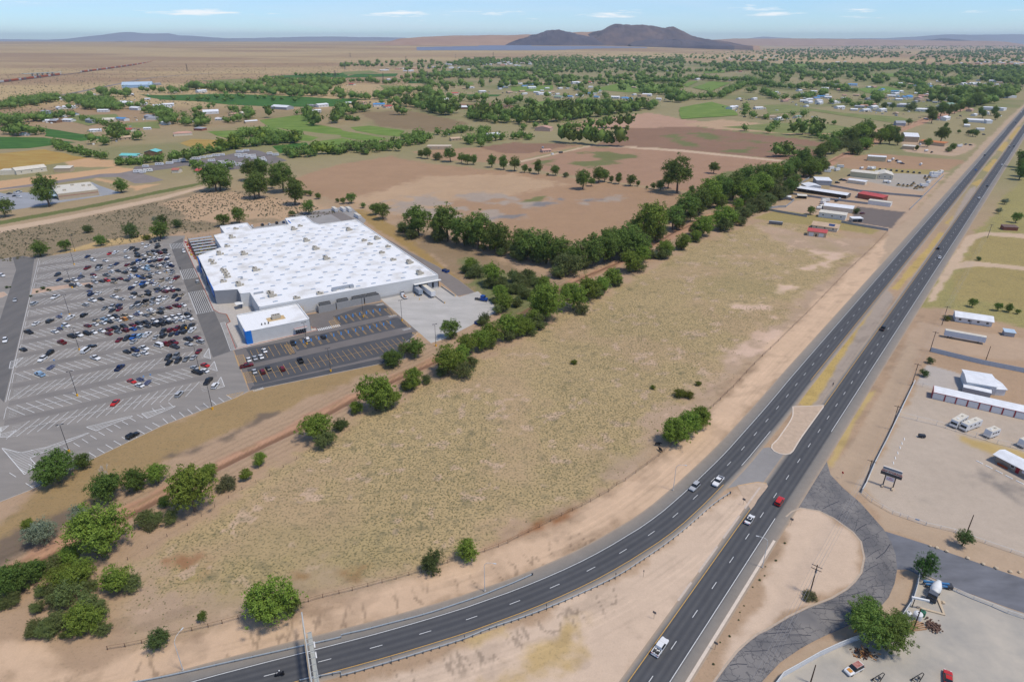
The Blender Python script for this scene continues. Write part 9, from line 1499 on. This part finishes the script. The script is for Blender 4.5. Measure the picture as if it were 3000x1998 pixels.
for pts, n, w, kind, jit in ROWS:
 P = [Vector(p) for p in pts]; seg = [(b-a).length for a, b in zip(P[:-1], P[1:])]; tot = sum(seg) or 1
 n = int(n*1.35 + .5)
 for i in range(n):
  s = (i + rs.uniform(.1, .9))/n*tot; j = 0
  while j < len(seg)-1 and s > seg[j]: s -= seg[j]; j += 1
  p = P[j].lerp(P[j+1], min(1, s/(seg[j] or 1))); jj = jit*.55
  allrow.append((p.x + rs.normal()*jj*.5, p.y + rs.normal()*jj*1.2, w*{'k': 1.6, 'a': 1.2, 'h': 1.05}[kind]*rs.uniform(.65, 1.3), kind, (p.x, p.y)))
MIDP = {k: [mid_tree(k, i) for i in range(4)] for k in 'kah'}
allrow.sort(key=lambda t: -t[2]/math.hypot(t[0], t[1]))
for i, (x, y, w, kind, c) in enumerate(allrow[:150]):
 o = obj({'k': 'cottonwood_tree', 'a': 'cottonwood_tree', 'h': 'shrub'}[kind], MIDP[kind][i % 4]); s = w/10; o.location = (x, y, 0); o.scale = (s, s, s*rs.uniform(.85, 1.15)); o.rotation_euler = (0, 0, rs.uniform(0, 6.28))
 tag(o, {'k': 'dark green valley tree standing in the belts beyond the brown fields', 'a': 'bright green valley tree standing in the belts beyond the brown fields', 'h': 'dull green hedge shrub in the rows beyond the store'}[kind], 'shrub' if kind == 'h' else 'tree', {'k': 'dark valley trees', 'a': 'bright valley trees', 'h': 'valley hedge shrubs'}[kind])
def clump(items, count):
 C_, Nn, K = [], [], []
 for x, y, w in items:
  hr = rs.uniform(.62, .95); d = rs.normal(size=(count, 3)); d[:, 2] += .3; d /= np.linalg.norm(d, axis=1)[:, None]
  l = d*np.array([.5, .5, .5*hr])*rs.uniform(.72, 1.08, size=(count, 1))*(1 + .2*np.sin(d[:, :1]*5 + x) + .16*np.sin(d[:, 1:2]*6 + y))
  C_.append(l*w + np.array([x, y, w*hr*.5 + .4])); Nn.append(d); K.append((x, y, w, w*hr))
 return np.concatenate(C_), np.concatenate(Nn), K
rest = allrow[150:]
C_, Nn, K_ = clump([(x, y, w) for x, y, w, k, c in rest], 70)
tag(obj('woodland', quads_tris('woodland', C_, Nn, 1.35, LEAF['k'], K_)), 'dark green tree belts filling the middle of the valley', 'woodland', kind='stuff')
items = []
def inside(P, n):
 A_ = np.asarray(P); out = []
 while len(out) < n:
  q = np.stack([rs.uniform(A_[:, 0].min(), A_[:, 0].max(), 4*n), rs.uniform(A_[:, 1].min(), A_[:, 1].max(), 4*n)], 1); m_ = poly_sd(q[:, 0], q[:, 1], P) > 0; out += list(map(tuple, q[m_]))
 return out[:n]
for P, n in WOODS:
 for x, y in inside(P, int(n*3.2)):
  if fbm(np.array([x]), np.array([y]), 260, 4)[0] > .36: items.append((x, y, rs.uniform(14, 30)))
C_, Nn, K_ = clump(items, 16)
tag(obj('far_woodland', quads_tris('far_woodland', C_, Nn, 3.0, LEAF['k'], K_, .85)), 'far blue-green woodland across the valley floor below the dark hill', 'woodland', kind='stuff')
# scattered desert shrubs and field tufts
def tufts(name, label, xy, size, m, hgt=.5):
 n = len(xy); s = size[:, None]; a = rs.uniform(0, 6.28, n); V = np.zeros((n, 5, 3), np.float32)
 for i in range(4): V[:, i, 0] = xy[:, 0] + np.cos(a + i*PI/2)*size*rs.uniform(.6, 1.1, n); V[:, i, 1] = xy[:, 1] + np.sin(a + i*PI/2)*size*rs.uniform(.6, 1.1, n); V[:, i, 2] = .0
 V[:, 4, :2] = xy + rs.uniform(-.2, .2, (n, 2))*s; V[:, 4, 2] = size*hgt*rs.uniform(.7, 1.5, n)
 f = np.array([[0, 1, 4], [1, 2, 4], [2, 3, 4], [3, 0, 4]]); F = (np.arange(n)[:, None, None]*5 + f[None]).reshape(-1, 3).astype(np.int32)
 me = bpy.data.meshes.new(name); me.vertices.add(n*5); me.vertices.foreach_set('co', V.reshape(-1)); me.loops.add(F.size); me.loops.foreach_set('vertex_index', F.ravel()); me.polygons.add(len(F)); me.polygons.foreach_set('loop_start', np.arange(0, F.size, 3, dtype=np.int32)); me.update(calc_edges=True); me.materials.append(m)
 return tag(obj(name, me), label, 'grass', kind='stuff')
oliv = next(P for k, f, P in SOIL if k == 'olive'); A_ = np.asarray(oliv)
q = np.stack([rs.uniform(A_[:, 0].min(), A_[:, 0].max(), 150000), rs.uniform(A_[:, 1].min(), A_[:, 1].max(), 150000)], 1)
sd = poly_sd(q[:, 0], q[:, 1], oliv); dn = fbm(q[:, 0], q[:, 1], 26, 61, 4)
keep = (sd > 1) & (q[:, 1] < 330) & (rs.uniform(0, 1, len(q)) < np.clip((.72-dn)*3.0, .02, .75)*np.clip(sd/14, .15, 1))
q = q[keep]; print('tufts', len(q))
TM = leaf_mat('tuft', (.20, .172, .092))
tufts('field_grass', 'dry olive grass tufts dotting the big open field', q, rs.uniform(.14, .34, len(q)), TM, .9)
scr = next(P for k, f, P in SOIL if k == 'scrub')
q = np.array(inside(scr, 2600)); q = q[fbm(q[:, 0], q[:, 1], 40, 8) > .45]
tufts('sage_scrub', 'grey-green sage scrub behind the parking lot', q, rs.uniform(.4, 1.2, len(q)), leaf_mat('sage', (.135, .130, .075)), .8)
ang = rs.uniform(-.72, .12, 9000); rr = 1700*np.exp(rs.uniform(0, 1.25, 9000)); q = np.stack([np.sin(ang)*rr, np.cos(ang)*rr], 1); q = q[(q[:, 0]/q[:, 1] < -.42 + .00012*(q[:, 1]-1500)) | (q[:, 1] > 4200)]
q = q[terrain(q[:, 0], q[:, 1]) < .5]
tufts('desert_scrub', 'dark scrub dotting the far desert plain', q, rs.uniform(1.0, 3.0, len(q)), leaf_mat('desert_bush', (.10, .095, .055)), .8)
# ================================================================ far houses
def house_mesh(w, d, h, wm, rm, kind):
 m = MB(); m.prism([(-w/2, -d/2), (w/2, -d/2), (w/2, d/2), (-w/2, d/2)], 0, h, 0); o = .5; r = d*.16
 if kind == 0:
  for y0, y1 in ((-d/2-o, 0), (d/2+o, 0)):
   qd = [(-w/2-o, y0, h), (w/2+o, y0, h), (w/2+o, y1, h+r), (-w/2-o, y1, h+r)]; m.add(qd, [(0, 1, 2, 3) if y0 < 0 else (3, 2, 1, 0)], 1)
  for x in (-w/2, w/2): m.add([(x, -d/2, h), (x, d/2, h), (x, 0, h+r)], [(0, 1, 2)], 0)
 else: m.box((0, 0, h+.15), (w+.3, d+.3, .3), mi=1)
 for i in range(3): m.box((-w*.3+i*w*.3, -d/2-.03, h*.5), (1.3, .08, 1.1), mi=2)
 return m.mesh('house', [wm, rm, GLASS])
HC = {'w': (OFFW, RW), 't': (TANW, RTAN), 'r': (CREAM, RR), 'b': (OFFW, RB), 'g': (GREYW, RG), 'p': (PINKW, RP), 'e': (CREAM, roofm(S(140, 170, 150), 'greenroof'))}
HP = {}
for k, (wm, rm) in HC.items():
 for v in range(3): HP[k, v] = house_mesh((17, 13, 22)[v], (10, 9, 12)[v], (3.2, 3.0, 4.2)[v], wm, rm, 0 if v < 2 else (0 if k != 't' else 1))
DN = {'w': 'pale house with a white roof', 't': 'tan house with a sand-coloured roof', 'r': 'house with a red roof', 'b': 'house with a blue roof', 'g': 'grey-roofed house', 'p': 'house with a pinkish tiled roof', 'e': 'house with a pale green roof'}
for i, (x, y, k) in enumerate(HOUSES):
 o = obj('house', HP[k, i % 3]); o.location = (x, y, 0); o.rotation_euler = (0, 0, R(random.choice((20, 30, 40, 50, -20, -35)) + random.uniform(-6, 6))); o.scale = (random.uniform(.8, 1.3),)*3
 side = 'western' if x < -350 else 'central' if x < 350 else 'eastern'
 tag(o, '%s among the trees of the %s valley' % (DN[k], side), 'house', '%s homes, %s' % (side, DN[k]))
for P, n in TOWNS[-3:]:
 for x, y in inside(P, n):
  k = random.choice('wwwwtptgwb'); v = random.randrange(3); o = obj('house', HP[k, v]); o.location = (x, y, 0); o.rotation_euler = (0, 0, random.uniform(-.9, .9)); s = random.uniform(.7, 1.25); o.scale = (s, s, s)
  side = 'western' if x < -350 else 'central' if x < 350 else 'eastern'
  tag(o, '%s among the trees of the %s valley' % (DN[k], side), 'house', '%s homes, %s' % (side, DN[k]))
m = MB()
for P, n in TOWNS[:-3]:
 for x, y in inside(P, int(n*1.6)):
  w_, d_, h_ = random.uniform(14, 34), random.uniform(10, 18), random.uniform(4, 6); rz = random.uniform(-.9, .9); mi = random.choice((0, 0, 0, 2, 3))
  m.box((x, y, h_/2), (w_, d_, h_), rz, mi); m.box((x, y, h_+.6), (w_*1.05, d_*1.05, 1.2), rz, 1 if mi == 0 else mi, tz=.6)
tag(m.build('far_town', [OFFW, RW, TANW, RP]), 'tiny pale houses of the far town below the dark hill', 'town', kind='stuff')
# vehicles and sheds scattered over the far yards read as bright specks
m = MB(); r3 = random.Random(31)
for x, y, k in HOUSES:
 for j in range(4): m.box((x + r3.gauss(0, 16), y + r3.gauss(0, 22), .9), (r3.uniform(2, 6), r3.uniform(2, 3), r3.uniform(1.2, 2.4)), r3.random()*3, r3.randrange(4))
tag(m.build('yard_clutter', [WHITE, GREYW, TANW, DARKSTEEL]), 'small sheds, cars and clutter around the valley homes', 'clutter', kind='stuff')
# ================================================================ far things: train, overpass, solar farm, pylons
sheet_ = None
trk = catmull(TRACK, 80)
ribbon('rail_bed', trk, [(-9, S(170, 140, 112)), (-5, S(96, 84, 80)), (5, S(96, 84, 80)), (9, S(150, 122, 100))], .6, ROADM)
for ti, P in enumerate(TRAIN):
 pts = catmull(P, 21); o0 = pts[0]; tn = empty('freight_train', (*o0, 0), 0, ('long mixed freight train running off into the desert', 'orange and grey freight train at the left by the overpass')[ti == 0], 'train')
 for i, (a, b) in enumerate(zip(pts[:-1], pts[1:])):
  d = b-a; c = (a+b)/2 - o0; m = MB(); m.box((0, 0, 3.6), (d.length-1.5, 4.2, 5.2)); m.box((0, 0, .8), (d.length-3, 2.4, 1.2))
  k = (i*7 + ti*3) % 6; mt = mat('rail_car_%d' % k, (S(196, 196, 194), S(92, 72, 78), S(70, 66, 74), S(206, 204, 198), S(150, 78, 60), S(120, 112, 112))[k] if not (ti == 0 and i < 3) else S(190, 96, 50), .7)
  o = m.build('locomotive' if ti == 0 and i < 2 else 'rail_car', mt, tn); o.location = (c.x, c.y, .6); o.rotation_euler = (0, 0, math.atan2(d.y, d.x))
a, b = Vector(OVERPASS[0]), Vector(OVERPASS[1]); d = b-a; e = empty('overpass', (*a, 0), math.atan2(d.y, d.x), 'pale concrete road overpass above the railway at left', 'bridge')
m = MB(); m.box((d.length/2, 0, 10.5), (d.length*1.15, 13, 1.6)); m.build('deck', mat('overpass_teal', S(168, 184, 180), .8, .08, .2), e)
for k in range(5): m = MB(); m.box((d.length*(.2+.15*k), 0, 5), (3, 10, 9.6)); m.build('pier', CONC, e)
SOL = mat('solar_field', (.05, .075, .14), .35, .15, .02, spec=.5, world_co=True)
for j, P in enumerate(SOLAR):
 m = MB(); A_ = np.asarray(P); y = A_[:, 1].min()
 while y < A_[:, 1].max():
  xs = []
  for i in range(len(P)):
   (ax, ay), (bx, by) = P[i], P[(i+1) % len(P)]
   if (ay > y) != (by > y): xs.append(ax + (bx-ax)*(y-ay)/(by-ay))
  xs.sort()
  for i in range(0, len(xs)-1, 2):
   if xs[i+1]-xs[i] > 5: m.add([(xs[i], y, .8), (xs[i+1], y, .8), (xs[i+1], y+14, 3.6), (xs[i], y+14, 3.6)], [(0, 1, 2, 3)])
  y += 22 if j == 0 else 60
 if m.f: tag(m.build('solar_farm', SOL), ('dark block of solar panels on the tan plain', 'faint rows of solar panels at the left of the plain', 'faint rows of solar panels near the railway')[j], 'solar farm', kind='stuff')
# the big blue-grey array at the foot of the hill follows the rising ground
m = MB()
for i in range(46):
 r0 = 7000 + i*38
 for j in range(26):
  a0 = -.135 + j*.0125; 
  if (a0 < -.05 and i > 24 + j*1.6) or (a0 > .06 and i < (a0-.06)*220) or (i > 34 and a0 > .02): continue
  a1 = a0 + .0125; q = []
  for rr_, aa, dz in ((r0, a0, 1), (r0, a1, 1), (r0+26, a1, 4), (r0+26, a0, 4)):
   x, y = rr_*math.sin(aa), rr_*math.cos(aa); q.append((x, y, float(terrain(np.array([x]), np.array([y]))[0]) + dz))
  m.add(q, [(0, 1, 2, 3)])
tag(m.build('solar_farm', mat('solar_grey', S(128, 134, 152), .5, .12, .01, world_co=True)), 'vast blue-grey solar farm at the foot of the dark hill', 'solar farm', kind='stuff')
pm = MB()
for s in (-1, 1):
 for t in (-1, 1): pm.tube((s*3.5, t*3.5, 0), (s*.5, t*.5, 34), .35, .2, 4)
for z, w in ((24, 9), (29, 7), (33, 5)): pm.box((0, 0, z), (w*2, .5, .5))
for k in range(5):
 z0, z1 = k*6, k*6+6; w0, w1 = 3.5*(1-z0/40), 3.5*(1-z1/40)
 for s in (-1, 1): pm.tube((-w0, s*w0, z0), (w1, s*w1, z1), .15, .15, 4); pm.tube((w0, s*w0, z0), (-w1, s*w1, z1), .15, .15, 4)
pm = pm.mesh('pylon', [mat('pylon_steel', (.10, .10, .105), .6)])
for i, (x, y) in enumerate(((-820, 3400), (-640, 2500), (-1500, 3200), (-430, 2300), (-300, 2450), (-700, 4600), (-1250, 5400), (-420, 5200), (-150, 5600))):
 o = obj('transmission_tower', pm); o.location = (x, y, float(terrain(np.array([float(x)]), np.array([float(y)]))[0])-.3); o.rotation_euler = (0, 0, i*.7); tag(o, 'thin lattice transmission tower on the desert plain', 'pylon', 'transmission towers on the plain')
# ================================================================ hills and mountains
def ridge(name, dist, prof, depth, m, base, amp, rough, seed, label=None):
 """prof: (photo azimuth tan, height above eye level tan); a real relief with a back slope"""
 xs = np.linspace(prof[0][0], prof[-1][0], 260); hs = np.interp(xs, [p[0] for p in prof], [p[1] for p in prof])
 nv = 60; t = np.linspace(0, 1, nv); Xs = xs*dist
 top = 134 + hs*dist
 V = []
 for i in range(260):
  for j in range(nv):
   tt = t[j]; y = dist - depth*.5 + tt*depth
   f = math.sin(PI*min(1, tt*1.0))**1.15
   V.append((Xs[i]*y/dist if False else Xs[i], y, f))
 V = np.array(V); nz = fbm(V[:, 0], V[:, 1], rough, seed, 5) - .5; rg = 1 - np.abs(fbm(V[:, 0], V[:, 1]*.5, rough*.5, seed+3, 4) - .5)*2
 T_ = np.repeat(top, nv)
 Zb = base + (T_-base)*V[:, 2] + (nz*amp + (rg-.75)*amp*.9)*V[:, 2]**.6*np.clip((T_-base)/(amp*2), 0, 1)
 co = np.stack([V[:, 0], V[:, 1], np.where(V[:, 2] < .001, base-60, Zb)], 1).astype(np.float32)
 i = np.arange(259)[:, None]*nv + np.arange(nv-1)[None]; q = np.stack([i, i+nv, i+nv+1, i+1], -1).reshape(-1, 4).astype(np.int32)
 me = bpy.data.meshes.new(name); me.vertices.add(len(co)); me.vertices.foreach_set('co', co.ravel()); me.loops.add(q.size); me.loops.foreach_set('vertex_index', q.ravel()); me.polygons.add(len(q)); me.polygons.foreach_set('loop_start', np.arange(0, q.size, 4, dtype=np.int32)); me.update(calc_edges=True)
 me.polygons.foreach_set('use_smooth', np.ones(len(q), bool)); me.materials.append(m); return tag(obj(name, me), kind='structure')
px = lambda x, y: ((x-1500)/1870/math.cos(R(25.25))*1.0, (117-y)/1870*1.0)
def pf(pts): return [((x-1500)*math.cos(R(25.25))/1870, (117-y)/1870*.82) for x, y in pts]
HILLM = mat('basalt_hill', S(74, 68, 80), .95, .2, .004, world_co=True, detail=9, col2=S(108, 96, 98)); MESAM = mat('mesa_soil', S(168, 132, 106), .95, .15, .003, world_co=True, detail=8, col2=S(186, 152, 122)); TALUS = mat('talus', S(176, 138, 110), .95, .2, .004, world_co=True, detail=8, col2=S(128, 102, 88))
def cut(p0, s=1.0): return p0
ridge('mesa_hill', 10400, pf([(1120, 131), (1180, 113), (1300, 107), (1420, 104), (1560, 102), (1700, 95), (1760, 92), (1850, 98), (2000, 112), (2080, 125), (2140, 132)]), 2600, MESAM, 60, 20, 900, 3)
ridge('dark_hill', 9500, pf([(1480, 131), (1520, 115), (1560, 103), (1600, 91), (1635, 88), (1660, 90), (1700, 100), (1740, 112), (1770, 128)]), 1300, HILLM, 60, 60, 340, 5)
ridge('dark_hill', 9900, pf([(1690, 128), (1725, 104), (1760, 86), (1785, 78), (1830, 76), (1880, 77), (1910, 83), (1935, 86), (1960, 84), (1985, 94), (2020, 108), (2060, 114), (2110, 122), (2140, 130)]), 2000, mat('basalt_hill2', S(78, 68, 74), .95, .2, .004, world_co=True, detail=9, col2=S(126, 104, 96)), 60, 75, 420, 8)
ridge('dark_hill', 9000, pf([(1840, 131), (1870, 121), (1920, 116), (2000, 119), (2060, 121), (2110, 126), (2130, 131)]), 700, HILLM, 62, 34, 240, 12)
ridge('far_mountain', 22000, pf([(-420, 119), (-200, 117), (0, 116), (90, 117), (150, 122), (250, 113), (320, 104), (360, 99), (385, 97), (400, 100), (440, 101), (480, 100), (520, 106), (600, 111), (660, 114), (800, 112), (950, 110), (1100, 112), (1250, 114), (1300, 120)]), 5000, mat('far_rock_hazed', S(150, 150, 158), .95, .1, .0005, world_co=True), 60, 60, 2600, 21)  # base colour made paler and bluer, distance haze painted into the mountains
ridge('far_mountain', 22500, pf([(2150, 121), (2230, 110), (2300, 113), (2450, 114), (2600, 113), (2700, 107), (2780, 102), (2860, 104), (2950, 103), (3060, 106), (3400, 112)]), 5000, mat('far_rock_hazed', (0, 0, 0)), 40, 50, 2600, 25)
ridge('low_butte', 18000, pf([(2680, 121), (2730, 117), (2765, 113.5), (2800, 116), (2850, 121)]), 2000, HILLM, 20, 12, 700, 28)
ridge('low_mesa', 17000, pf([(2040, 121), (2150, 114), (2350, 114), (2600, 117), (2700, 119), (2900, 121)]), 3000, MESAM, 10, 8, 1200, 33)
ridge('table_butte', 19000, pf([(230, 121), (255, 119), (262, 117), (330, 117), (336, 120), (350, 121)]), 1500, mat('far_rock_hazed', (0, 0, 0)), 60, 6, 700, 35)
# ================================================================ haze: one closed box of air round everything
mb = MB(); mb.box((0, 12700, 168), (70000, 30600, 344)); hz = mb.mesh('haze', [])
hm = bpy.data.materials.new('haze_air'); hm.use_nodes = True; nt = hm.node_tree; nt.nodes.clear()
ho = nt.nodes.new('ShaderNodeOutputMaterial'); pv = nt.nodes.new('ShaderNodeVolumePrincipled')
pv.inputs['Color'].default_value = (.70, .86, 1.0, 1); pv.inputs['Density'].default_value = 3.6e-5; pv.inputs['Anisotropy'].default_value = .1
nt.links.new(pv.outputs[0], ho.inputs['Volume']); hz.materials.append(hm)
tag(obj('haze', hz), 'thin pale blue air haze over the whole valley', 'haze', kind='stuff')
